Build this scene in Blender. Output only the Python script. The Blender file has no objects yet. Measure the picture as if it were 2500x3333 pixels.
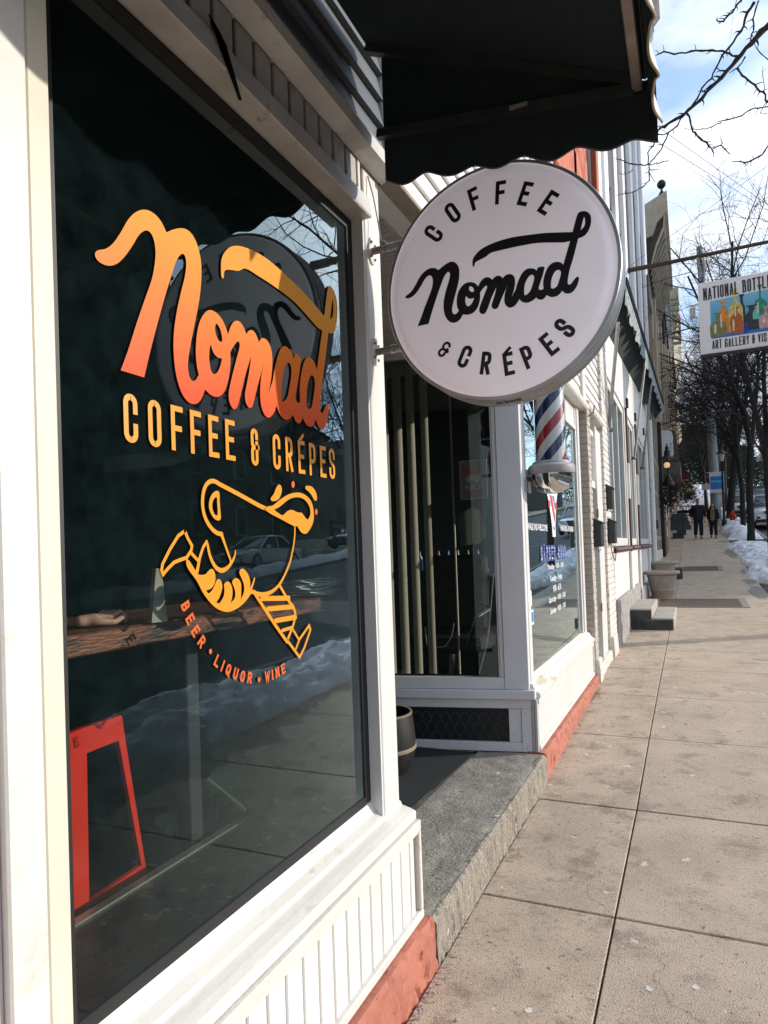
import bpy, math, random
from mathutils import Vector, Matrix, noise
from mathutils.geometry import tessellate_polygon
R = math.radians
sc = bpy.context.scene
COL = sc.collection
ZS = 1.5                      # everything is authored with z = 0 at eye height and lifted by this at the end

# ---------------------------------------------------------------- camera
YAW, PIT, ROL, FOC, SHY = R(24.34), R(.94), R(-2.0), 2205.0, 92.5
_f = Vector((-math.sin(YAW)*math.cos(PIT), math.cos(YAW)*math.cos(PIT), math.sin(PIT)))
_r = Vector((math.cos(YAW), math.sin(YAW), 0)); _u = _r.cross(_f)
CR = math.cos(ROL)*_r + math.sin(ROL)*_u; CU = -math.sin(ROL)*_r + math.cos(ROL)*_u; CF = _f
cd = bpy.data.cameras.new('camera'); cam = bpy.data.objects.new('camera', cd); COL.objects.link(cam)
cam.matrix_world = Matrix(((CR.x, CU.x, -CF.x, 0), (CR.y, CU.y, -CF.y, 0), (CR.z, CU.z, -CF.z, ZS), (0, 0, 0, 1)))
cd.sensor_fit = 'HORIZONTAL'; cd.sensor_width = 36; cd.lens = 36*FOC/2500; cd.shift_y = SHY/2500
cd.clip_start = .05; cd.clip_end = 3000
sc.camera = cam

# ---------------------------------------------------------------- sky, sun, exposure
SAZ, SEL = R(30), R(16.8)                    # sun: 30 degrees from +x towards +y
SUN = Vector((math.cos(SEL)*math.cos(SAZ), math.cos(SEL)*math.sin(SAZ), math.sin(SEL)))
w = bpy.data.worlds.new('World'); sc.world = w; w.use_nodes = True
nt = w.node_tree; nt.nodes.clear()
N = nt.nodes.new
out = N('ShaderNodeOutputWorld'); bg = N('ShaderNodeBackground'); sky = N('ShaderNodeTexSky')
sky.sky_type = 'NISHITA'; sky.sun_disc = False; sky.sun_elevation = SEL; sky.sun_rotation = R(90) - SAZ
sky.air_density = 1.0; sky.dust_density = .6; sky.ozone_density = 1.4
tc = N('ShaderNodeTexCoord'); mp = N('ShaderNodeMapping'); mp.inputs['Scale'].default_value = (1.0, 1.0, 2.6)
mp.inputs['Location'].default_value = (1.7, 3.1, .6)
n1 = N('ShaderNodeTexNoise'); n1.inputs['Scale'].default_value = 2.3; n1.inputs['Detail'].default_value = 9; n1.inputs['Roughness'].default_value = .52
n1.inputs['Distortion'].default_value = .35
cr = N('ShaderNodeValToRGB'); cr.color_ramp.elements[0].position = .41; cr.color_ramp.elements[1].position = .56
n2 = N('ShaderNodeTexNoise'); n2.inputs['Scale'].default_value = 5.5; n2.inputs['Detail'].default_value = 8
cc = N('ShaderNodeMix'); cc.data_type = 'RGBA'; cc.inputs['A'].default_value = (6.6, 7.0, 7.9, 1); cc.inputs['B'].default_value = (7.7, 7.9, 8.3, 1)
mx = N('ShaderNodeMix'); mx.data_type = 'RGBA'
sb = N('ShaderNodeVectorMath'); sb.operation = 'MULTIPLY_ADD'; sb.inputs[1].default_value = (.9, .95, 1.05); sb.inputs[2].default_value = (1.7, 2.3, 3.0)
L = nt.links.new
L(tc.outputs['Generated'], mp.inputs['Vector']); L(mp.outputs['Vector'], n1.inputs['Vector']); L(mp.outputs['Vector'], n2.inputs['Vector'])
L(n1.outputs['Fac'], cr.inputs['Fac']); L(n2.outputs['Fac'], cc.inputs['Factor']); L(sky.outputs['Color'], sb.inputs[0])
L(cr.outputs['Color'], mx.inputs['Factor']); L(sb.outputs['Vector'], mx.inputs['A']); L(cc.outputs['Result'], mx.inputs['B'])
# clouds and haze glow towards the sun
vd = N('ShaderNodeVectorMath'); vd.operation = 'DOT_PRODUCT'; vd.inputs[1].default_value = tuple(SUN); L(tc.outputs['Generated'], vd.inputs[0])
pw3 = N('ShaderNodeMath'); pw3.operation = 'POWER'; mx0 = N('ShaderNodeMath'); mx0.operation = 'MAXIMUM'; mx0.inputs[1].default_value = 0; L(vd.outputs['Value'], mx0.inputs[0]); L(mx0.outputs[0], pw3.inputs[0]); pw3.inputs[1].default_value = 3
ma = N('ShaderNodeMath'); ma.operation = 'MULTIPLY_ADD'; ma.inputs[1].default_value = 1.5; ma.inputs[2].default_value = .90; L(pw3.outputs[0], ma.inputs[0])
vs_ = N('ShaderNodeVectorMath'); vs_.operation = 'SCALE'; L(mx.outputs['Result'], vs_.inputs[0]); L(ma.outputs[0], vs_.inputs['Scale'])
L(vs_.outputs['Vector'], bg.inputs['Color']); bg.inputs['Strength'].default_value = .11
L(bg.outputs['Background'], out.inputs['Surface'])
sd = bpy.data.lights.new('sun', 'SUN'); sd.energy = 3.0; sd.angle = R(.5); sd.color = (1, .93, .83)
so = bpy.data.objects.new('sun', sd); COL.objects.link(so); so.location = (20, 12, 20)
so.rotation_euler = SUN.to_track_quat('Z', 'Y').to_euler()
sc.view_settings.view_transform = 'Standard'; sc.view_settings.look = 'None'; sc.view_settings.gamma = 1
sc.view_settings.exposure = .38
try: sc.view_settings.use_curve_mapping = False
except Exception: pass
sc.cycles.max_bounces = 7; sc.cycles.transparent_max_bounces = 12; sc.cycles.caustics_reflective = False; sc.cycles.caustics_refractive = False
sc.cycles.sample_clamp_indirect = 4

# ---------------------------------------------------------------- geometry helpers
def ray(px, py):
    return CR*((px-1250)/FOC) + CU*((1666.5+SHY-py)/FOC) + CF
def at(px, py, x=None, y=None, z=None):
    r = ray(px, py); t = x/r.x if x is not None else (y/r.y if y is not None else z/r.z)
    return r*t
KN = [(-30, -1.55), (-8, -1.5), (4.1, -1.5), (5.3, -1.45), (7, -1.40), (11, -1.33), (15.5, -1.18), (20, -.97), (33, .08), (60, 2.3), (100, 5.5), (200, 13), (400, 27), (900, 45)]
def zg(y):
    for (a, b), (c, d) in zip(KN, KN[1:]):
        if y <= c: return b + (d-b)*(max(y, a)-a)/(c-a)
    return KN[-1][1]
ORG = {}
class MB:
    def __init__(s): s.v = []; s.f = []
    def add(s, vs, fs):
        o = len(s.v); s.v += [tuple(v) for v in vs]; s.f += [tuple(i+o for i in f) for f in fs]; return s
    def box(s, x0, y0, z0, x1, y1, z1, T=None):
        vs = [Vector(p) for p in ((x0,y0,z0),(x1,y0,z0),(x1,y1,z0),(x0,y1,z0),(x0,y0,z1),(x1,y0,z1),(x1,y1,z1),(x0,y1,z1))]
        if T: vs = [T @ v for v in vs]
        return s.add(vs, [(0,3,2,1),(4,5,6,7),(0,1,5,4),(1,2,6,5),(2,3,7,6),(3,0,4,7)])
    def bev(s, x0, y0, z0, x1, y1, z1, b=.004, T=None):          # box with chamfered edges
        x0, x1 = min(x0, x1), max(x0, x1); y0, y1 = min(y0, y1), max(y0, y1); z0, z1 = min(z0, z1), max(z0, z1)
        b = min(b, (x1-x0)/3, (y1-y0)/3, (z1-z0)/3)
        vs = []; 
        for X, sx in ((x0, 1), (x1, -1)):
            for Y, sy in ((y0, 1), (y1, -1)):
                for Z, sz in ((z0, 1), (z1, -1)):
                    vs += [Vector((X, Y+sy*b, Z+sz*b)), Vector((X+sx*b, Y, Z+sz*b)), Vector((X+sx*b, Y+sy*b, Z))]
        if T: vs = [T @ v for v in vs]
        c = lambda i, j, k: (i*4+j*2+k)*3
        F = []
        F += [(c(0,0,0), c(0,0,1), c(0,1,1), c(0,1,0)), (c(1,0,0), c(1,1,0), c(1,1,1), c(1,0,1))]
        F += [(c(0,0,0)+1, c(1,0,0)+1, c(1,0,1)+1, c(0,0,1)+1), (c(0,1,0)+1, c(0,1,1)+1, c(1,1,1)+1, c(1,1,0)+1)]
        F += [(c(0,0,0)+2, c(0,1,0)+2, c(1,1,0)+2, c(1,0,0)+2), (c(0,0,1)+2, c(1,0,1)+2, c(1,1,1)+2, c(0,1,1)+2)]
        for k in (0, 1):
            for j in (0, 1): F.append((c(0,j,k)+1, c(0,j,k)+2, c(1,j,k)+2, c(1,j,k)+1))
            for i in (0, 1): F.append((c(i,0,k)+0, c(i,1,k)+0, c(i,1,k)+2, c(i,0,k)+2))
        for i in (0, 1):
            for j in (0, 1): F.append((c(i,j,0)+0, c(i,j,0)+1, c(i,j,1)+1, c(i,j,1)+0))
        for i in (0, 1):
            for j in (0, 1):
                for k in (0, 1): F.append((c(i,j,k), c(i,j,k)+1, c(i,j,k)+2))
        return s.add(vs, F)
    def prism(s, prof, a, b, axis='y', cap=True):               # 2-D profile swept along an axis; prof (x,z) for y, (y,z) for x, (x,y) for z
        n = len(prof)
        def P(p, t): return {'y': (p[0], t, p[1]), 'x': (t, p[0], p[1]), 'z': (p[0], p[1], t)}[axis]
        vs = [P(p, a) for p in prof] + [P(p, b) for p in prof]
        fs = [(i, (i+1) % n, (i+1) % n+n, i+n) for i in range(n)]
        if cap: fs += [tuple(range(n-1, -1, -1)), tuple(range(n, 2*n))]
        return s.add(vs, fs)
    def tube(s, pts, rad, n=8, cap=True, closed=False):
        pts = [Vector(p) for p in pts]; m = len(pts)
        if not isinstance(rad, (list, tuple)): rad = [rad]*m
        up = None; base = len(s.v); 
        for i, p in enumerate(pts):
            d = (pts[min(i+1, m-1)] - pts[max(i-1, 0)])
            if d.length < 1e-9: d = Vector((0, 0, 1))
            d.normalize()
            if up is None: up = d.orthogonal().normalized()
            else:
                up = up - d*up.dot(d)
                up = up.normalized() if up.length > 1e-6 else d.orthogonal().normalized()
            q = d.cross(up)
            for k in range(n):
                a = 2*math.pi*k/n; s.v.append(tuple(p + (up*math.cos(a) + q*math.sin(a))*rad[i]))
        for i in range(m-1):
            for k in range(n):
                k2 = (k+1) % n; s.f.append((base+i*n+k, base+i*n+k2, base+(i+1)*n+k2, base+(i+1)*n+k))
        if cap: s.f.append(tuple(base+k for k in range(n-1, -1, -1))); s.f.append(tuple(base+(m-1)*n+k for k in range(n)))
        return s
    def lathe(s, prof, c=(0, 0, 0), n=32, axis='z', sx=1, sy=1):       # prof: (radius, height)
        c = Vector(c); base = len(s.v); m = len(prof)
        for r, h in prof:
            for k in range(n):
                a = 2*math.pi*k/n; u, v = r*math.cos(a)*sx, r*math.sin(a)*sy
                p = {'z': (u, v, h), 'y': (u, h, v), 'x': (h, u, v)}[axis]
                s.v.append(tuple(c+Vector(p)))
        for i in range(m-1):
            for k in range(n):
                k2 = (k+1) % n; q = (base+i*n+k, base+i*n+k2, base+(i+1)*n+k2, base+(i+1)*n+k)
                s.f.append(q if axis != 'y' else q[::-1])
        return s
    def quad(s, *p): return s.add(p, [tuple(range(len(p)))])
def mesh(mb, org=Vector((0, 0, 0)), name='mesh', smooth=False, mat=None):
    me = bpy.data.meshes.new(name)
    me.from_pydata([(v[0]-org[0], v[1]-org[1], v[2]-org[2]) for v in mb.v], [], mb.f)
    if mat: me.materials.append(mat)
    if smooth:
        me.polygons.foreach_set('use_smooth', [True]*len(me.polygons))
        try: me.set_sharp_from_angle(angle=R(38))
        except Exception: pass
    me.update(); return me
def part(name, mb, mat, parent, smooth=False, label=None, kind=None, local=False):
    org = Vector((0, 0, 0)) if local else ORG.get(parent.name, Vector((0, 0, 0)))
    o = bpy.data.objects.new(name, mesh(mb, org, name, smooth, mat)); COL.objects.link(o); o.parent = parent
    ORG[o.name] = org
    if label: o['label'] = label
    if kind: o['kind'] = kind
    return o
def piece(name, me, parent, loc, rot=None, scale=None):              # one of many alike pieces, mesh data shared
    o = bpy.data.objects.new(name, me); COL.objects.link(o); o.parent = parent
    o.location = Vector(loc) - ORG.get(parent.name, Vector((0, 0, 0)))
    if rot: o.rotation_euler = rot
    if scale: o.scale = scale
    return o
def thing(name, label, cat, loc=(0, 0, 0), group=None, rz=0):
    o = bpy.data.objects.new(name, None); COL.objects.link(o); o.location = loc; o.rotation_euler = (0, 0, rz)
    o.empty_display_size = .2
    o['label'] = label; o['category'] = cat
    if group: o['group'] = group
    ORG[o.name] = Vector(loc); return o
def single(name, mb, mat, label, cat, loc=(0, 0, 0), smooth=False, group=None, kind=None):
    o = bpy.data.objects.new(name, mesh(mb, Vector(loc), name, smooth, mat)); COL.objects.link(o); o.location = loc
    if label: o['label'] = label
    if cat: o['category'] = cat
    if group: o['group'] = group
    if kind: o['kind'] = kind
    ORG[o.name] = Vector(loc); return o
def struct(name, mb, mat, smooth=False, label=None):
    o = single(name, mb, mat, label, None, smooth=smooth, kind='structure'); return o
def kids(o): return [c for c in bpy.data.objects if c.parent == o]
def dup(root, loc, rz=None, label=None, scale=None, ks=None):
    r = root.copy(); COL.objects.link(r); r.location = loc
    if rz is not None: r.rotation_euler = (0, 0, rz)
    if scale: r.scale = scale
    if label: r['label'] = label
    for ch in (ks if ks is not None else kids(root)):
        c = ch.copy(); COL.objects.link(c); c.parent = r
        for g in kids(ch):
            d = g.copy(); COL.objects.link(d); d.parent = c
    return r
# ---- flat shapes: smoothed outlines, ribbons and a small stroke alphabet
def smooth_loop(pts, k=5, closed=True):
    n = len(pts); res = []
    P = [Vector(p[:2]) for p in pts]; C = [len(p) > 2 and p[2] == 1 for p in pts]
    if not closed: C[0] = C[-1] = True
    def tan(i, out):
        if C[i]:
            j = (i+1) % n if out else (i-1) % n
            d = (P[j]-P[i]) if out else (P[i]-P[j])
        else: d = P[(i+1) % n]-P[(i-1) % n]
        return d.normalized() if d.length > 1e-9 else d
    for i in range(n if closed else n-1):
        j = (i+1) % n; a, b = P[i], P[j]; l = (b-a).length; t0, t1 = tan(i, True)*l, tan(j, False)*l
        for q in range(k):
            t = q/k; t2, t3 = t*t, t*t*t
            res.append(a*(2*t3-3*t2+1) + t0*(t3-2*t2+t) + b*(-2*t3+3*t2) + t1*(t3-t2))
    if not closed: res.append(P[-1])
    return res
def fill2d(mb, loops, mapf, k=5, off=0):
    ls = [smooth_loop(l, k) for l in loops]
    flat = [p for l in ls for p in l]
    tris = tessellate_polygon([[Vector((p.x, p.y, 0)) for p in l] for l in ls])
    o = len(mb.v); mb.v += [tuple(mapf(p.x, p.y, off)) for p in flat]; mb.f += [tuple(i+o for i in t) for t in tris]
def ribbon(mb, pts, hws, mapf, off=0, cap='round', closed=False):
    P = [Vector(p) for p in pts]; n = len(P); Lf, Rt = [], []
    for i in range(n):
        a = P[i]-P[i-1] if (i > 0 or closed) else P[1]-P[0]
        b = P[(i+1) % n]-P[i] if (i < n-1 or closed) else P[-1]-P[-2]
        if a.length < 1e-9: a = b
        if b.length < 1e-9: b = a
        a.normalize(); b.normalize(); na, nb = Vector((-a.y, a.x)), Vector((-b.y, b.x)); m = na+nb
        m = m.normalized() if m.length > .2 else na
        h = hws[i]/max(.35, m.dot(na)); e = Vector((0, 0))
        if cap == 'square' and not closed: e = -a*hws[i] if i == 0 else (b*hws[i] if i == n-1 else e)
        Lf.append(P[i]+m*h+e); Rt.append(P[i]-m*h+e)
    o = len(mb.v); mb.v += [tuple(mapf(p.x, p.y, off)) for p in Lf+Rt]
    for i in range(n if closed else n-1):
        j = (i+1) % n; mb.f.append((o+i, o+n+i, o+n+j, o+j))
    if cap == 'round' and not closed:
        for i, sgn in ((0, -1), (n-1, 1)):
            d = (P[1]-P[0] if i == 0 else P[-1]-P[-2]).normalized()*sgn; q = Vector((-d.y, d.x)); o = len(mb.v)
            for t in range(7):
                a = math.pi*t/6; p = P[i]+(q*math.cos(a)+d*math.sin(a))*hws[i]; mb.v.append(tuple(mapf(p.x, p.y, off)))
            mb.f.append(tuple(range(o, o+7)))
_A = {  # strokes on a unit box; 'c' closed, 'r' rounded corners
 'A': [('', [(0,0),(.5,1),(1,0)]), ('', [(.2,.3),(.8,.3)])], 'B': [('r', [(0,.53),(.9,.53),(.9,1),(0,1)]), ('r', [(0,0),(1,0),(1,.53),(.5,.53)]), ('', [(0,0),(0,1)])],
 'C': [('r', [(1,.68),(1,1),(0,1),(0,0),(1,0),(1,.32)])], 'D': [('r', [(0,0),(1,0),(1,1),(0,1)]), ('', [(0,0),(0,1)])],
 'E': [('', [(1,1),(0,1),(0,0),(1,0)]), ('', [(0,.52),(.82,.52)])], 'F': [('', [(1,1),(0,1),(0,0)]), ('', [(0,.5),(.85,.5)])],
 'G': [('r', [(1,.72),(1,1),(0,1),(0,0),(1,0),(1,.45)]), ('', [(.55,.45),(1,.45)])], 'H': [('', [(0,0),(0,1)]), ('', [(1,0),(1,1)]), ('', [(0,.5),(1,.5)])],
 'I': [('', [(.5,0),(.5,1)])], 'K': [('', [(0,0),(0,1)]), ('', [(1,1),(.1,.45)]), ('', [(.35,.6),(1,0)])], 'L': [('', [(0,1),(0,0),(1,0)])],
 'M': [('', [(0,0),(0,1),(.5,.3),(1,1),(1,0)])], 'N': [('', [(0,0),(0,1)]), ('', [(0,1),(1,0)]), ('', [(1,0),(1,1)])], 'O': [('cr', [(0,0),(0,1),(1,1),(1,0)])],
 'P': [('', [(0,0),(0,1)]), ('r', [(0,1),(1,1),(1,.43),(0,.43)])], 'Q': [('cr', [(0,0),(0,1),(1,1),(1,0)]), ('', [(.55,.25),(1.05,-.1)])],
 'R': [('', [(0,0),(0,1)]), ('r', [(0,1),(1,1),(1,.48),(0,.48)]), ('', [(.5,.48),(1,0)])], 'S': [('r', [(1,.72),(1,1),(0,1),(0,.55),(1,.45),(1,0),(0,0),(0,.28)])],
 'T': [('', [(0,1),(1,1)]), ('', [(.5,0),(.5,1)])], 'U': [('r', [(0,1),(0,0),(1,0),(1,1)])], 'V': [('', [(0,1),(.5,0),(1,1)])],
 'W': [('', [(0,1),(.25,0),(.5,.8),(.75,0),(1,1)])], 'Y': [('', [(0,1),(.5,.5),(1,1)]), ('', [(.5,.5),(.5,0)])], 'Z': [('', [(0,1),(1,1),(0,0),(1,0)])],
 '&': [('r', [(1,.5),(0,.5),(0,0),(.8,0),(.8,.62)]), ('r', [(.3,.52),(0,.52),(0,1),(.8,1),(.8,.8)])], '-': [('', [(.1,.5),(.9,.5)])],
 "'": [('', [(.3,1.2),(.9,1.38)])],
}
def rounded(pts, rr, closed):
    out = []; n = len(pts); P = [Vector(p) for p in pts]
    for i in range(n):
        if not closed and i in (0, n-1): out.append(P[i]); continue
        a, p, b = P[i-1], P[i], P[(i+1) % n]; u, v = a-p, b-p
        ra = min(rr, u.length*.5 if (closed or 0 < i-1) else u.length, v.length*.5 if (closed or i+1 < n-1) else v.length)
        s, e = p+u.normalized()*ra, p+v.normalized()*ra
        for t in range(7):
            t /= 6; w2 = t
            # circular-ish corner
            q = (1-w2)**2*s + 2*w2*(1-w2)*(p*.82+(s+e)*.09) + w2**2*e; out.append(q)
    return out
def glyph(mb, ch, mapf, w, h, hw, off0=0, doff=1.2e-4):
    if ch == '.':
        o = len(mb.v)
        for t in range(14):
            a = 2*math.pi*t/14; mb.v.append(tuple(mapf(w/2+math.cos(a)*hw*1.5, h/2+math.sin(a)*hw*1.5, off0)))
        mb.f.append(tuple(range(o, o+14))); return
    for k, (fl, pts) in enumerate(_A.get(ch, [])):
        q = [Vector((hw+p[0]*(w-2*hw), hw+p[1]*(h-2*hw))) for p in pts]
        cl = 'c' in fl
        if 'r' in fl: q = rounded(q, (w-2*hw)*.5, cl)
        ribbon(mb, q, [hw]*len(q), mapf, off0+k*doff, 'square', cl)
def line_text(mb, s, mapf, h, w, hw, gap, u0=0, v0=0, space=None):
    u = u0
    for k, ch in enumerate(s):
        if ch == ' ': u += (space or w); continue
        ww = w*(.35 if ch == 'I' else 1.35 if ch in 'MW' else .6 if ch in '.-' else 1)
        if ch == 'I': ww = 2.05*hw
        glyph(mb, ch, lambda a, b, o, u=u: mapf(a+u, b+v0, o), ww, h, hw)
        u += ww+gap
    return u
def plane(o, ex, ey, en):
    o, ex, ey, en = Vector(o), Vector(ex), Vector(ey), Vector(en)
    return lambda u, v, k=0: o+ex*u+ey*v+en*k
def font_mesh(mb, s, mapf, size, sx=1, bold=0):
    c = bpy.data.curves.new('t', 'FONT'); c.body = s; c.size = size; c.offset = bold; c.resolution_u = 2; c.align_x = 'CENTER'
    o = bpy.data.objects.new('t', c); me = o.to_mesh()
    b = len(mb.v); mb.v += [tuple(mapf(v.co.x*sx, v.co.y, 0)) for v in me.vertices]; mb.f += [tuple(i+b for i in p.vertices) for p in me.polygons]
    o.to_mesh_clear(); bpy.data.objects.remove(o); bpy.data.curves.remove(c)

# ---------------------------------------------------------------- materials
MATS = {}
def M(name, col, rough=.6, var=.12, scale=6, bump=0, bscale=80, metal=0, spec=.4, col2=None, thr=None, stretch=(1, 1, 1), coat=0, col3=None, thr3=.62, scale3=20, soft=.08, detail=6):
    """noise-varied paint: col with +-var; col2 shows where a second noise passes thr (wear, dirt); col3 fine specks"""
    if name in MATS: return MATS[name]
    m = bpy.data.materials.new(name); m.use_nodes = True; t = m.node_tree; b = t.nodes['Principled BSDF']; n = t.nodes.new; l = t.links.new
    g = n('ShaderNodeNewGeometry'); mp = n('ShaderNodeMapping'); mp.inputs['Scale'].default_value = stretch; l(g.outputs['Position'], mp.inputs['Vector'])
    ns = n('ShaderNodeTexNoise'); ns.inputs['Scale'].default_value = scale; ns.inputs['Detail'].default_value = detail; ns.inputs['Roughness'].default_value = .6; l(mp.outputs[0], ns.inputs['Vector'])
    mx = n('ShaderNodeMix'); mx.data_type = 'RGBA'
    mx.inputs['A'].default_value = (*[max(0, c*(1-var)) for c in col], 1); mx.inputs['B'].default_value = (*[min(1, c*(1+var)) for c in col], 1)
    rm = n('ShaderNodeMapRange'); rm.inputs[1].default_value = .3; rm.inputs[2].default_value = .7; l(ns.outputs['Fac'], rm.inputs[0]); l(rm.outputs[0], mx.inputs['Factor'])
    last = mx.outputs['Result']
    def layer(last, c2, th, scl, seed):
        n2 = n('ShaderNodeTexNoise'); n2.inputs['Scale'].default_value = scl; n2.inputs['Detail'].default_value = 9; n2.inputs['Roughness'].default_value = .68
        ad = n('ShaderNodeVectorMath'); ad.inputs[1].default_value = (seed, seed*2, seed*.5); l(mp.outputs[0], ad.inputs[0]); l(ad.outputs[0], n2.inputs['Vector'])
        r2 = n('ShaderNodeMapRange'); r2.inputs[1].default_value = th; r2.inputs[2].default_value = th+soft; l(n2.outputs['Fac'], r2.inputs[0])
        m2 = n('ShaderNodeMix'); m2.data_type = 'RGBA'; l(r2.outputs[0], m2.inputs['Factor']); l(last, m2.inputs['A']); m2.inputs['B'].default_value = (*c2, 1)
        return m2.outputs['Result']
    if col2: last = layer(last, col2, thr or .6, scale*1.7, 7.3)
    if col3: last = layer(last, col3, thr3, scale3, 3.1)
    l(last, b.inputs['Base Color']); b.inputs['Roughness'].default_value = rough; b.inputs['Metallic'].default_value = metal
    b.inputs['Specular IOR Level'].default_value = spec
    if coat: b.inputs['Coat Weight'].default_value = coat; b.inputs['Coat Roughness'].default_value = .05
    if bump:
        nb = n('ShaderNodeTexNoise'); nb.inputs['Scale'].default_value = bscale; nb.inputs['Detail'].default_value = 8; l(mp.outputs[0], nb.inputs['Vector'])
        bp = n('ShaderNodeBump'); bp.inputs['Strength'].default_value = bump; bp.inputs['Distance'].default_value = .01; l(nb.outputs['Fac'], bp.inputs['Height']); l(bp.outputs[0], b.inputs['Normal'])
    MATS[name] = m; return m
def glass(name, tint=(.7, .78, .75), boost=1.9, dust=.02, dcol=(.35, .42, .38), rough=0.0, wav=.0, base=0.0):
    if name in MATS: return MATS[name]
    m = bpy.data.materials.new(name); m.use_nodes = True; t = m.node_tree; t.nodes.clear(); n = t.nodes.new; l = t.links.new
    o = n('ShaderNodeOutputMaterial'); tr = n('ShaderNodeBsdfTransparent'); tr.inputs[0].default_value = (*tint, 1)
    gl = n('ShaderNodeBsdfGlossy'); gl.inputs['Roughness'].default_value = rough; gl.inputs[0].default_value = (.78, .95, 1.0, 1)
    fr = n('ShaderNodeFresnel'); fr.inputs['IOR'].default_value = 1.5
    mu = n('ShaderNodeMath'); mu.operation = 'MULTIPLY_ADD'; mu.inputs[1].default_value = boost; mu.inputs[2].default_value = base; mu.use_clamp = True; l(fr.outputs[0], mu.inputs[0])
    mx = n('ShaderNodeMixShader'); l(mu.outputs[0], mx.inputs[0]); l(tr.outputs[0], mx.inputs[1]); l(gl.outputs[0], mx.inputs[2])
    df = n('ShaderNodeBsdfDiffuse'); df.inputs[0].default_value = (*dcol, 1)
    g = n('ShaderNodeNewGeometry'); ns = n('ShaderNodeTexNoise'); ns.inputs['Scale'].default_value = 14; ns.inputs['Detail'].default_value = 10; ns.inputs['Roughness'].default_value = .75; l(g.outputs['Position'], ns.inputs['Vector'])
    mr = n('ShaderNodeMapRange'); mr.inputs[1].default_value = .35; mr.inputs[2].default_value = .75; mr.inputs[3].default_value = dust*.4; mr.inputs[4].default_value = dust*2; l(ns.outputs['Fac'], mr.inputs[0])
    n3 = n('ShaderNodeTexNoise'); n3.inputs['Scale'].default_value = 120; n3.inputs['Detail'].default_value = 2; l(g.outputs['Position'], n3.inputs['Vector'])
    m3 = n('ShaderNodeMapRange'); m3.inputs[1].default_value = .755; m3.inputs[2].default_value = .80; m3.inputs[3].default_value = 0; m3.inputs[4].default_value = .3 if dust > .03 else 0; l(n3.outputs['Fac'], m3.inputs[0])
    ad = n('ShaderNodeMath'); ad.operation = 'ADD'; l(mr.outputs[0], ad.inputs[0]); l(m3.outputs[0], ad.inputs[1])
    m2 = n('ShaderNodeMixShader'); l(ad.outputs[0], m2.inputs[0]); l(mx.outputs[0], m2.inputs[1]); l(df.outputs[0], m2.inputs[2])
    if wav:
        nw = n('ShaderNodeTexNoise'); nw.inputs['Scale'].default_value = 1.6; nw.inputs['Detail'].default_value = 1; l(g.outputs['Position'], nw.inputs['Vector'])
        bp = n('ShaderNodeBump'); bp.inputs['Strength'].default_value = wav; bp.inputs['Distance'].default_value = .02; l(nw.outputs['Fac'], bp.inputs['Height']); l(bp.outputs[0], gl.inputs['Normal'])
    l(m2.outputs[0], o.inputs[0]); MATS[name] = m; return m
def emit(name, col, s):
    m = bpy.data.materials.new(name); m.use_nodes = True; b = m.node_tree.nodes['Principled BSDF']
    b.inputs['Base Color'].default_value = (*col, 1); b.inputs['Emission Color'].default_value = (*col, 1); b.inputs['Emission Strength'].default_value = s; return m
white = M('white_painted_metal', (.69, .66, .61), .42, .06, 3, .12, 40, col2=(.56, .51, .43), thr=.60, col3=(.30, .26, .21), thr3=.68, scale3=50, soft=.1)
white_old = M('weathered_white_paint', (.66, .62, .56), .6, .08, 4, .25, 70, col2=(.46, .39, .31), thr=.60, col3=(.14, .11, .09), thr3=.68, scale3=40)
cream = M('yellowed_white_paint', (.66, .61, .49), .5, .07, 3, .1, 30)
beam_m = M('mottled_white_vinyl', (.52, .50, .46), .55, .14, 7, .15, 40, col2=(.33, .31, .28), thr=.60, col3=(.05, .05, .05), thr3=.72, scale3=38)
sill_m = M('dirty_sill_paint', (.70, .67, .60), .5, .07, 3, .2, 50, col2=(.50, .42, .31), thr=.57, col3=(.13, .10, .075), thr3=.68, scale3=42, stretch=(1, .35, 1))
black = M('black_rubber', (.012, .012, .013), .5, .2)
dark = M('dark_interior', (.018, .022, .021), .7, .3, 3)
concrete = M('sidewalk_concrete', (.50, .395, .29), .9, .17, 3.6, .6, 180, col2=(.31, .24, .18), thr=.52, col3=(.17, .135, .11), thr3=.575, scale3=48, soft=.13)
concrete2 = M('sidewalk_concrete_pale', (.52, .415, .31), .9, .15, 2.4, .6, 180, col2=(.33, .26, .195), thr=.53, col3=(.19, .15, .12), thr3=.58, scale3=52, soft=.14)
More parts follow.
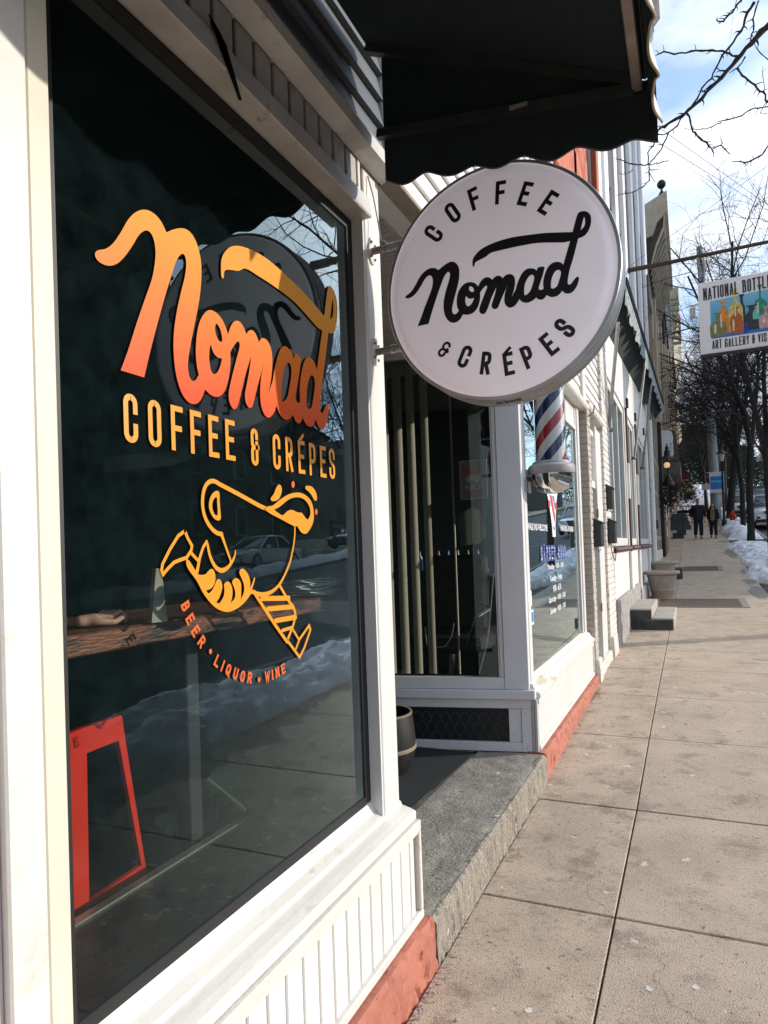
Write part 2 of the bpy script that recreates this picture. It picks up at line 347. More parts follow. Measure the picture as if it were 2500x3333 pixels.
def grit(m):
    t = m.node_tree; b = t.nodes['Principled BSDF']; n = t.nodes.new; l = t.links.new; src = b.inputs['Base Color'].links[0].from_socket
    g = n('ShaderNodeNewGeometry')
    for sc__, lo, hi, c in ((150, .60, .68, (.72, .64, .54)), (95, .60, .70, (.13, .105, .085)), (26, .68, .72, (.11, .09, .075)), (9, .70, .72, (.72, .66, .56))):
        ns = n('ShaderNodeTexNoise'); ns.inputs['Scale'].default_value = sc__; ns.inputs['Detail'].default_value = 3; l(g.outputs['Position'], ns.inputs['Vector'])
        mr = n('ShaderNodeMapRange'); mr.inputs[1].default_value = lo; mr.inputs[2].default_value = hi; mr.inputs[4].default_value = .8; l(ns.outputs['Fac'], mr.inputs[0])
        mx = n('ShaderNodeMix'); mx.data_type = 'RGBA'; l(mr.outputs[0], mx.inputs['Factor']); l(src, mx.inputs['A']); mx.inputs['B'].default_value = (*c, 1); src = mx.outputs['Result']
    # hairline cracks
    vo = n('ShaderNodeTexVoronoi'); vo.feature = 'DISTANCE_TO_EDGE'; vo.inputs['Scale'].default_value = .31; nd = n('ShaderNodeTexNoise'); nd.inputs['Scale'].default_value = 3; nd.inputs['Detail'].default_value = 6
    va = n('ShaderNodeVectorMath'); va.operation = 'MULTIPLY_ADD'; va.inputs[1].default_value = (.5, .5, .5); l(g.outputs['Position'], nd.inputs['Vector']); l(nd.outputs['Color'], va.inputs[0]); l(g.outputs['Position'], va.inputs[2]); l(va.outputs[0], vo.inputs['Vector'])
    m2 = n('ShaderNodeMapRange'); m2.inputs[1].default_value = .0; m2.inputs[2].default_value = .0022; m2.inputs[3].default_value = .4; m2.inputs[4].default_value = 0; l(vo.outputs['Distance'], m2.inputs[0])
    mx = n('ShaderNodeMix'); mx.data_type = 'RGBA'; l(m2.outputs[0], mx.inputs['Factor']); l(src, mx.inputs['A']); mx.inputs['B'].default_value = (.12, .10, .085, 1); l(mx.outputs['Result'], b.inputs['Base Color'])
grit(concrete); grit(concrete2)
soil = M('joint_dirt', (.06, .052, .045), .95, .3, 20)
slate = M('slate_step_top', (.28, .255, .215), .7, .22, 7, .6, 60, col2=(.34, .30, .24), thr=.54, col3=(.07, .075, .08), thr3=.62, scale3=26, soft=.08, detail=9)
stonef = M('rough_stone_riser', (.27, .23, .175), .9, .25, 9, 1.0, 30, col2=(.17, .155, .13), thr=.52, col3=(.05, .045, .04), thr3=.60, scale3=30, soft=.05, stretch=(1, 1.6, .45))
redp = M('salmon_red_masonry_paint', (.43, .150, .098), .75, .12, 4, .9, 26, col2=(.36, .095, .055), thr=.57, col3=(.12, .05, .035), thr3=.66, scale3=26, stretch=(1, 1, .7))

NOMAD=[[(-0.3147,-0.0049,0),(-0.3099,-0.0008,0),(-0.2994,0.0043,0),(-0.2883,0.0135,0),(-0.2756,0.0298,0),(-0.2629,0.0486,0),(-0.2491,0.0621,0),(-0.2329,0.0708,0),(-0.217,0.0725,0),(-0.2041,0.0684,0),(-0.1947,0.0605,1),(-0.1807,0.0692,0),(-0.1649,0.0766,0),(-0.152,0.0793,0),(-0.1393,0.0761,0),(-0.1295,0.066,0),(-0.1237,0.0514,0),(-0.1231,0.0342,0),(-0.126,0.0128,0),(-0.1324,-0.0103,0),(-0.141,-0.0356,0),(-0.1483,-0.0587,0),(-0.1523,-0.0751,0),(-0.1521,-0.0849,0),(-0.1488,-0.0924,0),(-0.1438,-0.0952,0),(-0.1369,-0.093,0),(-0.1297,-0.0853,1),(-0.1337,-0.076,0),(-0.1359,-0.061,0),(-0.1342,-0.0418,0),(-0.1292,-0.0256,0),(-0.1198,-0.0116,0),(-0.1069,-0.0019,0),(-0.0917,0.0002,0),(-0.0769,-0.0041,0),(-0.0673,-0.0121,0),(-0.0619,-0.0199,1),(-0.0548,-0.0073,0),(-0.0446,0.002,0),(-0.0322,0.0046,0),(-0.0226,0.0005,0),(-0.0151,-0.0072,1),(-0.0068,-0.0,0),(0.0042,0.0023,0),(0.0136,-0.0024,0),(0.0186,-0.0091,1),(0.028,-0.0015,0),(0.04,0.0001,0),(0.0505,-0.0044,0),(0.0565,-0.0138,0),(0.058,-0.0259,0),(0.0562,-0.042,0),(0.0508,-0.0599,0),(0.045,-0.0741,1),(0.0529,-0.0614,0),(0.0579,-0.0541,0),(0.0632,-0.0387,0),(0.0722,-0.0193,0),(0.0834,-0.0028,0),(0.0977,0.0049,0),(0.1115,0.0036,0),(0.1218,-0.0012,0),(0.1261,-0.0073,1),(0.1304,0.0016,0),(0.1357,0.0026,0),(0.146,0.0021,0),(0.1504,-0.0013,0),(0.1497,-0.007,0),(0.1437,-0.0266,0),(0.1361,-0.0459,0),(0.131,-0.06,0),(0.1308,-0.0646,0),(0.1353,-0.0685,0),(0.141,-0.0689,0),(0.1456,-0.0659,1),(0.1446,-0.0522,0),(0.1462,-0.0387,0),(0.1519,-0.0213,0),(0.1605,-0.0045,0),(0.1734,0.0066,0),(0.1892,0.0079,0),(0.2002,0.0033,0),(0.2077,-0.0051,1),(0.214,0.0142,0),(0.2241,0.044,0),(0.2308,0.0631,1),(0.2203,0.0627,0),(0.2115,0.063,0),(0.1937,0.0667,0),(0.1601,0.0737,0),(0.126,0.0794,0),(0.0913,0.0812,0),(0.056,0.0818,0),(0.0203,0.0813,0),(-0.0161,0.0796,0),(-0.0346,0.0703,0),(-0.052,0.0656,0),(-0.067,0.0603,0),(-0.0709,0.0551,0),(-0.0711,0.0503,0),(-0.0744,0.0476,0),(-0.0773,0.0504,0),(-0.0779,0.0614,0),(-0.0757,0.073,0),(-0.066,0.0855,0),(-0.0508,0.0967,0),(-0.0259,0.1057,0),(0.0108,0.1119,0),(0.0468,0.1139,0),(0.0843,0.112,0),(0.1156,0.109,0),(0.1499,0.1054,0),(0.1837,0.0996,0),(0.2171,0.0931,0),(0.239,0.0884,1),(0.2466,0.1142,0),(0.2552,0.1383,0),(0.2598,0.144,0),(0.2719,0.145,0),(0.2826,0.1408,0),(0.2919,0.1296,0),(0.2945,0.1143,0),(0.2924,0.099,0),(0.2857,0.0825,0),(0.2756,0.0712,0),(0.2645,0.0669,0),(0.2546,0.0657,1),(0.2483,0.0433,0),(0.2357,0.0028,0),(0.2258,-0.0248,0),(0.2206,-0.0466,0),(0.2185,-0.0598,0),(0.2198,-0.0669,0),(0.2237,-0.0695,0),(0.2286,-0.0675,0),(0.2355,-0.0598,0),(0.2435,-0.0516,0),(0.2491,-0.05,0),(0.2522,-0.054,0),(0.2507,-0.0639,0),(0.2447,-0.0786,0),(0.2343,-0.0914,0),(0.2231,-0.0961,0),(0.2121,-0.094,0),(0.2045,-0.088,0),(0.2007,-0.0834,1),(0.1943,-0.0918,0),(0.1829,-0.0976,0),(0.1694,-0.0974,0),(0.1594,-0.0925,0),(0.1539,-0.088,1),(0.1479,-0.0957,0),(0.1398,-0.0995,0),(0.1307,-0.0978,0),(0.1251,-0.0938,0),(0.1218,-0.0897,1),(0.1123,-0.096,0),(0.1006,-0.1004,0),(0.089,-0.1004,0),(0.0775,-0.095,0),(0.0692,-0.0857,1),(0.061,-0.0971,0),(0.0488,-0.1055,0),(0.0369,-0.1061,0),(0.0265,-0.0979,0),(0.0218,-0.0852,0),(0.0225,-0.0663,0),(0.0272,-0.0483,0),(0.0325,-0.0351,1),(0.0248,-0.0502,0),(0.0145,-0.0696,0),(0.004,-0.0914,0),(-0.0012,-0.1,0),(-0.0097,-0.1025,0),(-0.018,-0.0969,0),(-0.02,-0.087,0),(-0.016,-0.0758,0),(-0.0078,-0.0535,0),(-0.0022,-0.0326,1),(-0.0098,-0.0459,0),(-0.0203,-0.0655,0),(-0.0309,-0.0898,0),(-0.0402,-0.1073,0),(-0.0501,-0.1113,0),(-0.059,-0.1052,0),(-0.0613,-0.0951,0),(-0.0576,-0.0825,0),(-0.0469,-0.0581,0),(-0.0375,-0.0383,0),(-0.033,-0.0283,0),(-0.034,-0.0226,0),(-0.0394,-0.0235,0),(-0.0483,-0.0314,0),(-0.0565,-0.0406,1),(-0.0566,-0.0563,0),(-0.061,-0.0747,0),(-0.0704,-0.0923,0),(-0.0857,-0.1028,0),(-0.1032,-0.1041,0),(-0.1162,-0.1001,1),(-0.1237,-0.1119,0),(-0.1341,-0.1199,0),(-0.1495,-0.1221,0),(-0.1645,-0.1146,0),(-0.1755,-0.098,0),(-0.181,-0.0748,0),(-0.1809,-0.0503,0),(-0.1752,-0.0242,0),(-0.1665,0.0012,0),(-0.1579,0.024,0),(-0.1553,0.0382,0),(-0.1571,0.0455,0),(-0.1614,0.0478,0),(-0.1687,0.0434,0),(-0.1769,0.0327,0),(-0.1853,0.0147,0),(-0.1967,-0.0103,0),(-0.211,-0.0447,0),(-0.2255,-0.0818,0),(-0.2359,-0.111,1),(-0.2752,-0.112,1),(-0.2628,-0.0877,0),(-0.2483,-0.0553,0),(-0.2339,-0.0256,0),(-0.221,0.0018,0),(-0.2158,0.0231,0),(-0.2158,0.0355,0),(-0.2194,0.0449,0),(-0.2258,0.0492,0),(-0.2337,0.0478,0),(-0.2447,0.0388,0),(-0.2558,0.0235,0),(-0.2698,0.0062,0),(-0.2823,-0.0052,0),(-0.296,-0.0115,0),(-0.3082,-0.0122,0),(-0.3143,-0.0093,0)],[(-0.0873,-0.0137,0),(-0.08,-0.0193,0),(-0.0762,-0.0309,0),(-0.0818,-0.0337,0),(-0.0891,-0.0296,0),(-0.0928,-0.0216,0),(-0.091,-0.0147,0)],[(-0.1029,-0.0423,1),(-0.0974,-0.0506,0),(-0.0876,-0.0546,0),(-0.0768,-0.0537,1),(-0.0817,-0.0649,0),(-0.0896,-0.0743,0),(-0.0984,-0.0771,0),(-0.104,-0.0717,0),(-0.1066,-0.0603,0),(-0.1057,-0.0495,0)],[(0.1131,-0.017,0),(0.1175,-0.0225,0),(0.1171,-0.0329,0),(0.1119,-0.0482,0),(0.1043,-0.0654,0),(0.0946,-0.074,0),(0.0876,-0.0762,0),(0.0854,-0.0723,0),(0.0855,-0.0571,0),(0.0884,-0.0413,0),(0.0965,-0.0265,0),(0.1049,-0.0176,0)],[(0.1927,-0.0176,0),(0.1988,-0.0227,0),(0.1994,-0.0309,0),(0.195,-0.046,0),(0.1875,-0.0652,1),(0.1817,-0.0698,0),(0.1738,-0.0718,0),(0.1687,-0.0685,0),(0.1682,-0.0592,0),(0.1703,-0.0434,0),(0.1766,-0.0286,0),(0.1837,-0.0196,0)],[(0.274,0.127,1),(0.2764,0.1208,0),(0.2765,0.1072,0),(0.2722,0.0969,0),(0.2625,0.0892,1),(0.2658,0.1006,0),(0.2708,0.1176,0)]]
AFF=[[1.6575,0.0793,1.5026],[-0.0611,2.0304,0.599]]
CRIB=[[(1.3485,0.0562,0.0056),(1.3287,0.0598,0.0056),(1.3078,0.0721,0.0055),(1.2896,0.0928,0.0055),(1.2806,0.1184,0.0054),(1.2819,0.1456,0.0054),(1.2904,0.1672,0.0055),(1.3052,0.1807,0.0055),(1.3248,0.1848,0.0056),(1.3465,0.1789,0.0057),(1.4253,0.1582,0.0059),(1.5111,0.1342,0.0062),(1.5473,0.126,0.0063)],[(1.3466,0.0574,0.0056),(1.3595,0.0318,0.0039),(1.3727,0.0059,0.0036),(1.3802,-0.0111,0.0034),(1.3734,-0.0226,0.0031)],[(1.401,0.0154,0.0018),(1.3992,0.0054,0.0031),(1.3843,-0.0138,0.0042),(1.367,-0.0262,0.0051),(1.3442,-0.0323,0.0061),(1.3246,-0.026,0.0055),(1.3096,-0.0104,0.005),(1.299,0.0098,0.0045),(1.2932,0.0321,0.004),(1.2901,0.0391,0.0035)],[(1.2901,0.0383,0.004),(1.277,0.0249,0.0042),(1.2637,0.0006,0.0044),(1.2531,-0.0306,0.0053)],[(1.2157,0.0628,0.0043),(1.2237,0.0467,0.0043),(1.2378,0.0288,0.0043),(1.2348,0.018,0.0043),(1.2182,0.0017,0.0043),(1.1973,-0.0026,0.0042),(1.1769,-0.0078,0.0042),(1.1566,-0.0209,0.0041),(1.1417,-0.0328,0.0041),(1.1373,-0.0236,0.0041),(1.141,-0.0102,0.0041),(1.1649,0.0212,0.0041),(1.1929,0.0513,0.0042),(1.2157,0.0628,0.0043)],[(1.2328,0.0133,0.0041),(1.2564,-0.0053,0.0041)],[(1.2196,-0.0067,0.0047),(1.2467,-0.0351,0.0048)],[(1.478,-0.0584,0.0027),(1.4718,-0.0695,0.0035),(1.4594,-0.0877,0.0043)],[(1.6856,0.0849,0.0033),(1.6826,0.0546,0.0033),(1.6701,0.0154,0.0036),(1.6511,-0.0231,0.0039),(1.6162,-0.063,0.0041),(1.5886,-0.0847,0.0046),(1.552,-0.0995,0.0056),(1.5125,-0.1032,0.0061),(1.4819,-0.098,0.006),(1.4547,-0.0888,0.0059)],[(1.4772,-0.0985,0.0052),(1.5017,-0.1237,0.0052),(1.5622,-0.1856,0.0054),(1.6242,-0.2446,0.0055)],[(1.5964,-0.0852,0.0049),(1.634,-0.1258,0.005),(1.6704,-0.1632,0.0051),(1.6616,-0.1966,0.005),(1.6302,-0.2343,0.005)],[(1.5071,-0.1136,0.0066),(1.6407,-0.1228,0.0071)],[(1.5321,-0.1436,0.0067),(1.6601,-0.1488,0.0071)],[(1.5677,-0.1791,0.0068),(1.6722,-0.1798,0.0072)],[(1.5996,-0.2094,0.0049),(1.6538,-0.2071,0.005)],[(1.6295,-0.2453,0.0044),(1.6865,-0.2974,0.0045),(1.7153,-0.2729,0.0045),(1.7524,-0.2254,0.0046),(1.746,-0.2122,0.0046),(1.694,-0.2426,0.0045),(1.6851,-0.2475,0.0045)],[(1.6561,-0.2145,0.0038),(1.6868,-0.2477,0.0039),(1.6684,-0.2692,0.0039)]]
CFILL=[[[(1.2144,-0.0054,0),(1.2189,-0.0221,0),(1.2478,-0.0521,0),(1.2719,-0.0851,0),(1.3047,-0.1148,0),(1.3354,-0.1301,0),(1.3677,-0.135,0),(1.4018,-0.1285,0),(1.4331,-0.1153,0),(1.4589,-0.0972,1),(1.4816,-0.1029,1),(1.4777,-0.089,1),(1.4572,-0.0849,0),(1.4561,-0.0632,0),(1.4458,-0.0439,0),(1.4308,-0.0325,0),(1.4176,-0.032,0),(1.4115,-0.041,0),(1.4187,-0.0533,0),(1.4287,-0.0724,0),(1.4277,-0.091,0),(1.4136,-0.1098,1),(1.4171,-0.0849,0),(1.4159,-0.0664,0),(1.4034,-0.0551,0),(1.3907,-0.0545,0),(1.3806,-0.0618,0),(1.3855,-0.0724,0),(1.3919,-0.0885,0),(1.3882,-0.1039,0),(1.3717,-0.1142,1),(1.3801,-0.0955,0),(1.3791,-0.0747,0),(1.3693,-0.0624,0),(1.3591,-0.0606,0),(1.3486,-0.0664,0),(1.3491,-0.0804,0),(1.3451,-0.0954,0),(1.3283,-0.1118,1),(1.3159,-0.1078,1),(1.329,-0.0968,0),(1.34,-0.0773,0),(1.3406,-0.0646,0),(1.3331,-0.0541,0),(1.3232,-0.0536,0),(1.3128,-0.0655,0),(1.3026,-0.0774,0),(1.2888,-0.0851,1),(1.2805,-0.0771,1),(1.2989,-0.0734,0),(1.3131,-0.0606,0),(1.3159,-0.0432,0),(1.3106,-0.0304,0),(1.3011,-0.0271,0),(1.2894,-0.0321,0),(1.2816,-0.0379,0),(1.2666,-0.0397,0),(1.2557,-0.038,0),(1.2469,-0.0303,0),(1.2316,-0.013,0),(1.2215,-0.0032,0)]],[[(1.5348,0.1241,0),(1.5477,0.1337,0),(1.5705,0.137,0),(1.6078,0.1549,0),(1.6518,0.1723,0),(1.703,0.1816,0),(1.7439,0.178,0),(1.7792,0.1612,0),(1.7928,0.1317,0),(1.791,0.103,0),(1.774,0.0804,0),(1.7485,0.0628,0),(1.7305,0.0611,0),(1.7133,0.0671,0),(1.6969,0.0821,1),(1.6742,0.0832,1),(1.6047,0.1022,0)],[(1.5775,0.1259,1),(1.6067,0.1358,0),(1.6566,0.1591,0),(1.7022,0.1677,0),(1.7429,0.1623,0),(1.7689,0.1433,0),(1.7738,0.1246,0),(1.7636,0.1085,0),(1.7542,0.1045,0),(1.7425,0.1094,0),(1.7226,0.1227,0),(1.6994,0.1233,0),(1.677,0.1285,0),(1.6603,0.1287,0),(1.6407,0.1226,0),(1.6267,0.1146,0),(1.6132,0.1127,0)]],[[(1.3336,0.1619,0),(1.3406,0.1567,0),(1.341,0.1338,0),(1.343,0.1084,0),(1.3423,0.0931,0),(1.3301,0.0894,0),(1.3147,0.096,0),(1.3038,0.1094,0),(1.2997,0.1217,0),(1.3032,0.1394,0),(1.3156,0.1551,0)],[(1.3297,0.1454,0),(1.3311,0.1333,0),(1.3308,0.1029,0),(1.321,0.1038,0),(1.3137,0.1148,0),(1.3123,0.1273,0),(1.3188,0.1402,0)]],[[(1.605,0.1977,0),(1.6179,0.1922,0),(1.6169,0.1745,0),(1.6027,0.1575,0),(1.5815,0.15,0),(1.5637,0.151,0),(1.5641,0.1582,0),(1.5775,0.1691,0),(1.5914,0.1874,0)]],[[(1.7607,0.2057,0),(1.7882,0.2046,0),(1.8092,0.1901,0),(1.8158,0.1744,0),(1.8107,0.1638,0),(1.7982,0.1654,0),(1.7835,0.1789,0),(1.7627,0.1902,0),(1.7492,0.1955,0),(1.7503,0.2034,0)]]]
CDOT=[[(1.6851,0.2147,0),(1.6936,0.2047,0),(1.6838,0.1934,0),(1.6754,0.2033,0)],[(1.8141,0.139,0),(1.8218,0.1296,0),(1.8129,0.1196,0),(1.8052,0.129,0)],[(1.2929,-0.2157,0),(1.2984,-0.2227,0),(1.2923,-0.2289,0),(1.287,-0.221,0)],[(1.4854,-0.3178,0),(1.4916,-0.3258,0),(1.4846,-0.3316,0),(1.479,-0.3235,0)]]
BR=[[(0.712,3.969,0.0175),(0.645,3.943,0.0157),(0.575,3.864,0.0131),(0.478,3.781,0.0122),(0.364,3.671,0.0105),(0.292,3.624,0.0096),(0.219,3.552,0.0087),(0.117,3.489,0.0087),(0.072,3.447,0.007),(-0.001,3.429,0.0061),(-0.068,3.4,0.0061),(-0.108,3.424,0.0035)],[(0.615,4.196,0.0087),(0.566,4.129,0.0079),(0.513,4.001,0.007),(0.428,3.899,0.0061),(0.378,3.854,0.0061),(0.333,3.767,0.0052),(0.295,3.701,0.0052),(0.223,3.638,0.0052),(0.184,3.563,0.0052),(0.125,3.494,0.0052)],[(0.478,3.789,0.0061),(0.425,3.83,0.0052),(0.378,3.858,0.0052),(0.295,3.886,0.0052),(0.233,3.911,0.0052),(0.156,3.933,0.0052),(0.034,3.955,0.0044),(-0.045,3.993,0.0044),(-0.108,3.99,0.0035)],[(0.072,3.447,0.0044),(0.026,3.38,0.0044),(-0.034,3.334,0.0044),(-0.074,3.257,0.0044),(-0.121,3.189,0.0035),(-0.182,3.133,0.0035),(-0.198,3.113,0.0035)],[(-0.075,3.402,0.0044),(-0.113,3.373,0.0044),(-0.13,3.321,0.0044),(-0.155,3.264,0.0044),(-0.194,3.218,0.0035),(-0.197,3.129,0.0035),(-0.197,3.056,0.0035),(-0.199,2.984,0.0035),(-0.25,2.948,0.0035),(-0.296,2.919,0.0026),(-0.388,2.918,0.0026),(-0.465,2.922,0.0017)],[(-0.068,3.4,0.0044),(0.072,3.447,0.0044)],[(-0.198,3.109,0.0035),(-0.258,3.129,0.0035),(-0.318,3.146,0.0035),(-0.363,3.174,0.0026),(-0.461,3.234,0.0026)],[(-0.198,3.109,0.0026),(-0.139,3.097,0.0026),(-0.087,3.108,0.0026),(-0.036,3.098,0.0017)],[(-0.319,3.129,0.0026),(-0.35,3.105,0.0017),(-0.404,3.103,0.0017),(-0.442,3.121,0.0013)],[(-0.192,3.087,0.0026),(-0.162,3.075,0.0026),(-0.118,3.068,0.0017)],[(-0.193,3.055,0.0026),(-0.172,3.009,0.0017),(-0.151,2.967,0.0017)],[(-0.034,3.326,0.0035),(-0.115,3.329,0.0035),(-0.153,3.312,0.0035),(-0.224,3.332,0.0026)],[(0.116,3.457,0.0061),(0.131,3.389,0.0052),(0.132,3.31,0.0052),(0.159,3.278,0.0052),(0.192,3.221,0.0052),(0.24,3.176,0.0052),(0.253,3.141,0.0044),(0.279,3.102,0.0035),(0.281,3.047,0.0026)],[(0.286,3.1,0.0035),(0.336,3.126,0.0035),(0.362,3.087,0.0035),(0.401,3.03,0.0026)],[(0.336,3.126,0.0026),(0.35,3.145,0.0026),(0.335,3.204,0.0017)],[(0.192,3.213,0.0026),(0.247,3.182,0.0026),(0.262,3.193,0.0017)],[(0.475,3.713,0.0061),(0.513,3.646,0.0052),(0.552,3.595,0.0052),(0.596,3.542,0.0052),(0.628,3.486,0.0052),(0.653,3.47,0.0052),(0.664,3.406,0.0044),(0.689,3.375,0.0044)],[(0.688,3.33,0.0035),(0.609,3.343,0.0035),(0.555,3.34,0.0035),(0.487,3.314,0.0035),(0.391,3.312,0.0035),(0.322,3.313,0.0026)],[(0.35,3.307,0.0026),(0.28,3.298,0.0026),(0.209,3.295,0.0026),(0.146,3.313,0.0017),(0.076,3.346,0.0017)],[(0.529,4.228,0.0052),(0.494,4.194,0.0052),(0.465,4.158,0.0052),(0.43,4.14,0.0052),(0.394,4.11,0.0052),(0.367,4.108,0.0044),(0.344,4.148,0.0026)],[(0.635,4.188,0.0044),(0.619,4.125,0.0044),(0.6,4.055,0.0044),(0.607,3.984,0.0044),(0.588,3.936,0.0044),(0.576,3.887,0.0044)],[(0.645,3.943,0.0035),(0.586,3.953,0.0026)],[(0.676,3.037,0.0044),(0.635,2.988,0.0044),(0.594,2.954,0.0044),(0.54,2.945,0.0044),(0.506,2.939,0.0035),(0.412,2.972,0.0026)],[(0.506,2.939,0.0026),(0.467,2.977,0.0017)],[(0.499,2.941,0.0026),(0.505,2.909,0.0017)],[(0.532,3.771,0.0044),(0.482,3.703,0.0035),(0.419,3.677,0.0026)],[(0.293,3.631,0.0035),(0.221,3.583,0.0035)],[(0.701,3.691,0.0026),(0.638,3.766,0.0026),(0.602,3.855,0.0026)],[(0.677,3.402,0.0026),(0.621,3.312,0.0026),(0.685,3.278,0.0017)],[(0.653,3.47,0.0017),(0.645,3.588,0.0017),(0.654,3.661,0.0013)]]

# ================================================================ GROUND
ys = [-30, -8, 0, 4.1, 5.3, 7, 9, 11, 13, 15.5, 18, 20, 24, 28, 33, 40, 50, 60, 80, 100, 150, 200, 300, 400, 900]
def sheet(x0, x1, dz, ylist=ys):
    m = MB(); m.v = [(x, y, zg(y)+dz) for y in ylist for x in (x0, x1)]
    m.f = [(2*i, 2*i+1, 2*i+3, 2*i+2) for i in range(len(ylist)-1)]; return m
struct('ground', sheet(-400, 400, -.16), M('brown_winter_ground', (.16, .14, .11), .95, .3, .8, col2=(.7, .7, .72), thr=.55))
asph = M('asphalt_road', (.085, .082, .08), .75, .2, .6, .3, 90, col2=(.15, .145, .14), thr=.55, col3=(.2, .2, .2), thr3=.68, scale3=40)
struct('road', sheet(2.95, 13.2, -.12), asph)
sub = [y for y in ys if y < 70]
struct('sidewalk_base', sheet(-6, 1.43, -.028, sub), soil)
struct('verge', sheet(1.46, 2.82, -.03, sub), M('muddy_verge', (.10, .085, .06), .95, .35, 6, .6, 40))
kb = MB()
for a, b in zip(sub, sub[1:]):
    for x0, x1 in ((2.82, 2.95), (13.2, 13.36)): 
        kb.add([(x0, a, zg(a)-.2), (x1, a, zg(a)-.2), (x1, b, zg(b)-.2), (x0, b, zg(b)-.2), (x0, a, zg(a)), (x1, a, zg(a)), (x1, b, zg(b)), (x0, b, zg(b))], [(0,3,2,1),(4,5,6,7),(0,1,5,4),(1,2,6,5),(2,3,7,6),(3,0,4,7)])
struct('kerb', kb, M('kerb_stone', (.3, .28, .25), .8, .15, 8))
struct('far_sidewalk', sheet(13.36, 16.0, -.02), concrete)
rd = MB()
for y in range(4, 90, 9): rd.add([(8.0, y, zg(y)-.116), (8.12, y, zg(y)-.116), (8.12, y+3, zg(y+3)-.116), (8.0, y+3, zg(y+3)-.116)], [(0, 1, 2, 3)])
struct('road_marking', rd, M('worn_yellow_line', (.55, .38, .06), .8, .2, 20))
# sidewalk slabs, each its own object
swk = bpy.data.objects.new('sidewalk', None); COL.objects.link(swk); swk['kind'] = 'structure'; ORG['sidewalk'] = Vector((0, 0, 0))
jy = [-4.35, -3.15, -1.95, -.75, .45, 1.65, 2.86, 4.05, 5.37, 6.66]
while jy[-1] < 58: jy.append(jy[-1]+1.27)
random.seed(5)
for i, (a, b) in enumerate(zip(jy, jy[1:])):
    for x0, x1, m_ in ((-.99 if a > 4 else -.882, -.3385, concrete), (-.3315, 1.42, concrete2)):
        g = 0
        ga = .0085 if i in (6, 7) else .005
        dz = random.uniform(-.003, .003)*(1 if i > 9 else 0)
        sl = (zg(b)-zg(a))/(b-a)
        T = Matrix(((1, 0, 0, 0), (0, 1, 0, 0), (0, sl, 1, zg(a)-sl*a+dz), (0, 0, 0, 1)))
        off = random.uniform(-.012, .012) if x0 > -.5 and i > 7 else 0
        mb = MB().bev(x0, a+ga+off, -.03, x1, b-ga+off, 0, .0035, T)
        part('slab', mb, m_, swk)

# ================================================================ CAFE STOREFRONT (left)
cafe = thing('cafe_storefront', 'white coffee shop front at the left with a large lettered display window', 'shop front', (-1.0, 1.5, -1.5))
XF = -.995
part('pilaster', MB().bev(-1.2, .726, -1.5, XF, .797, 3.2, .004), white, cafe)
part('window_trim', MB().bev(-1.2, .7985, -1.02, XF-.006, .848, 1.33, .005), cream, cafe, label='yellowed trim board down the left side of the big window')
part('neighbour_wall', MB().box(-1.4, -2.2, -1.6, -1.012, .724, 3.3), M('pale_pink_render', (.56, .47, .44), .8, .08, 5, .3, 60), cafe, label='strip of pale pinkish wall at the far left')
part('corner_post', MB().bev(-1.115, 2.1285, -.945, XF, 2.256, 1.352, .004).box(-.9955, 2.139, -.93, -.9945, 2.141, 1.2), white, cafe, label='white corner post carrying the round sign')
part('window_reveal', MB().bev(-1.07, 2.129-.0005, -.9, -.9985, 2.1275, 1.17, .0004).prism([(-1.062, 2.150), (-1.062, 2.128), (-.999, 2.119), (-.999, 2.128)], -.915, 1.168, 'z'), M('shaded_white_frame', (.66, .66, .66), .45, .05, 5), cafe)
gk = MB(); gk.box(-1.058, 2.086, -.86, -1.0455, 2.1265, 1.165); gk.box(-1.058, .846, -.868, -1.0455, 2.086, -.838); gk.box(-1.058, .846, 1.13, -1.0455, 2.086, 1.166); gk.box(-1.058, .846, -.838, -1.0455, .890, 1.13)
part('rubber_gasket', gk, black, cafe)
sill = MB().prism([(-1.07, -.862), (-1.045, -.866), (-1.030, -.893), (-1.026, -.898), (-.998, -.910), (-.994, -.922), (-.965, -.929), (-.943, -.937), (-.940, -.941), (-.940, -.966), (-.955, -.968), (-1.07, -.968)], .05, 2.274)
part('window_sill', sill, sill_m, cafe, label='weathered white window sill with peeling edges')
fr = MB().bev(-.965, .05, -1.004, -.925, 2.283, -.9695, .003).box(-.93, .05, -1.012, -.928, 2.26, -1.004)
part('panel_rail', fr, white_old, cafe)
part('panel_rail', MB().bev(-.965, .05, -1.318, -.924, 2.283, -1.288, .004), white_old, cafe)
part('panel_stile', MB().bev(-1.1, 2.262, -1.2875, -.9255, 2.283, -1.0045, .003), white_old, cafe)
part('panel_backing', MB().box(-1.08, .0, -1.315, -.952, 2.262, -.97).box(-.952, 2.246, -1.29, -.949, 2.2615, -1.003), black, cafe)
wp = M('white_vinyl_board', (.71, .69, .65), .4, .04, 3, .05, 30, col2=(.60, .56, .50), thr=.62, soft=.14)
for k in range(27):
    y1 = 2.205-.0795*k+(.041 if k == 0 else 0); y0 = 2.205-.0795*(k+1)
    if k == 0: part('beadboard', MB().bev(-.952, 2.208, -1.29, -.941, 2.245, -1.003, .003), wp, cafe); y1 = 2.205
    part('beadboard', MB().bev(-.952, y0+.0028, -1.29, -.941, y1-.0028, -1.003, .0035), wp, cafe)
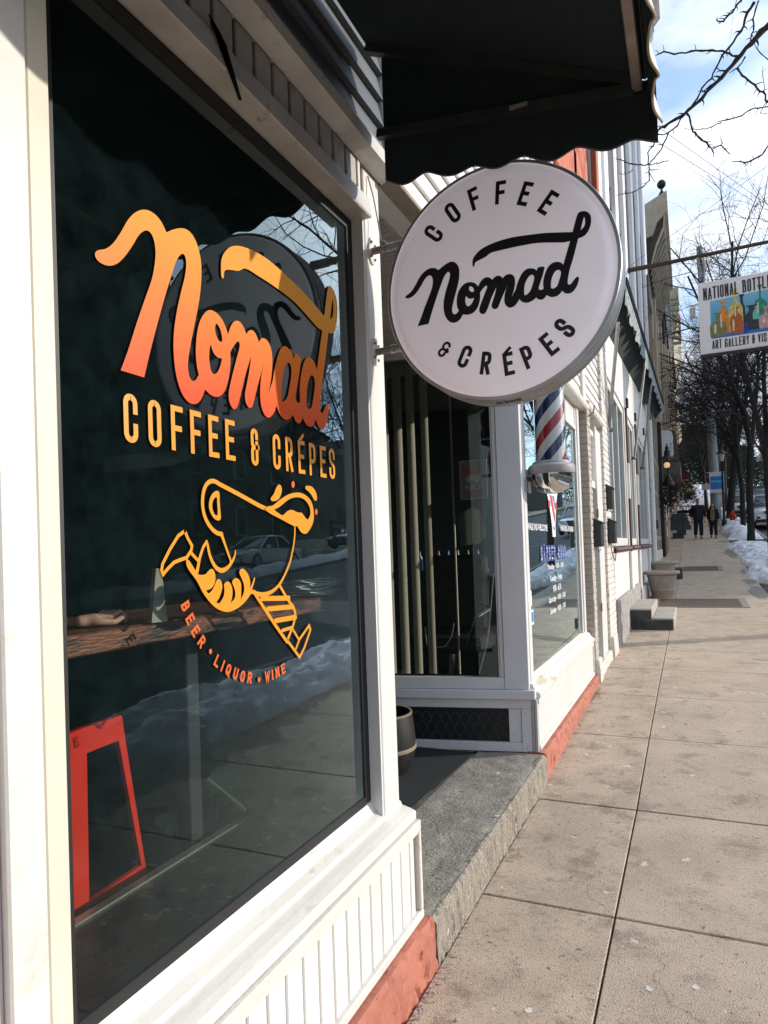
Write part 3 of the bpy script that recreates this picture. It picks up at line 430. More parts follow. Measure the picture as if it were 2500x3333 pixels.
# salmon painted masonry plinth, one rough block
random.seed(2)
def rough_block(x0, x1, y0, y1, z0f, z1f, step=.03, amp=.006, seed=0, zstep=.035, bevel=.012, nz_=5, pit=0):
    """a long block whose street face (x1) and top are gently uneven"""
    m = MB(); ny = max(2, int((y1-y0)/step)); rows = []
    for i in range(ny+1):
        y = y0+(y1-y0)*i/ny; z0, z1 = z0f(y), z1f(y); nz = max(2, int(round((z1-z0)/zstep))); prof = []
        nz = nz_
        for j in range(nz+1):
            z = z0+(z1-bevel-z0)*j/nz; n_ = noise.noise(Vector((seed, y*9, z*9)))*amp + noise.noise(Vector((seed+5, y*30, z*30)))*amp*.6
            pv = noise.noise(Vector((seed+2, y*38, z*22))); n_ -= pit*max(0, pv-.18)*3; prof.append((x1+n_+.008*(1-j/nz), y, z))
        n_ = noise.noise(Vector((seed+9, y*14, 3)))*amp*.7
        prof.append((x1-bevel+n_, y, z1+n_*.4))
        for xx in (.3, .65, 1): prof.append((x1-bevel+(x0-x1+bevel)*xx, y, z1+noise.noise(Vector((xx*7, y*9, seed)))*amp*.5))
        rows.append(prof)
    k = len(rows[0]); m.v = [p for r_ in rows for p in r_]
    for i in range(ny):
        for j in range(k-1): m.f.append((i*k+j, (i+1)*k+j, (i+1)*k+j+1, i*k+j+1))
    m.f.append(tuple(range(k-1, -1, -1))+()) ; m.f.append(tuple(range(ny*k, ny*k+k)))
    return m
part('masonry_plinth', rough_block(-1.1, -.892, -.2, 2.299, lambda y: -1.53, lambda y: -1.320, .014, .009, 1, nz_=11, pit=.014), redp, cafe, smooth=True, label='salmon red painted masonry base under the white panel')
# head beam, dentil band, cornice, dark clapboards
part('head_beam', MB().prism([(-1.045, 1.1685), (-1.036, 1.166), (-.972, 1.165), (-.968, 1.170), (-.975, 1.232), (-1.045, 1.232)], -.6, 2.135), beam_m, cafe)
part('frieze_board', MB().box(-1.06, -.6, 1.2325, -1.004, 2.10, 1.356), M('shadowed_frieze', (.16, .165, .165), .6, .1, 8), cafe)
frm = M('frieze_tile', (.40, .385, .355), .55, .1, 9, .1, 60, col2=(.3, .29, .27), thr=.6)
for k in range(27):
    y = 2.068-k*.0855; part('frieze_block', MB().bev(-1.004, y-.070, 1.236, -.9915, y, 1.352, .003), frm, cafe)
part('cornice', MB().prism([(-1.06, 1.3565), (-.990, 1.3565), (-.984, 1.345), (-.972, 1.349), (-.930, 1.368), (-.927, 1.405), (-.94, 1.43), (-1.06, 1.45)], -.6, 2.262), beam_m, cafe)
part('frieze_end', MB().bev(-1.05, 2.076, 1.2345, -.989, 2.094, 1.355, .002), white_old, cafe)
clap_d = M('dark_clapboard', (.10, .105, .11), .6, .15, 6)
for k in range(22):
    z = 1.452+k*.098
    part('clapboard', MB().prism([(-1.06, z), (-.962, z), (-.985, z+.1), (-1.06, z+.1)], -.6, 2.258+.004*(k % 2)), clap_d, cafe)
part('torn_flashing', MB().prism([(1.255, 1.252), (1.315, 1.222), (1.372, 1.12), (1.362, 1.117), (1.335, 1.165), (1.30, 1.232)], -.966, -.962, 'x'), black, cafe, label='torn black flap hanging from the window head')
# glass and its vinyl graphics
pane = part('window_pane', MB().quad((-1.05, .846, -.86), (-1.05, 2.127, -.86), (-1.05, 2.127, 1.168), (-1.05, .846, 1.168)), glass('shop_glass', (.78, .83, .81), 4.7, .019, (.18, .34, .35), wav=.03, base=-.215), cafe)
def vinyl(name, cols, z0, z1, rough=.28):
    m = bpy.data.materials.new(name); m.use_nodes = True; t = m.node_tree; b = t.nodes['Principled BSDF']; n = t.nodes.new
    g = n('ShaderNodeNewGeometry'); sx = n('ShaderNodeSeparateXYZ'); mr = n('ShaderNodeMapRange'); mr.inputs[1].default_value = z0+ZS; mr.inputs[2].default_value = z1+ZS
    c = n('ShaderNodeValToRGB'); e = c.color_ramp.elements; e[0].position = 0; e[0].color = (*cols[0], 1); e[1].position = 1; e[1].color = (*cols[-1], 1)
    for k, cc_ in enumerate(cols[1:-1]): x = e.new((k+1)/(len(cols)-1)); x.color = (*cc_, 1)
    l = t.links.new; l(g.outputs['Position'], sx.inputs[0]); l(sx.outputs[2], mr.inputs[0]); l(mr.outputs[0], c.inputs[0]); l(c.outputs[0], b.inputs['Base Color'])
    b.inputs['Roughness'].default_value = rough; b.inputs['Specular IOR Level'].default_value = .2; return m
orange_y = (.72, .28, .010); orange_d = (.62, .058, .004)
vy = vinyl('orange_gradient_vinyl', [orange_d, (.68, .15, .006), orange_y, (.74, .30, .012)], .38, .93, .45)
vcoffee = M('amber_vinyl', (.68, .28, .02), .3, .02); vorange = M('orange_vinyl', (.64, .12, .022), .3, .02)
WP = plane((-1.0455, 0, 0), (0, 1, 0), (0, 0, 1), (1, 0, 0))
def wmapn(u, v, k): 
    a = AFF; return WP(a[0][0]*u+a[0][1]*v+a[0][2], a[1][0]*u+a[1][1]*v+a[1][2], k)
m = MB(); fill2d(m, NOMAD, wmapn, 5); part('logo_lettering', m, vy, pane, label='big orange script word on the window glass')
ltr = []
for ch, y in zip('COFFEE', (1.042, 1.111, 1.181, 1.245, 1.310, 1.375)): m = MB(); glyph(m, ch, lambda u, v, k, y=y: WP(y+u, .243+v, k), .039, .102, .0064); part('letter', m, vcoffee, pane)
for ch, y in zip('&CREPES', (1.482, 1.585, 1.650, 1.718, 1.782, 1.848, 1.906)):
    m = MB(); glyph(m, ch, lambda u, v, k, y=y: WP(y+u, .240+v, k), .038, .099, .0062)
    if y == 1.718: glyph(m, "'", lambda u, v, k: WP(1.718+u, .240+v, k), .038, .09, .0048)
    part('letter', m, vcoffee, pane)
m = MB()
for k, rb in enumerate(CRIB):
    q = smooth_loop([(a, b) for a, b, c in rb], 4, False); hh = []
    for i in range(len(rb)-1): hh += [rb[i][2]+(rb[i+1][2]-rb[i][2])*t/4 for t in range(4)]
    hh.append(rb[-1][2]); 
    if len(rb) > 4 and k not in (4, 15): ribbon(m, q, hh, WP, k*1.2e-4)
    else: ribbon(m, [(a, b) for a, b, c in rb], [c for a, b, c in rb], WP, k*1.2e-4)
for k, fl in enumerate(CFILL): fill2d(m, fl, WP, 4, (20+k)*1.2e-4)
part('camel_drawing', m, vcoffee, pane, label='amber line drawing of a camel head and legs')
for d_ in CDOT: m = MB(); fill2d(m, [d_], WP, 4); part('dot', m, vorange, pane)
cy, cz, rr_ = 1.5313, .0229, .3462
for ch, ang in (('B', -157.8), ('E', -152.2), ('E', -146.6), ('R', -141.0), ('L', -128.2), ('I', -124.2), ('Q', -120.0), ('U', -114.7), ('O', -109.6), ('R', -104.5), ('W', -91.2), ('I', -87.1), ('N', -83.2), ('E', -78.3)):
    a = R(ang); up = Vector((-math.cos(a), -math.sin(a))); rt = Vector((-math.sin(a), math.cos(a))); h_ = .029; w_ = .0062 if ch == 'I' else .024 if ch == 'W' else .019
    c0 = Vector((cy+math.cos(a)*rr_, cz+math.sin(a)*rr_))-rt*w_/2-up*h_/2
    m = MB(); glyph(m, ch, lambda u, v, k, c0=c0, rt=rt, up=up: WP(c0.x+rt.x*u+up.x*v, c0.y+rt.y*u+up.y*v, k), w_, h_, .0031); part('letter', m, vorange, pane)

# interior of the cafe
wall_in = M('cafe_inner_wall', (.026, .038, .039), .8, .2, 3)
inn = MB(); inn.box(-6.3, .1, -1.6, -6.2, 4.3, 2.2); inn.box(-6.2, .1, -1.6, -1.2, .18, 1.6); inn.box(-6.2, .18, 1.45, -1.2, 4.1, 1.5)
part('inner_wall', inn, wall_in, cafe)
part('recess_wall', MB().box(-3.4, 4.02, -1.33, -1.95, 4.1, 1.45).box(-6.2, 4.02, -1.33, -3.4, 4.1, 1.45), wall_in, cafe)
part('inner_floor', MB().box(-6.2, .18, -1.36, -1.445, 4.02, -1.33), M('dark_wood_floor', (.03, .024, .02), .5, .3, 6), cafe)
ply = M('worn_black_plywood', (.012, .014, .015), .45, .5, 9, .2, 60, col2=(.10, .085, .065), thr=.58, col3=(.26, .18, .12), thr3=.70, scale3=7, soft=.03)
part('display_ledge', MB().box(-1.42, .2, -.92, -1.06, 2.26, -.9).box(-1.42, .2, -1.33, -1.40, 2.26, -.92), ply, cafe)
st = MB()
for k in range(5): st.box(-1.420-k*.006-.0045, .2, -.9, -1.420-k*.006, 1.94, -.8955)
part('metal_nosing', st, M('aluminium_strip', (.4, .37, .32), .35, .2, 20, metal=.8), cafe)
part('entry_door_wall', MB().box(-2.35, 2.27, -1.33, -2.3, 4.6, 1.36).box(-2.3, 2.262, -1.32, -1.12, 2.285, 1.355), M('dark_door_panel', (.02, .022, .022), .4), cafe)
bar = thing('wooden_bar', 'long scuffed reddish wooden bar shelf running behind the coffee shop window', 'counter', (-1.3, 1.4, -.9))
wood = M('scuffed_bar_wood', (.20, .062, .024), .45, .6, 9, .35, 60, col2=(.045, .018, .010), thr=.50, col3=(.45, .38, .30), thr3=.69, scale3=15, stretch=(3, .6, 3), soft=.05)
part('bar_top', MB().bev(-1.55, .3, -.197, -1.16, 2.205, -.149, .004), wood, bar)
for y in (.7, 1.72): part('bar_leg', MB().bev(-1.545, y, -1.33, -1.49, y+.06, -.197, .004), dark, bar)
pp = thing('paper_stack', 'untidy stack of white papers lying at the far end of the wooden bar', 'papers', (-1.3, 2.05, -.149)); random.seed(8)
PC = at(1020, 1905, x=-1.27)
for k in range(11):
    T = Matrix.Translation((-1.25+random.uniform(-.02, .02), 2.075+random.uniform(-.02, .02), -.147+k*.0046)) @ Matrix.Rotation(random.uniform(-.6, .6), 4, 'Z')
    m = MB(); n_ = 8; b0 = random.uniform(.0, .016)
    for i in range(n_+1):
        u = -1+2*i/n_; z = abs(u)**2*b0; m.v += [tuple(T @ Vector((-.08, u*.10, z))), tuple(T @ Vector((.08, u*.10, z+.001))), tuple(T @ Vector((.08, u*.10, z+.0035))), tuple(T @ Vector((-.08, u*.10, z+.0025)))]
    for i in range(n_):
        for j in range(4): m.f.append((i*4+j, i*4+(j+1) % 4, i*4+4+(j+1) % 4, i*4+4+j))
    m.f += [(0, 3, 2, 1), (n_*4, n_*4+1, n_*4+2, n_*4+3)]
    part('sheet', m, M('paper', (.75, .75, .74), .7, .03), pp)
XM = -1.145; q0, q1, q2, q3 = at(494, 2028, x=XM), at(545, 2022, x=XM), at(526, 1850, x=XM), at(508, 1850, x=XM)
single('reflection_strip', MB().prism([(q.y, q.z) for q in (q0, q1, q2, q3)], XM-.012, XM, 'x'), M('grey_strip', (.36, .32, .27), .7, .08), 'tall tapered grey strip added for a reflection against the front of the wooden bar', 'strip', tuple(q0))  # window reflection modelled as a solid grey strip
# red metal chair
red = M('red_enamel', (.72, .03, .010), .3, .1, 5, .1, 40, col2=(.22, .015, .01), thr=.66, coat=.3)
ch = thing('red_chair', 'red pressed metal cafe chair seen through the lower left of the window', 'chair', (-1.75, 1.35, -1.33))
XC = -1.53; zq = lambda a, b: (lambda p: (p.y, p.z))(at(a*.8439, 2300+b*.8439, x=XC))
oTL, oTR, iTL, iTR, oBR, iBR, iBL, oBL = zq(228, 118), zq(470, 33), zq(335, 180), zq(460, 130), zq(568, 640), zq(548, 612), zq(345, 758), zq(228, 850)
lm = ((iTL[0]+0, oTL[1]), )
part('back_frame', MB().prism([oTL, zq(335, 78), iTL, iBL, zq(345, 790), oBL], XC-.02, XC, 'x').prism([zq(335.5, 78), oTR, zq(476, 60), iTR, zq(335.5, 180)], XC-.019, XC-.001, 'x').prism([zq(476, 60.5), zq(486, 130), oBR, iBR, zq(460, 130.5)], XC-.018, XC-.002, 'x').prism([zq(345.5, 758), iBR, oBR, zq(562, 655), zq(345.5, 775)], XC-.017, XC-.003, 'x'), red, ch)
part('seat', MB().bev(-1.98, 1.25, -1.06, -1.56, 1.60, -1.03, .01), red, ch)
for a_, b_ in ((-1.57, 1.22), (-1.57, 1.52), (-1.95, 1.22), (-1.95, 1.52)): part('leg', MB().tube([(a_, b_+.05, -1.06), (a_+(.03 if a_ > -1.7 else -.03), b_+(.03 if b_ > 1.4 else -.03), -1.33)], [.018, .012], 8), red, ch)
# monstera plant
pl = thing('potted_monstera', 'dark green monstera plant on the floor behind the window ledge', 'plant', (-1.75, 2.15, -1.33)); random.seed(4)
part('pot', MB().lathe([(0, 0), (.09, 0), (.12, .2), (.11, .2), (.1, .17), (0, .17)], (-1.75, 2.15, -1.33), 20), M('dark_pot', (.05, .05, .05), .6), pl, True)
leafm = M('monstera_leaf', (.03, .075, .045), .35, .25, 20)
lf = [(0,0),(.18,-.1),(.42,-.02),(.5,.2),(.32,.22,1),(.52,.34),(.46,.55),(.28,.42,1),(.4,.72),(.25,.85),(.14,.6,1),(.16,.98),(0,1.08),(-.16,.98),(-.14,.6,1),(-.25,.85),(-.4,.72),(-.28,.42,1),(-.46,.55),(-.52,.34),(-.32,.22,1),(-.5,.2),(-.42,-.02),(-.18,-.1)]
for k, (dx, dy, dz, s_, az) in enumerate([(.14, -.12, .38, .2, .5), (.12, .1, .30, .19, -.4), (.05, -.02, .52, .17, .1), (.16, .2, .42, .16, -.9), (.0, -.25, .27, .15, .9), (.02, .25, .2, .15, 2.0)]):
    c0 = Vector((-1.75+dx, 2.15+dy, -1.33+.15+dz)); ex = Vector((0, 1, .25*math.sin(az))).normalized(); ey = Vector((.55, math.sin(az)*.5, -.6)).normalized(); en = ex.cross(ey)
    m = MB(); fill2d(m, [lf], lambda u, v, k_: c0+ex*u*s_+ey*v*s_+en*0, 3); lo = part('leaf', m, leafm, pl)
    part('stem', MB().tube([(-1.75, 2.15, -1.17), (c0.x-.05, (c0.y+2.15)/2, c0.z), tuple(c0)], .005, 5), leafm, pl)

# ================================================================ ROUND SIGN
SX, SZ_, SY0, SY1, SR = -.5335, .852, 2.12, 2.235, .381
sgn = thing('round_sign', 'large round white projecting sign with black lettering bolted to the white post', 'sign', (SX, SY0, SZ_))
metal = M('brushed_grey_metal', (.33, .34, .345), .38, .1, 12, .05, 60, metal=.6)
bod = part('sign_body', MB().lathe([(SR-.012, 0), (SR-.002, .001), (SR, .004), (SR, .012), (SR-.003, .014), (SR-.003, .101), (SR, .103), (SR, .113), (SR-.012, .115), (0, .115)], (SX, SY0, SZ_), 128, 'y'), metal, sgn, True)
for k in range(3): part('rim_bead', MB().lathe([(SR-.0035, 0), (SR-.001, .002), (SR-.001, .005), (SR-.0035, .007)], (SX, SY0+.03+k*.025, SZ_), 96, 'y'), metal, sgn, True)
part('rim_joint', MB().box(SX+.0, SY0+.005, SZ_-SR-.004, SX+.004, SY1-.004, SZ_-SR+.003).box(SX-.03, SY0+.05, SZ_-SR-.006, SX+.055, SY0+.075, SZ_-SR+.002), metal, sgn)
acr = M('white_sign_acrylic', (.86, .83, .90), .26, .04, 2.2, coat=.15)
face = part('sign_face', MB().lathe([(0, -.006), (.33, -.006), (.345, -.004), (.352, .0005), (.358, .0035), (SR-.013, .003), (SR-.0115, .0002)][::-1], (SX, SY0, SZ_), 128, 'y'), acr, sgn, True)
SP = plane((SX, SY0-.0075, SZ_), (1, 0, 0), (0, 0, 1), (0, -1, 0))
_b = acr.node_tree.nodes['Principled BSDF']; _b.inputs['Emission Color'].default_value = (1, .93, 1, 1); _b.inputs['Emission Strength'].default_value = .13   # weak glow added to brighten the shaded sign face
blk = M('black_vinyl', (.013, .013, .014), .3, .05)
ddx, ddz = -.5296-SX, .8622-SZ_
m = MB(); fill2d(m, NOMAD, lambda u, v, k: SP(u+ddx, v+ddz, k), 5); part('script_lettering', m, blk, face)
def arc_letters(lst, flip):
    for ch_, r_, ang in lst:
        a = R(ang); d = Vector((math.cos(a), math.sin(a))); up = d if not flip else -d; rt = Vector((up.y, -up.x)); h_ = .0735*(.75 if ch_ == '&' else 1); w_ = .033 if ch_ != 'C' and ch_ != 'O' else .036
        c0 = d*r_-rt*w_/2-up*h_/2+Vector((ddx, ddz))
        m = MB(); glyph(m, ch_, lambda u, v, k: SP(c0.x+rt.x*u+up.x*v, c0.y+rt.y*u+up.y*v, k), w_, h_, .0062 if ch_ != '&' else .0042)
        if ch_ == 'E' and flip and abs(ang+84.5) < .1: glyph(m, "'", lambda u, v, k: SP(c0.x+rt.x*u+up.x*v, c0.y+rt.y*u+up.y*v, k), w_, h_*.92, .005)
        part('letter', m, blk, face)
arc_letters([('C', .278, 138.1), ('O', .276, 120.1), ('F', .274, 103.4), ('F', .266, 85.2), ('E', .261, 67.4), ('E', .259, 49.1)], False)
arc_letters([('&', .275, -131.6), ('C', .265, -115.7), ('R', .274, -99.7), ('E', .284, -84.5), ('P', .284, -71.9), ('E', .287, -57.2), ('S', .285, -44.2)], True)
rust = M('rusty_steel', (.22, .19, .16), .6, .3, 20, .4, 70, col2=(.25, .10, .04), thr=.55)
for z in (1.068, .708):
    part('mounting_arm', MB().tube([(-.99, 2.178, z), (-.93, 2.178, z), (-.90, 2.178, z)], .0125, 14), rust, sgn, True)
    part('arm_sleeve', MB().tube([(-.932, 2.178, z), (-.86, 2.178, z)], .0165, 14).tube([(-.915, 2.178, z-.012), (-.915, 2.16, z-.012)], .003, 6), metal, sgn, True)
    pt = part('mounting_plate', MB().lathe([(0, .007), (.047, .007), (.049, .004), (.049, 0)], (-.995, 2.176, z), 40, 'x', 1, 1).v and MB().lathe([(0, .007), (.047, .007), (.049, .004), (.049, 0)], (-.995, 2.176, z), 40, 'x', .62, 1.0), white, sgn, True)
    bl = MB()
    for a in range(4): bl.lathe([(.0, .006), (.004, .005), (.0055, 0)], (-.988, 2.176+.021*math.cos(a*math.pi/2+.7), z+.036*math.sin(a*math.pi/2+.7)), 8, 'x')
    part('bolt', bl, rust, pt, True)
cable = [at(1197, 573, x=-.99), at(1215, 640, x=-.975), at(1230, 720, x=-.965), at(1240, 780, x=-.955), Vector((-.94, 2.17, 1.09)), Vector((-.93, 2.175, 1.08))]
single('sign_cable', MB().tube([tuple(p) for p in cable], .0028, 6), M('grey_cable', (.3, .28, .25), .6), 'thin grey cable hanging down the post to the round sign', 'cable', tuple(cable[0]), True)

# ================================================================ AWNING OVER THE CAFE
aw = thing('cafe_awning', 'dark canvas awning with scalloped edge over the coffee shop window', 'awning', (-.5, .3, 1.3))
canv = M('black_green_canvas', (.0095, .0185, .021), .85, .15, 12, .3, 200); canv2 = M('cream_canvas_face', (.62, .58, .53), .8, .1, 10, .3, 120)
AY0, AY1 = -1.3, 2.08
XW, XB, ZW, ZB = -.935, -.075, 1.715, 1.315
cp = MB().prism([(XW, ZW), (XB+.01, ZB+.012), (XB+.01, ZB+.017), (XW, ZW+.005)], AY0, AY1); part('canopy', cp, canv, aw)
part('canopy_cover', MB().prism([(XW, ZW+.006), (XB+.012, ZB+.018), (XB+.012, ZB+.021), (XW, ZW+.009)], AY0, AY1+.004), canv, aw)
galv = M('galvanised_bar', (.035, .04, .04), .5, .25, 8, metal=.3); galv2 = M('bare_steel_bar', (.30, .25, .22), .45, .25, 9, metal=.4)
part('front_bar', MB().bev(XB-.028, AY0, ZB-.024, XB, AY1-.012, ZB+.004, .003), galv2, aw)
def strut(a, b, wd=.024):
    a, b = Vector(a), Vector(b); d = (b-a).normalized(); s_ = Vector((0, 1, 0)); q = d.cross(s_)
    vs = []
    for p in (a, b):
        for i, j in ((-1, -1), (1, -1), (1, 1), (-1, 1)): vs.append(p+q*i*wd/2+s_*j*wd/2)
    return MB().add(vs, [(0,1,5,4),(1,2,6,5),(2,3,7,6),(3,0,4,7),(0,3,2,1),(4,5,6,7)])
part('side_strut', strut((XW, AY1-.015, ZW-.012), (XB-.015, AY1-.015, ZB+.003), .028), galv, aw)
part('side_strut', strut((XW+.03, AY1-.014, 1.40), (XB-.02, AY1-.014, ZB-.014), .026), galv, aw)
part('strut_label', MB().box(-.455, AY1-.032, 1.338, -.40, AY1-.0285, 1.35, None), M('grey_sticker', (.2, .2, .2), .5), aw)
# side curtain (closed triangle) and scalloped valances
sc_ = MB(); nn = 60
def scal(t, per, amp): return amp*(.5+.5*math.cos(2*math.pi*t/per))
pts_t, pts_b = [], []
for i in range(nn+1):
    t = i/nn; x = XW+.045+(XB+.035-XW-.045)*t
    zt = ZW+(ZB-ZW)*min(1, (x-XW)/(XB-XW))+.012; zb = 1.256-.092*t - .024*(.5-.5*math.cos(2*math.pi*(t*5.3+.1)))**.8
    yo = AY1+.004+.006*math.sin(t*22); pts_t.append((x, AY1+.002, zt)); pts_b.append((x, yo, zb))
sc_.v = pts_t+pts_b+[(a, b+.003, c) for a, b, c in pts_t+pts_b]; q = nn+1
for i in range(nn): sc_.f += [(i, i+1, q+i+1, q+i), (2*q+i, 3*q+i, 3*q+i+1, 2*q+i+1), (q+i, q+i+1, 3*q+i+1, 3*q+i)]
part('side_curtain', sc_, canv, aw)
part('edge_piping', MB().tube([(p[0], p[1]+.0015, p[2]) for p in pts_b], .0028, 6), M('grey_piping', (.10, .10, .10), .7), aw, True)
fv = MB(); fo = MB(); nn = 220; per = .215; P1, P2 = [], []
for i in range(nn+1):
    y = AY1-(AY1-AY0)*i/nn; ph = (AY1-y)/per; zb = 1.222-.040*abs(math.sin(math.pi*(ph+.25)))**.9; xo = XB+.034+.010*math.cos(2*math.pi*ph)
    P1.append((XB+.012, y, ZB+.015)); P2.append((xo, y, zb))
q = nn+1
fv.v = P1+P2; fo.v = [(a+.004, b, c) for a, b, c in P1]+[(a+.006, b, c-.001) for a, b, c in P2]
for i in range(nn):
    fv.f.append((i, i+1, q+i+1, q+i)); fo.f.append((i, q+i, q+i+1, i+1))
part('front_valance', fv, canv, aw, True); part('valance_face', fo, canv2, aw, True)
part('valance_piping', MB().tube([(p[0]+.003, p[1], p[2]) for p in P2], .0035, 6), M('tan_piping', (.30, .25, .17), .7), aw, True)

# ================================================================ ENTRY STEP
sm_ = MB(); nx, ny = 60, 130
def cleft(x, y):
    a = noise.fractal(Vector((x*2.2, y*2.2, 1)), 1, 2, 4)*3.2; b = math.floor(a); f = a-b; f = min(1, max(0, (f-.42)*6)); e = noise.noise(Vector((x*16, y*10, 4)))
    return (b+f)*.0030+max(0, e-.25)*-.012+noise.noise(Vector((x*45, y*45, 2)))*.0008
for i in range(ny+1):
    y = 2.302+(4.36-2.302)*i/ny
    for j in range(nx+1):
        x = -2.05+(1.158-.018)*j/nx; ed = max(0, (x+.95)/.05); sm_.v.append((x, y, -1.328+cleft(x, y)*(1-ed*.6)-.006*ed*ed))
for i in range(ny):
    for j in range(nx): k = i*(nx+1)+j; sm_.f.append((k, k+1, k+nx+2, k+nx+1))
sm_.box(-2.05, 2.302, -1.53, -.93, 4.36, -1.345)
grit(slate); grit(stonef)
stp = single('stone_step', sm_, slate, 'broad grey slate doorstep in the entry between the coffee shop and the barber shop', 'step', (-1.4, 3.3, -1.5), True)
m = MB()
m = rough_block(-.93, -.8895, 2.303, 4.358, lambda y: -1.52, lambda y: -1.331, .014, .006, 4, bevel=.016, nz_=11, pit=.009); r_ = single('step_riser', m, stonef, None, None, (-1.4, 3.3, -1.5), True); r_.parent = stp; r_.location = (0, 0, 0); r_.name = 'riser'
for k_ in list(r_.keys()): del r_[k_]
A_, B_ = at(1555, 2450, z=-1.318), at(1335, 2630, z=-1.318)
mat_ = thing('door_mat', 'dark ribbed rubber mat lying on the slate step in the recessed entry', 'mat', (-1.5, 3.2, -1.324))
mb = MB(); mb.v = [(A_.x, A_.y, -1.316), (B_.x, B_.y, -1.316), (-2.3, B_.y-.1, -1.316), (-2.3, 4.2, -1.316), (A_.x, 4.2, -1.316)]; mb.v += [(a, b, -1.306) for a, b, c in mb.v]
mb.f = [(5, 6, 7, 8, 9)]+[(i, (i+1) % 5, (i+1) % 5+5, i+5) for i in range(5)]; part('mat_base', mb, M('mat_rubber', (.012, .015, .016), .7), mat_)
mb = MB(); random.seed(3)
dirv = (A_-B_).normalized(); 
k = 0
for i in range(60):
    x_ = A_.x-.012-i*.013
    y0_ = B_.y+(A_.y-B_.y)*((x_-B_.x)/(A_.x-B_.x)) if abs(A_.x-B_.x) > .02 else B_.y
    y0_ = max(B_.y-.08, min(4.15, y0_))
    mb.bev(x_-.0035, 2.36, -1.306, x_+.0035, 4.18, -1.3035, .001)
part('mat_rib', mb, M('mat_rubber_rib', (.022, .026, .027), .6), mat_, kind='stuff')
# round dark tin behind the post
tb = thing('round_bin', 'dark round metal bin partly hidden behind the white corner post', 'bin', (-1.75, 3.66, -1.32))
RT = at(1345, 2420, y=3.66); BR_ = .21; T_ = Vector((RT.x-BR_, 3.66, 0)); zt_ = at(1331, 2328, y=3.66).z
part('bin_shell', MB().lathe([(.0, -1.32), (.13, -1.32), (.17, -1.28), (.20, -1.21), (.21, -1.12), (.205, -1.04), (.192, zt_), (.183, zt_), (.195, -1.04), (.2, -1.12), (.19, -1.2), (.15, -1.27), (0, -1.29)], T_, 44), M('dark_bronze', (.03, .028, .026), .4, .3, 9, metal=.3), tb, True)
part('bin_hoop', MB().lathe([(.208, -1.165), (.214, -1.16), (.214, -1.145), (.209, -1.14)], T_, 44), M('worn_rim', (.25, .2, .14), .5), tb, True); part('bin_rim', MB().lathe([(.183, zt_), (.196, zt_+.001), (.196, zt_+.01), (.183, zt_+.01)], T_, 44), M('worn_rim', (.25, .2, .14), .5), tb, True)

# ================================================================ BARBER SHOP
bs = thing('barber_shop', 'white barber shop front beyond the entry step with blinds and lettered street window', 'shop front', (-1.1, 5.6, -1.5))
TW = Matrix(((1, 0, 0, 0), (.2, 1, 0, 4.38+.19), (0, 0, 1, 0), (0, 0, 0, 1)))      # entry side wall: local y=0 plane runs slightly askew
gw = M('entry_white_paint', (.66, .65, .66), .5, .05, 3, .08, 50, col2=(.45, .42, .38), thr=.70, col3=(.15, .13, .12), thr3=.76, scale3=40)
def eb(nm, x0, x1, z0, z1, d0=-.012, d1=.05, m_=None, b=.003, par=None, label=None):
    return part(nm, MB().bev(x0, d0, z0, x1, d1, z1, b, TW), m_ or gw, par or bs, label=label)
eb('corner_post', -1.137, -.9855, -.925, 1.358, -.004, .12)
part('street_post', MB().bev(-1.1, 4.42, -.925, -.98, 4.497, 1.358, .003), white, bs)
eb('window_jamb', -1.166, -1.1385, -.848, 1.358, .006, .05); eb('window_jamb', -1.178, -1.1665, -.848, 1.358, .014, .05)
eb('window_rail', -2.9, -1.139, -.924, -.8485, .0, .06)
eb('window_head', -2.9, -1.139, 1.30, 1.36, .0, .06)
part('entry_sill', MB().bev(-2.9, -.03, -.984, -.9455, .06, -.926, .004, TW), gw, bs)
eb('panel_rail', -2.9, -.976, -1.047, -.985, -.006, .03); eb('panel_rail', -2.9, -1.0415, -1.326, -1.268, -.006, .03)
eb('panel_stile', -1.04, -.977, -1.326, -1.0475, -.006, .03); eb('panel_filler', -1.122, -1.0415, -1.2675, -1.0475, .004, .03)
part('corner_trim', MB().bev(-.975, -.010, -1.326, -.957, .03, -.986, .002, TW), M('grey_corner_trim', (.42, .41, .41), .5, .08), bs); part('corner_trim', MB().bev(-.9555, -.016, -1.326, -.939, .03, -.986, .002, TW), M('grey_corner_trim', (.42, .41, .41)), bs)
eb('vent_backing', -2.9, -1.1225, -1.2675, -1.0475, .022, .03, black)
gm = MB(); 
for r_i in range(3):
    for c_i in range(22):
        x = -1.16-c_i*.062-(r_i % 2)*.031; z = -1.255+r_i*.062
        gm.tube([tuple(TW @ Vector((x+.03*math.cos(a), .012, z+.05*math.sin(a)))) for a in [math.pi*t/8 for t in range(9)]], .0035, 4, False)
part('vent_scroll', gm, M('dark_grille', (.045, .055, .05), .5), bs, kind='stuff')
rv = MB()
for x, z in ((-1.01, -1.07), (-1.01, -1.30), (-1.085, -1.22), (-.966, -1.03), (-.966, -1.26), (-1.3, -1.016)): rv.lathe([(0, -.003), (.003, -.002), (.004, 0)], TW @ Vector((x, -.0065, z)), 8, 'y')
part('screw', rv, M('dull_screw', (.3, .3, .3), .4, metal=.5), bs)
ep = part('entry_pane', MB().quad(*[TW @ Vector(p) for p in ((-2.9, .03, -.85), (-1.15, .03, -.85), (-1.15, .03, 1.31), (-2.9, .03, 1.31))]), glass('entry_glass', (.85, .88, .86), 1.5, .008, (.3, .34, .32)), bs)
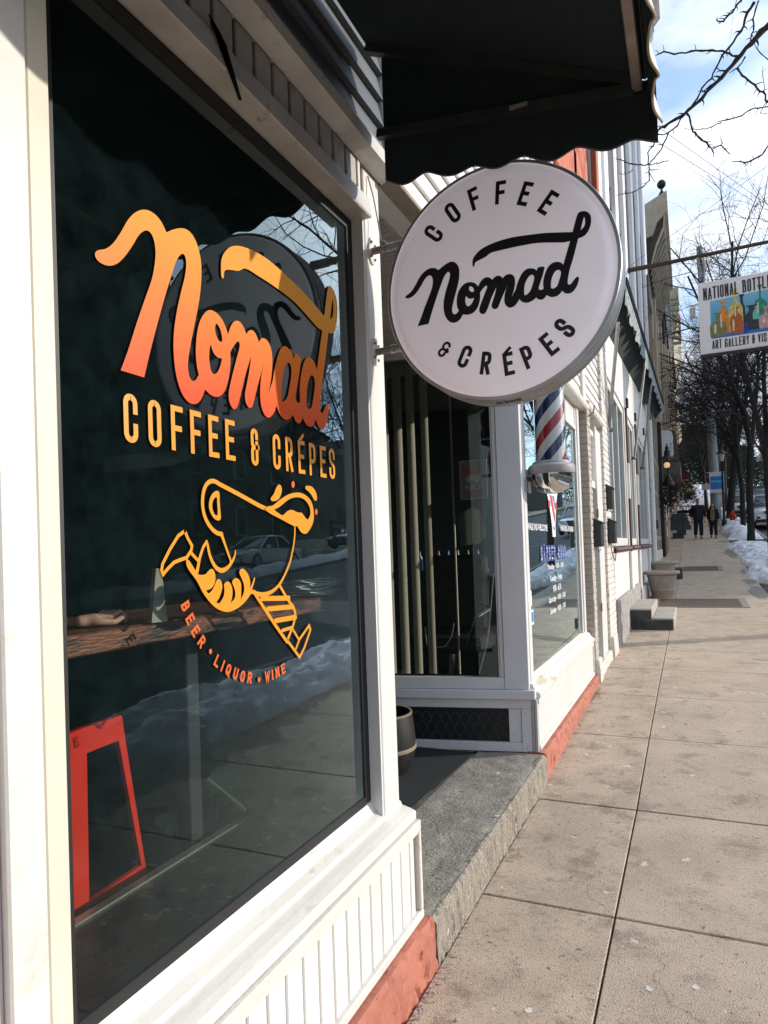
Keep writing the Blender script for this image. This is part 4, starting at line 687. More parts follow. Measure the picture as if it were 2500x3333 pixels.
# street side
part('masonry_plinth', rough_block(-1.05, -.892, 4.362, 7.12, lambda y: zg(y)-.05, lambda y: -1.322, .018, .009, 11, nz_=9, pit=.014), redp, bs, smooth=True, label='salmon red painted masonry base tapering towards the doorway')
part('panel_rail', MB().bev(-1.0, 4.40, -1.319, -.929, 7.13, -1.29, .003), white, bs); part('panel_rail', MB().bev(-1.0, 4.40, -1.022, -.930, 7.13, -.992, .003), white_old, bs)
part('panel_stile', MB().bev(-1.1, 7.105, -1.289, -.9295, 7.13, -1.0225, .003), white, bs)
part('panel_backing', MB().box(-1.05, 4.42, -1.31, -.953, 7.12, -1.0), black, bs)
bw = (7.1-4.402)/30
bdm = mesh(MB().bev(-.004, .0018, -1.289, .006, bw-.0018, -1.0225, .003), mat=wp, name='beadboard')
for k in range(30): piece('beadboard', bdm, bs, (-.9475, 4.402+k*bw, 0))
part('window_sill', MB().prism([(-1.04, -.852), (-1.015, -.857), (-.99, -.885), (-.965, -.90), (-.965, -.915), (-.938, -.944), (-.922, -.952), (-.922, -.972), (-.93, -.990), (-1.04, -.990)], 4.402, 7.14), sill_m, bs)
part('window_jamb', MB().bev(-1.03, 6.795, -.852, -.985, 6.85, 1.36, .003).bev(-1.03, 6.8505, -.86, -.972, 6.96, 1.36, .003), white, bs)
part('window_jamb', MB().bev(-1.03, 4.4975, -.852, -.99, 4.53, 1.36, .003), white, bs)
part('window_head', MB().bev(-1.03, 4.5305, 1.12, -.98, 6.7945, 1.165, .003), white, bs)
part('transom_panel', MB().box(-1.02, 4.5305, 1.1655, -1.0, 6.7945, 1.355), wp, bs)
tr = mesh(MB().bev(-.002, .002, 1.168, .003, .058, 1.352, .002), mat=wp, name='transom_board')
for k in range(37): piece('transom_board', tr, bs, (-.997, 4.533+k*.061, 0))
sp_ = part('street_pane', MB().quad((-1.0, 4.53, -.85), (-1.0, 6.795, -.85), (-1.0, 6.795, 1.12), (-1.0, 4.53, 1.12)), glass('street_glass', (.93, .95, .94), 2.2, .006), bs)
part('fascia', MB().prism([(-1.06, 1.362), (-.905, 1.362), (-.892, 1.375), (-.885, 1.41), (-.91, 1.43), (-1.06, 1.445)], 4.30, 7.13), white_old, bs)
clap_w = M('white_clapboard', (.74, .73, .70), .5, .06, 4, .1, 40, col2=(.45, .4, .33), thr=.7)
for k in range(30):
    z = 1.448+k*.105 if False else 1.367+k*.102
    if z+.1 < 1.45: y0_, y1_ = 2.27, 4.298
    else: y0_, y1_ = 2.27, 6.95
    part('clapboard', MB().prism([(-1.02, z+.012), (-.938, z), (-.936, z+.004), (-.956, z+.104), (-1.02, z+.104)], y0_, y1_), clap_w, bs)
part('eave_trim', MB().bev(-1.0, 2.268, 1.348, -.925, 4.299, 1.3665, .003), M('weathered_tan_trim', (.30, .25, .20), .75, .2, 9, .3, 50, col3=(.05, .04, .03), thr3=.68, scale3=40), bs)
part('soffit_board', MB().bev(-1.09, 2.262, 1.356, -1.001, 4.299, 1.366, .002), gw, bs)
pf = M('perforated_soffit', (.40, .38, .35), .6, .06)
for k in range(20): part('soffit_panel', MB().bev(-2.9, 2.262+k*.13, 1.352+.004*(k % 2), -1.0905, 2.262+k*.13+.128, 1.366, .002), pf, bs)
hm = MB()
for k in range(9):
    for i in range(40):
        for j in range(3):
            x, y = -1.11-i*.018, 2.285+k*.13+j*.035; hm.add([(x-.003, y-.004, 1.3505), (x+.003, y-.004, 1.3505), (x+.003, y+.004, 1.3505), (x-.003, y+.004, 1.3505)], [(0, 3, 2, 1)])
part('vent_hole', hm, black, bs, kind='stuff')
part('upper_wall', MB().box(-1.9, 2.30, 1.40, -1.03, 6.95, 4.4).box(-1.9, -2.2, 1.47, -1.07, 2.29, 4.4), M('upper_wall_board', (.3, .29, .27), .7), bs)
# inside
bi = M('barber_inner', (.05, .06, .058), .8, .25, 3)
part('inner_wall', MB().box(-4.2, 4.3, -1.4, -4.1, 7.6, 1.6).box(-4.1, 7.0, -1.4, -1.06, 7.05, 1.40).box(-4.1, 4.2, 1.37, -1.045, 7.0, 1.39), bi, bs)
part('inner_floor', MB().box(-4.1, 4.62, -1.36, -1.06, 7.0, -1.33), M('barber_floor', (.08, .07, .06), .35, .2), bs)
slm = M('vertical_blind_fabric', (.74, .70, .58), .7, .06, 3)
_t = slm.node_tree; _b = _t.nodes['Principled BSDF']; _tr = _t.nodes.new('ShaderNodeBsdfTranslucent'); _tr.inputs[0].default_value = (.97, .90, .72, 1); _mx = _t.nodes.new('ShaderNodeMixShader'); _mx.inputs[0].default_value = .8
_t.links.new(_b.outputs[0], _mx.inputs[1]); _t.links.new(_tr.outputs[0], _mx.inputs[2]); _t.links.new(_mx.outputs[0], _t.nodes['Material Output'].inputs[0])
for x0, x1, tw in ((-1.925, -1.872, .3), (-1.832, -1.778, .3), (-1.742, -1.692, .3), (-1.645, -1.60, .4), (-1.452, -1.440, .1)):
    m = MB(); n_ = 6
    for i in range(n_+1):
        u = i/n_; x = x0+(x1-x0)*u; y = 4.38+.19+.2*x+.075+tw*.04*(u-.5)+.006*math.sin(u*math.pi)
        m.v += [(x, y, -.84), (x, y, 1.27)]
    m.f = [(2*i, 2*i+2, 2*i+3, 2*i+1) for i in range(n_)]; part('blind_slat', m, slm, bs)
# things inside the barber shop
ps = thing('poster_card', 'small red bordered poster card hanging inside the barber shop entry window', 'poster', (-1.49, 5.0, .38))
part('card', MB().bev(-1.60, 4.995, .375, -1.385, 5.0, .675, .001), M('poster_grey', (.16, .19, .19), .5), ps)
PPm = plane((-1.60, 4.9935, .375), (1, 0, 0), (0, 0, 1), (0, -1, 0)); pr = M('poster_red', (.5, .07, .04), .5); pw = M('poster_white', (.55, .53, .48), .5)
m = MB(); mw = MB()
for k in range(12):
    for (m_, o_) in ((m, 0), (mw, .5)):
        u = (k+o_)*.215/12; m_.box(-1.60+u, 4.992, .375, -1.60+u+.009, 4.9945, .385).box(-1.60+u, 4.992, .665, -1.60+u+.009, 4.9945, .675)
        v = (k+o_)*.28/12+.01; m_.box(-1.60, 4.992, .375+v, -1.59, 4.9945, .375+v+.011).box(-1.395, 4.992, .375+v, -1.385, 4.9945, .375+v+.011)
line_text(m, 'REUZEL', lambda u, v, k: PPm(u, v, k), .055, .022, .004, .008, .022, .20); line_text(mw, 'SOLD', lambda u, v, k: PPm(u, v, k), .034, .026, .0035, .009, .042, .075)
line_text(m, 'HERE', lambda u, v, k: PPm(u, v, k), .034, .026, .0035, .009, .042, .028)
m2 = MB(); fill2d(m2, [[(.055, .13), (.075, .125), (.08, .14), (.12, .14), (.125, .125), (.145, .128), (.15, .15), (.165, .16), (.16, .175), (.13, .185), (.08, .185), (.055, .17)]], PPm, 3)
part('red_print', m, pr, ps); part('white_print', mw, pw, ps); part('pig_silhouette', m2, pw, ps)
mr_ = thing('wall_mirror', 'small black framed mirror tilted on the barber shop inner wall', 'mirror', (-1.6, 5.2, .1))
part('mirror_frame', MB().prism([(-1.70, .30), (-1.56, .36), (-1.47, .30), (-1.44, .08), (-1.50, .01), (-1.69, -.02)], 5.20, 5.22), black, mr_)
part('mirror_glass', MB().prism([(-1.69, .27), (-1.565, .33), (-1.49, .28), (-1.465, .09), (-1.515, .04), (-1.68, .02)], 5.195, 5.1985), M('mirror_silver', (.55, .6, .6), .08, .02, metal=1), mr_)
cdv = thing('clipper_cord', 'pale looping electric cord hanging inside the barber shop window', 'cord', (-1.35, 4.8, -.3))
part('cord_run', MB().tube(smooth3 if False else [tuple(at(1200+x*.678, 1100+y*.678, y=4.9)) for x, y in ((600, 1130), (590, 1250), (575, 1420), (560, 1500), (530, 1610))], .006, 6), M('pale_cord', (.4, .4, .38), .5), cdv, True)
part('cord_loop', MB().tube([tuple(at(1200+x*.678, 1100+y*.678, y=4.9)) for x, y in ((410, 1370), (400, 1430), (370, 1480), (310, 1490), (280, 1470), (270, 1390))], .004, 6), M('pale_cord', (.4, .4, .38)), cdv, True)
bch = thing('barber_chair', 'dark barber chair with metal armrest inside the barber shop', 'chair', (-1.75, 5.4, -1.33))
part('seat', MB().bev(-2.1, 5.2, -.85, -1.55, 5.7, -.72, .03), black, bch); part('backrest', MB().bev(-2.1, 5.6, -.7, -1.6, 5.72, -.05, .03), black, bch)
part('armrest', MB().tube([(-1.62, 5.1, -.75), (-1.52, 5.05, -.52), (-1.46, 5.15, -.47)], [.012, .018, .03], 8), M('chrome', (.7, .7, .68), .15, .02, metal=1), bch, True)
part('pedestal', MB().lathe([(.25, 0), (.24, .03), (.06, .06), (.05, .5)], (-1.85, 5.45, -1.33), 20), M('chrome', (.7, .7, .68)), bch, True)
shf = thing('product_shelf', 'dim shelf of barber bottles and towels behind the window blinds', 'shelf', (-1.9, 5.9, -.5))
part('shelf_board', MB().bev(-2.4, 5.9, -.22, -1.7, 6.1, -.19, .003), dark, shf)
random.seed(6)
for k in range(7): part('bottle', MB().lathe([(.03, 0), (.03, .12), (.012, .15), (.012, .18), (0, .18)], (-2.35+k*.095, 6.0, -.19), 10), M(['blue_liquid', 'pale_bottle', 'amber_bottle'][k % 3], [(.05, .16, .35), (.4, .4, .38), (.3, .15, .05)][k % 3], .3), shf, True)
# street window lettering
SW = plane((-.9965, 0, 0), (0, 1, 0), (0, 0, 1), (1, 0, 0)); vw = M('white_vinyl', (.85, .85, .84), .4, .02); vb = M('blue_vinyl', (.06, .10, .42), .4); vr = M('red_vinyl', (.60, .06, .06), .4)
def fit_text(m, s, y0, y1, z0, z1, bold=.012):
    t = MB(); font_mesh(t, s, lambda u, v, k: (u, v, 0), 1, 1, bold); xs = [p[0] for p in t.v]; zz = [p[1] for p in t.v]
    a, b, c, d = min(xs), max(xs), min(zz), max(zz)
    m.add([SW(y0+(p[0]-a)/(b-a)*(y1-y0), z0+(p[1]-c)/(d-c)*(z1-z0), 0) for p in t.v], t.f)
m = MB(); fit_text(m, 'WALK INS WELCOME', 4.545, 5.25, .112, .162, .02); fit_text(m, 'PARKING IN REAR', 5.83, 6.52, .122, .172, .02)
fit_text(m, 'Monday - 9:00 - 5:00', 5.20, 5.90, -.195, -.14, .02); fit_text(m, 'Tuesday - Friday', 5.27, 5.81, -.292, -.23, .02); fit_text(m, '9:00 - 6:30', 5.38, 5.745, -.364, -.31, .02)
fit_text(m, 'Saturday - 9:00 - 5:00', 5.20, 5.94, -.452, -.393, .02); fit_text(m, 'Sunday - 9:00 - 1:00', 5.24, 5.925, -.54, -.482, .02)
part('hours_lettering', m, vw, sp_, kind='stuff')
m = MB(); 
line_text(m, 'BARBER SHOP', lambda u, v, k: SW(4.955+u, -.118+v, k), .122, .076, .013, .026, 0, 0, .09); part('shop_lettering_outline', m, vw, sp_, kind='stuff')
m = MB(); line_text(m, 'BARBER SHOP', lambda u, v, k: SW(4.955+u+.001, -.118+v, k+.002), .122, .076, .0072, .026, 0, 0, .09); part('shop_lettering', m, vb, sp_, kind='stuff')
m = MB(); fill2d(m, [[(5.26, .425, 1), (5.75, .445, 1), (5.68, .36), (5.60, .18), (5.585, .07, 1), (5.46, .07, 1), (5.43, .2), (5.33, .36)]], SW, 3); part('pole_decal', m, vw, sp_)
m = MB(); fill2d(m, [[(5.38, .40, 1), (5.48, .40, 1), (5.60, .24, 1), (5.56, .18, 1)]], lambda u, v, k: SW(u, v, .001), 1); fill2d(m, [[(5.33, .345), (5.40, .35), (5.40, .31), (5.34, .30)], ], lambda u, v, k: SW(u, v, .001), 3); fill2d(m, [[(5.62, .345), (5.68, .35), (5.68, .31), (5.62, .30)], ], lambda u, v, k: SW(u, v, .001), 3); part('decal_red', m, vr, sp_)
m = MB(); fill2d(m, [[(5.50, .40, 1), (5.58, .40, 1), (5.62, .32, 1), (5.62, .28, 1)]], lambda u, v, k: SW(u, v, .001), 1); fill2d(m, [[(5.45, .17, 1), (5.53, .115, 1), (5.60, .18, 1), (5.53, .14, 1)]], lambda u, v, k: SW(u, v, .001), 1); part('decal_blue', m, vb, sp_)
m = MB(); m.box(-.998, 4.56, -.40, -.9968, 4.60, -.30).box(-.998, 4.55, -.53, -.9968, 4.64, -.43); part('payment_sticker', m, vw, sp_); part('sticker_print', MB().box(-.9967, 4.555, -.515, -.9962, 4.63, -.445), M('sticker_blue', (.03, .2, .45), .4), sp_)
# barber pole
PX, PY = -.835, 4.62
bp_ = thing('barber_pole', 'striped red white and blue barber pole with chrome dome fixed beside the shop window', 'barber pole', (PX, PY, .35))
cap_m = M('grey_cast_cap', (.36, .35, .34), .45, .08, 8, .1, 30)
prof = [(.105, .566), (.118, .566), (.125, .558), (.125, .548), (.140, .544), (.153, .530), (.154, .49), (.148, .480), (.13, .478), (0, .478)]
part('lower_cap', MB().lathe(prof, (PX, PY, 0), 48), cap_m, bp_, True)
part('upper_cap', MB().lathe([(.0, 1.36), (.1, 1.34), (.15, 1.27), (.154, 1.24), (.140, 1.19), (.118, 1.185), (.105, 1.185)], (PX, PY, 0), 48), cap_m, bp_, True)
part('chrome_dome', MB().lathe([(.134, .478), (.132, .45), (.122, .41), (.10, .378), (.065, .358), (.03, .35), (0, .349)], (PX, PY, 0), 48), M('polished_chrome', (.72, .70, .66), .07, .03, metal=1), bp_, True)
cyl = part('white_cylinder', MB().lathe([(.098, .566), (.098, 1.185)], (PX, PY, 0), 64), M('white_cylinder', (.8, .79, .78), .3, .02), bp_, True)
def helix(col, ph0, wd, nm):
    m = MB(); a = 0; nz = 60; nw = 8; pitch = .68
    for rep in range(-1, 3):
        base = len(m.v)
        for i in range(nz+1):
            for j in range(nw+1):
                pass
    rows = []
    Z0, Z1, na = .567, 1.184, 96
    seg = MB()
    for tr_ in (-2, -1.5, -1, -.5, 0, .5, 1, 1.5, 2):
        for i in range(na):
            th0, th1 = 2*math.pi*i/na, 2*math.pi*(i+1)/na
            zc = lambda th: Z0+pitch*(th/(2*math.pi))+ph0+tr_*pitch
            q = [(th0, zc(th0)-wd), (th1, zc(th1)-wd), (th1, zc(th1)+wd), (th0, zc(th0)+wd)]
            q = [(t, max(Z0, min(Z1, z))) for t, z in q]
            if max(z for _, z in q)-min(z for _, z in q) < 1e-6 or (q[0][1] == q[3][1] and q[1][1] == q[2][1]): continue
            seg.add([(PX+.0988*math.cos(t), PY+.0988*math.sin(t), z) for t, z in q], [(0, 1, 2, 3)])
    part(nm, seg, col, cyl, True)
helix(M('deep_red_stripe', (.42, .022, .03), .25, .05), .03, .042, 'red_stripe'); helix(M('navy_stripe', (.012, .03, .13), .25, .05), .20, .042, 'blue_stripe')
part('glass_tube', MB().lathe([(.106, .566), (.106, 1.185)], (PX, PY, 0), 64), glass('tube_glass', (.97, .98, .98), .6, .0), bp_, True)
part('wall_bracket', MB().bev(-.98, PY-.03, .49, PX-.14, PY+.03, .53, .004).bev(-.985, PY-.06, .36, -.976, PY+.0, .44, .003), white, bp_)
part('outlet_plate', MB().bev(-.985, 4.425, .36, -.972, 4.49, .45, .003), M('outlet_grey', (.3, .28, .27), .5), bs)

# ================================================================ NARROW DOORWAY BAY WITH PAINTED BRICK
dbm = M('beige_painted_brick', (.48, .42, .36), .8, .12, 12, .4, 70); peel = M('peeling_white_brick', (.68, .64, .58), .8, .08, 12, .8, 60, col2=(.36, .17, .10), thr=.585, soft=.03)
dw = thing('brick_doorway_bay', 'narrow painted brick doorway bay with a tall white door frame between the two shops', 'building bay', (-1.1, 8.2, -1.4))
mort = M('painted_mortar', (.40, .35, .30), .9, .1, 20); 
def brick_pier(y0, y1, x1, z0, z1, m_, par, seed=0, depth=.35, bh=.064):
    part('mortar_core', MB().box(x1-depth, y0+.006, z0, x1-.006, y1-.006, z1), mort, par)
    random.seed(seed); k = 0; z = z0
    w2 = (y1-y0)
    me_a = mesh(MB().bev(x1-depth+.002, 0, 0, x1, w2, bh-.009, .004), Vector((0, 0, 0)), 'brick', mat=m_)
    h2 = w2/2
    me_b = mesh(MB().bev(x1-depth+.002, 0, 0, x1, h2-.004, bh-.009, .004), Vector((0, 0, 0)), 'brick', mat=m_)
    while z < z1-.02:
        if k % 2: piece('brick', me_a, par, (random.uniform(-.002, .002), y0, z))
        else:
            piece('brick', me_b, par, (random.uniform(-.002, .003), y0, z)); piece('brick', me_b, par, (random.uniform(-.002, .003), y0+h2+.004, z))
        z += bh; k += 1
brick_pier(7.145, 7.36, -.915, zg(7)+.0, 1.40, dbm, dw, 1)
brick_pier(8.52, 9.28, -.915, zg(8.7)-.02, 3.0, peel, dw, 2, .35, .075)
part('door_jamb', MB().bev(-1.05, 7.9, -1.34, -.93, 8.0, 1.33, .004).bev(-1.05, 8.0005, -1.34, -.945, 8.50, 1.33, .004), white, dw)
part('door_jamb', MB().bev(-1.05, 7.3605, -1.34, -.94, 7.40, 1.33, .004), white_old, dw)
part('door_head', MB().bev(-1.05, 7.4005, .62, -.95, 7.8995, .70, .004), white, dw)
part('transom_panel', MB().bev(-1.05, 7.4005, .7005, -.985, 7.8995, 1.20, .004), white, dw); part('transom_frame', MB().bev(-1.02, 7.42, 1.2005, -.95, 7.88, 1.26, .004), white, dw)
part('door_leaf', MB().box(-1.5, 7.37, -1.33, -1.45, 8.49, 1.35), black, dw); part('hinge', MB().box(-.94, 7.885, -.75, -.925, 7.9, -.66).box(-.94, 7.885, .3, -.925, 7.9, .39), M('dull_brass', (.3, .22, .12), .5, metal=.5), dw)
part('door_sill', rough_block(-1.5, -.90, 7.36, 8.52, lambda y: zg(y)-.02, lambda y: -1.27, seed=21, amp=.008), M('whitewashed_stone', (.60, .56, .50), .85, .12, 8, .6, 40, col2=(.3, .26, .22), thr=.6), dw, True)
part('base_block', rough_block(-1.3, -.885, 7.14, 7.358, lambda y: zg(y)-.02, lambda y: -1.17, seed=22, amp=.008), M('whitewashed_stone', (.6, .56, .5)), dw, True); part('base_block', rough_block(-1.3, -.88, 8.521, 9.0, lambda y: zg(y)-.02, lambda y: -1.12, seed=23, amp=.008), M('whitewashed_stone', (.6, .56, .5)), dw, True)
part('fascia', MB().prism([(-1.06, 1.402), (-.90, 1.402), (-.885, 1.42), (-.88, 1.46), (-.91, 1.475), (-1.06, 1.485)], 7.135, 8.49), white_old, dw)
for k in range(24):
    z = 1.487+k*.102; part('clapboard', MB().prism([(-1.02, z+.012), (-.938, z), (-.936, z+.004), (-.956, z+.104), (-1.02, z+.104)], 7.14, 8.47), clap_w, dw)
part('corner_board', MB().bev(-1.0, 6.955, 1.45, -.915, 7.135, 4.0, .004), white_old, dw)
# upper storey: red painted timber with dark brick
rp = M('peeling_red_timber', (.48, .105, .045), .75, .2, 7, .5, 30, col2=(.70, .62, .50), thr=.63, col3=(.12, .05, .03), thr3=.66, scale3=30, stretch=(1, 1, .35), soft=.03)
dkb = M('dark_upper_brick', (.05, .035, .03), .9, .4, 20)
part('timber_pilaster', MB().bev(-1.1, 5.6, 3.3, -.915, 8.05, 8.2, .01), rp, dw); part('timber_pilaster', MB().bev(-1.1, 8.95, 3.0, -.905, 9.2, 8.2, .01), rp, dw)
part('dark_brick_wall', MB().box(-1.3, 8.0501, 3.0, -.97, 8.9499, 8.2), dkb, dw); part('rotten_gap', MB().prism([(7.45, 4.9), (7.62, 4.85), (7.72, 5.5), (7.52, 5.6)], -.914, -.906, 'x'), dkb, dw)
part('upper_board', MB().bev(-1.3, 2.3, 4.45, -.96, 5.595, 8.2, .01), M('white_upper_render', (.7, .7, .7), .7, .06, 3, .2), dw)
# mailboxes
mbm = M('black_mailbox_metal', (.02, .022, .024), .35, .2, 10)
def mailbox(loc, label, w_=.15, h_=.30, first=None):
    t = thing('mailbox', label, 'mailbox', loc, group='black mailboxes by the narrow doorway'); x, y, z = loc
    part('box_body', MB().bev(x, y, z, x+w_*.6, y+w_*1.6, z+h_, .01), mbm, t); part('lid', MB().prism([(x-.002, z+h_+.001), (x+w_*.6+.015, z+h_-.03), (x+w_*.6+.015, z+h_-.015), (x-.002, z+h_+.04)], y-.006, y+w_*1.6+.006), mbm, t)
    part('newspaper_hook', MB().tube([(x+.03, y+.02, z), (x+.06, y+.02, z-.05), (x+.08, y+.02, z-.02)], .005, 5), mbm, t)
    return t
mailbox((-.93, 7.32, -.03), 'black mailbox hanging at the left of the narrow doorway', .15, .27); mailbox((-.913, 8.62, .0), 'lower black mailbox on the peeling white brick pier', .14, .28)
mailbox((-.913, 8.60, .42), 'upper black mailbox on the peeling white brick pier', .12, .27)
single('wall_cable', MB().tube([(-.905, 8.8, .0), (-.89, 8.85, -.15), (-.885, 9.1, -.22), (-.89, 9.3, -.1)], .006, 5), black, 'black loose cable looping below the lower mailbox', 'cable', (-.9, 8.9, -.1), True)
single('wire_hook', MB().tube([(-.93, 7.18, 1.3), (-.86, 7.2, 1.34), (-.84, 7.2, 1.42)], .008, 5), rust, 'rusty wire hook on the brick pier beside the barber window', 'hook', (-.93, 7.18, 1.3), True)

# ================================================================ WHITE GALLERY BUILDING
wb = thing('white_gallery_building', 'long white shopfront building with maroon trimmed windows under a dark canopy', 'building', (-1.2, 14, -1.3))
stucco = M('white_stucco_board', (.68, .66, .61), .75, .07, 3, .3, 70, col2=(.4, .38, .34), thr=.68); upb = M('white_painted_brick', (.64, .65, .68), .8, .07, 5, .6, 40, col2=(.3, .3, .32), thr=.70); maroon = M('maroon_paint', (.085, .018, .02), .5, .2, 9)
WY0, WY1 = 9.29, 19.2
part('front_wall', MB().box(-1.4, WY0, 2.27, -.94, WY1, 3.35).box(-1.4, WY0, -.9, -.945, WY1, -.06), stucco, wb)
for a, b in ((12.05, 12.4), (14.15, 14.65), (18.3, 19.2)): part('front_pier', MB().bev(-1.3, a, -.05, -.935, b, 2.268, .005), stucco, wb)
def shop_window(a, b, z0, z1, par, X=-1.0, mull=2, fm=None):
    fm = fm or white
    f = part('window', MB().bev(X-.05, a, z0, X+.04, a+.09, z1, .004).bev(X-.05, b-.09, z0, X+.04, b, z1, .004).bev(X-.05, a+.0901, z1-.1, X+.04, b-.0901, z1, .004).bev(X-.05, a+.0901, z0, X+.04, b-.0901, z0+.12, .004), fm, par)
    part('pane', MB().quad((X-.01, a+.08, z0+.1), (X-.01, b-.08, z0+.1), (X-.01, b-.08, z1-.08), (X-.01, a+.08, z1-.08)), glass('dim_glass', (.35, .4, .42), 1.6, .01), f)
    part('curtain', MB().box(X-.25, a, z0, X-.2, b, z1), M('grey_curtain', (.25, .27, .30), .8, .3, 3, stretch=(1, 6, .2)), f)
    for k in range(mull): 
        y = a+(b-a)*(k+1)/(mull+1); part('mullion', MB().bev(X-.04, y-.03, z0+.12, X+.03, y+.03, z1-.1, .003), fm, f)
for a, b in ((9.35, 12.04), (12.41, 14.14), (14.66, 18.29)):
    shop_window(a, b, -.04, 2.26, wb); part('maroon_sill', MB().prism([(-1.0, -.13), (-.90, -.12), (-.88, -.09), (-.90, -.055), (-1.0, -.05)], a-.05, b+.05), maroon, wb)
for y in (12.15, 14.3): part('maroon_strip', MB().bev(-.934, y, -.3, -.905, y+.12, 2.3 if y < 13 else 2.35, .003), maroon, wb); part('white_infill', MB().bev(-.9345, y-.02, .75, -.90, y+.14, 1.35, .003), white, wb)
for y in (11.95, 14.05, 17.3): part('lower_pilaster', MB().bev(-.944, y, -1.25, -.90, y+.35, -.14, .005), stucco, wb)
part('stone_base', rough_block(-1.5, -.89, WY0, 13.6, lambda y: zg(y)-.05, lambda y: -.76+.0*y, seed=31, amp=.012), M('grey_foundation_stone', (.33, .30, .28), .85, .2, 6, .8, 30, col2=(.14, .12, .11), thr=.58), wb, True)
part('stone_base', rough_block(-1.5, -.87, 13.61, WY1, lambda y: zg(y)-.05, lambda y: -.88, seed=32, amp=.012), M('grey_foundation_stone', (.33, .3, .28)), wb, True)
part('end_return', MB().box(-1.4, WY0, -.75, -.95, 9.345, 2.268), stucco, wb)
for y, z in ((12.5, 2.41), (14.5, 2.5), (17.2, 2.6)): part('wall_anchor', MB().bev(-.94, y, z-.05, -.90, y+.1, z+.12, .01), black, wb)
cnd = M('dark_green_canopy', (.022, .032, .03), .7, .3, 10, .3, 60); cedge = M('faded_canopy_trim', (.26, .30, .30), .8, .5, 26, .5, 60)
cm = MB(); Ya, Yb = 9.3, 24.0
za, zb_ = 3.42, 4.52
cm.v = [(-.95, Ya, za+.35), (-.645, Ya, za+.02), (-.645, Ya, za-.12), (-.95, Ya, za-.55), (-.95, Yb, zb_+.35), (-.645, Yb, zb_+.02), (-.645, Yb, zb_-.12), (-.95, Yb, zb_-.55)]
cm.f = [(0, 1, 5, 4), (1, 2, 6, 5), (2, 3, 7, 6), (0, 3, 2, 1), (4, 5, 6, 7)]
cno = thing('retracted_canopy', 'long dark retracted canopy running above the white gallery windows', 'canopy', (-.8, 16, 3.5)); part('canopy_roll', cm, cnd, cno)
vm = MB(); nn = 180; P1 = []; P2 = []
for i in range(nn+1):
    t = i/nn; y = Ya+(Yb-Ya)*t; z = za+(zb_-za)*t; P1.append((-.642, y, z-.06)); P2.append((-.655-.02*math.sin(i*1.3), y, z-.34+.06*math.sin(i*.9)))
vm.v = P1+P2; vm.f = [(i, i+1, nn+2+i, nn+1+i) for i in range(nn)]; part('frayed_valance', vm, cedge, cno)
part('front_rail', MB().tube([(-.64, Ya, za), (-.64, Yb, zb_)], .035, 6), black, cno)
pole_m = M('grey_canopy_rod', (.32, .31, .30), .5, .15, 10, metal=.3)
for (a, b), lab in (((1982, 1398), (2012, 1050)), 'first'), (((2065, 1491), (2101, 1170)), 'second'), (((2092, 1523), (2120, 1250)), 'third'):
    A = at(*a, x=-.92); Bq = at(*b, x=-.66)
    part('canopy_rod', MB().tube([tuple(A), tuple(Bq)], .022, 8), pole_m, cno, True); part('rod_pivot', MB().tube([(-.96, A.y, A.z), (-.88, A.y+.05, A.z)], .03, 8), rust, cno, True)
# upper storeys, white brick with pilasters and shuttered openings
part('upper_wall', MB().box(-1.5, 9.22, 3.36, -1.02, 22.4, 15.2), upb, wb)
upw = M('chalky_white_timber', (.74, .74, .74), .7, .06, 4, .3, 30, col2=(.4, .36, .3), thr=.66, stretch=(1, 1, .4)); shut = M('weathered_dark_shutter', (.10, .085, .065), .85, .4, 9, .5, 30, col2=(.35, .28, .18), thr=.6)
for y in (9.25, 10.3, 12.0, 13.9, 16.4, 19.0, 21.7): part('upper_pilaster', MB().bev(-1.02, y, 3.36, -.93, y+.55, 15.2, .01), upw, wb)
for y, z0_, z1_ in ((11.1, 5.6, 8.4), (12.9, 5.6, 8.6), (14.9, 5.6, 8.6), (17.6, 5.7, 8.6), (20.2, 5.7, 8.6)):
    part('shutter', MB().prism([(y, z0_), (y+.35, z0_+.1), (y+.35, z1_), (y+.0, z1_)], -1.019, -.95, 'x'), shut, wb)
    part('window_opening', MB().box(-1.019, y+.36, z0_, -1.0, y+.85, z1_), dkb, wb)
cr_ = part('roof_cornice', MB().prism([(-1.5, 15.2), (-.88, 15.2), (-.75, 15.4), (-.62, 15.6), (-.42, 15.75), (-.42, 15.9), (-.24, 16.1), (-.24, 16.7), (-1.5, 16.7)], 9.0, 22.5), M('ornate_cornice_paint', (.60, .56, .50), .8, .2, 5, .6, 20, col2=(.34, .14, .06), thr=.56), wb)
for k in range(14): part('bracket', MB().prism([(-.93, 14.5), (-.86, 14.5), (-.6, 15.2), (-.45, 15.5), (-.45, 15.74), (-.93, 15.74)], 9.2+k*1.0, 9.42+k*1.0), upw, cr_)
dp = thing('downspout', 'white peeling downspout pipe at the far end of the white gallery', 'downspout', (-.88, 19.0, -1.0)); part('pipe', MB().tube([(-.86, 19.05, 3.2), (-.86, 19.05, -.72), (-.84, 19.05, -.8)], .055, 10), M('peeling_white_pipe', (.7, .7, .68), .6, .1, 10, col2=(.1, .1, .1), thr=.62, soft=.02), dp, True); part('pipe_bracket', MB().tube([(-.93, 19.05, 1.4), (-.84, 19.05, 1.4)], .03, 6), rust, dp)
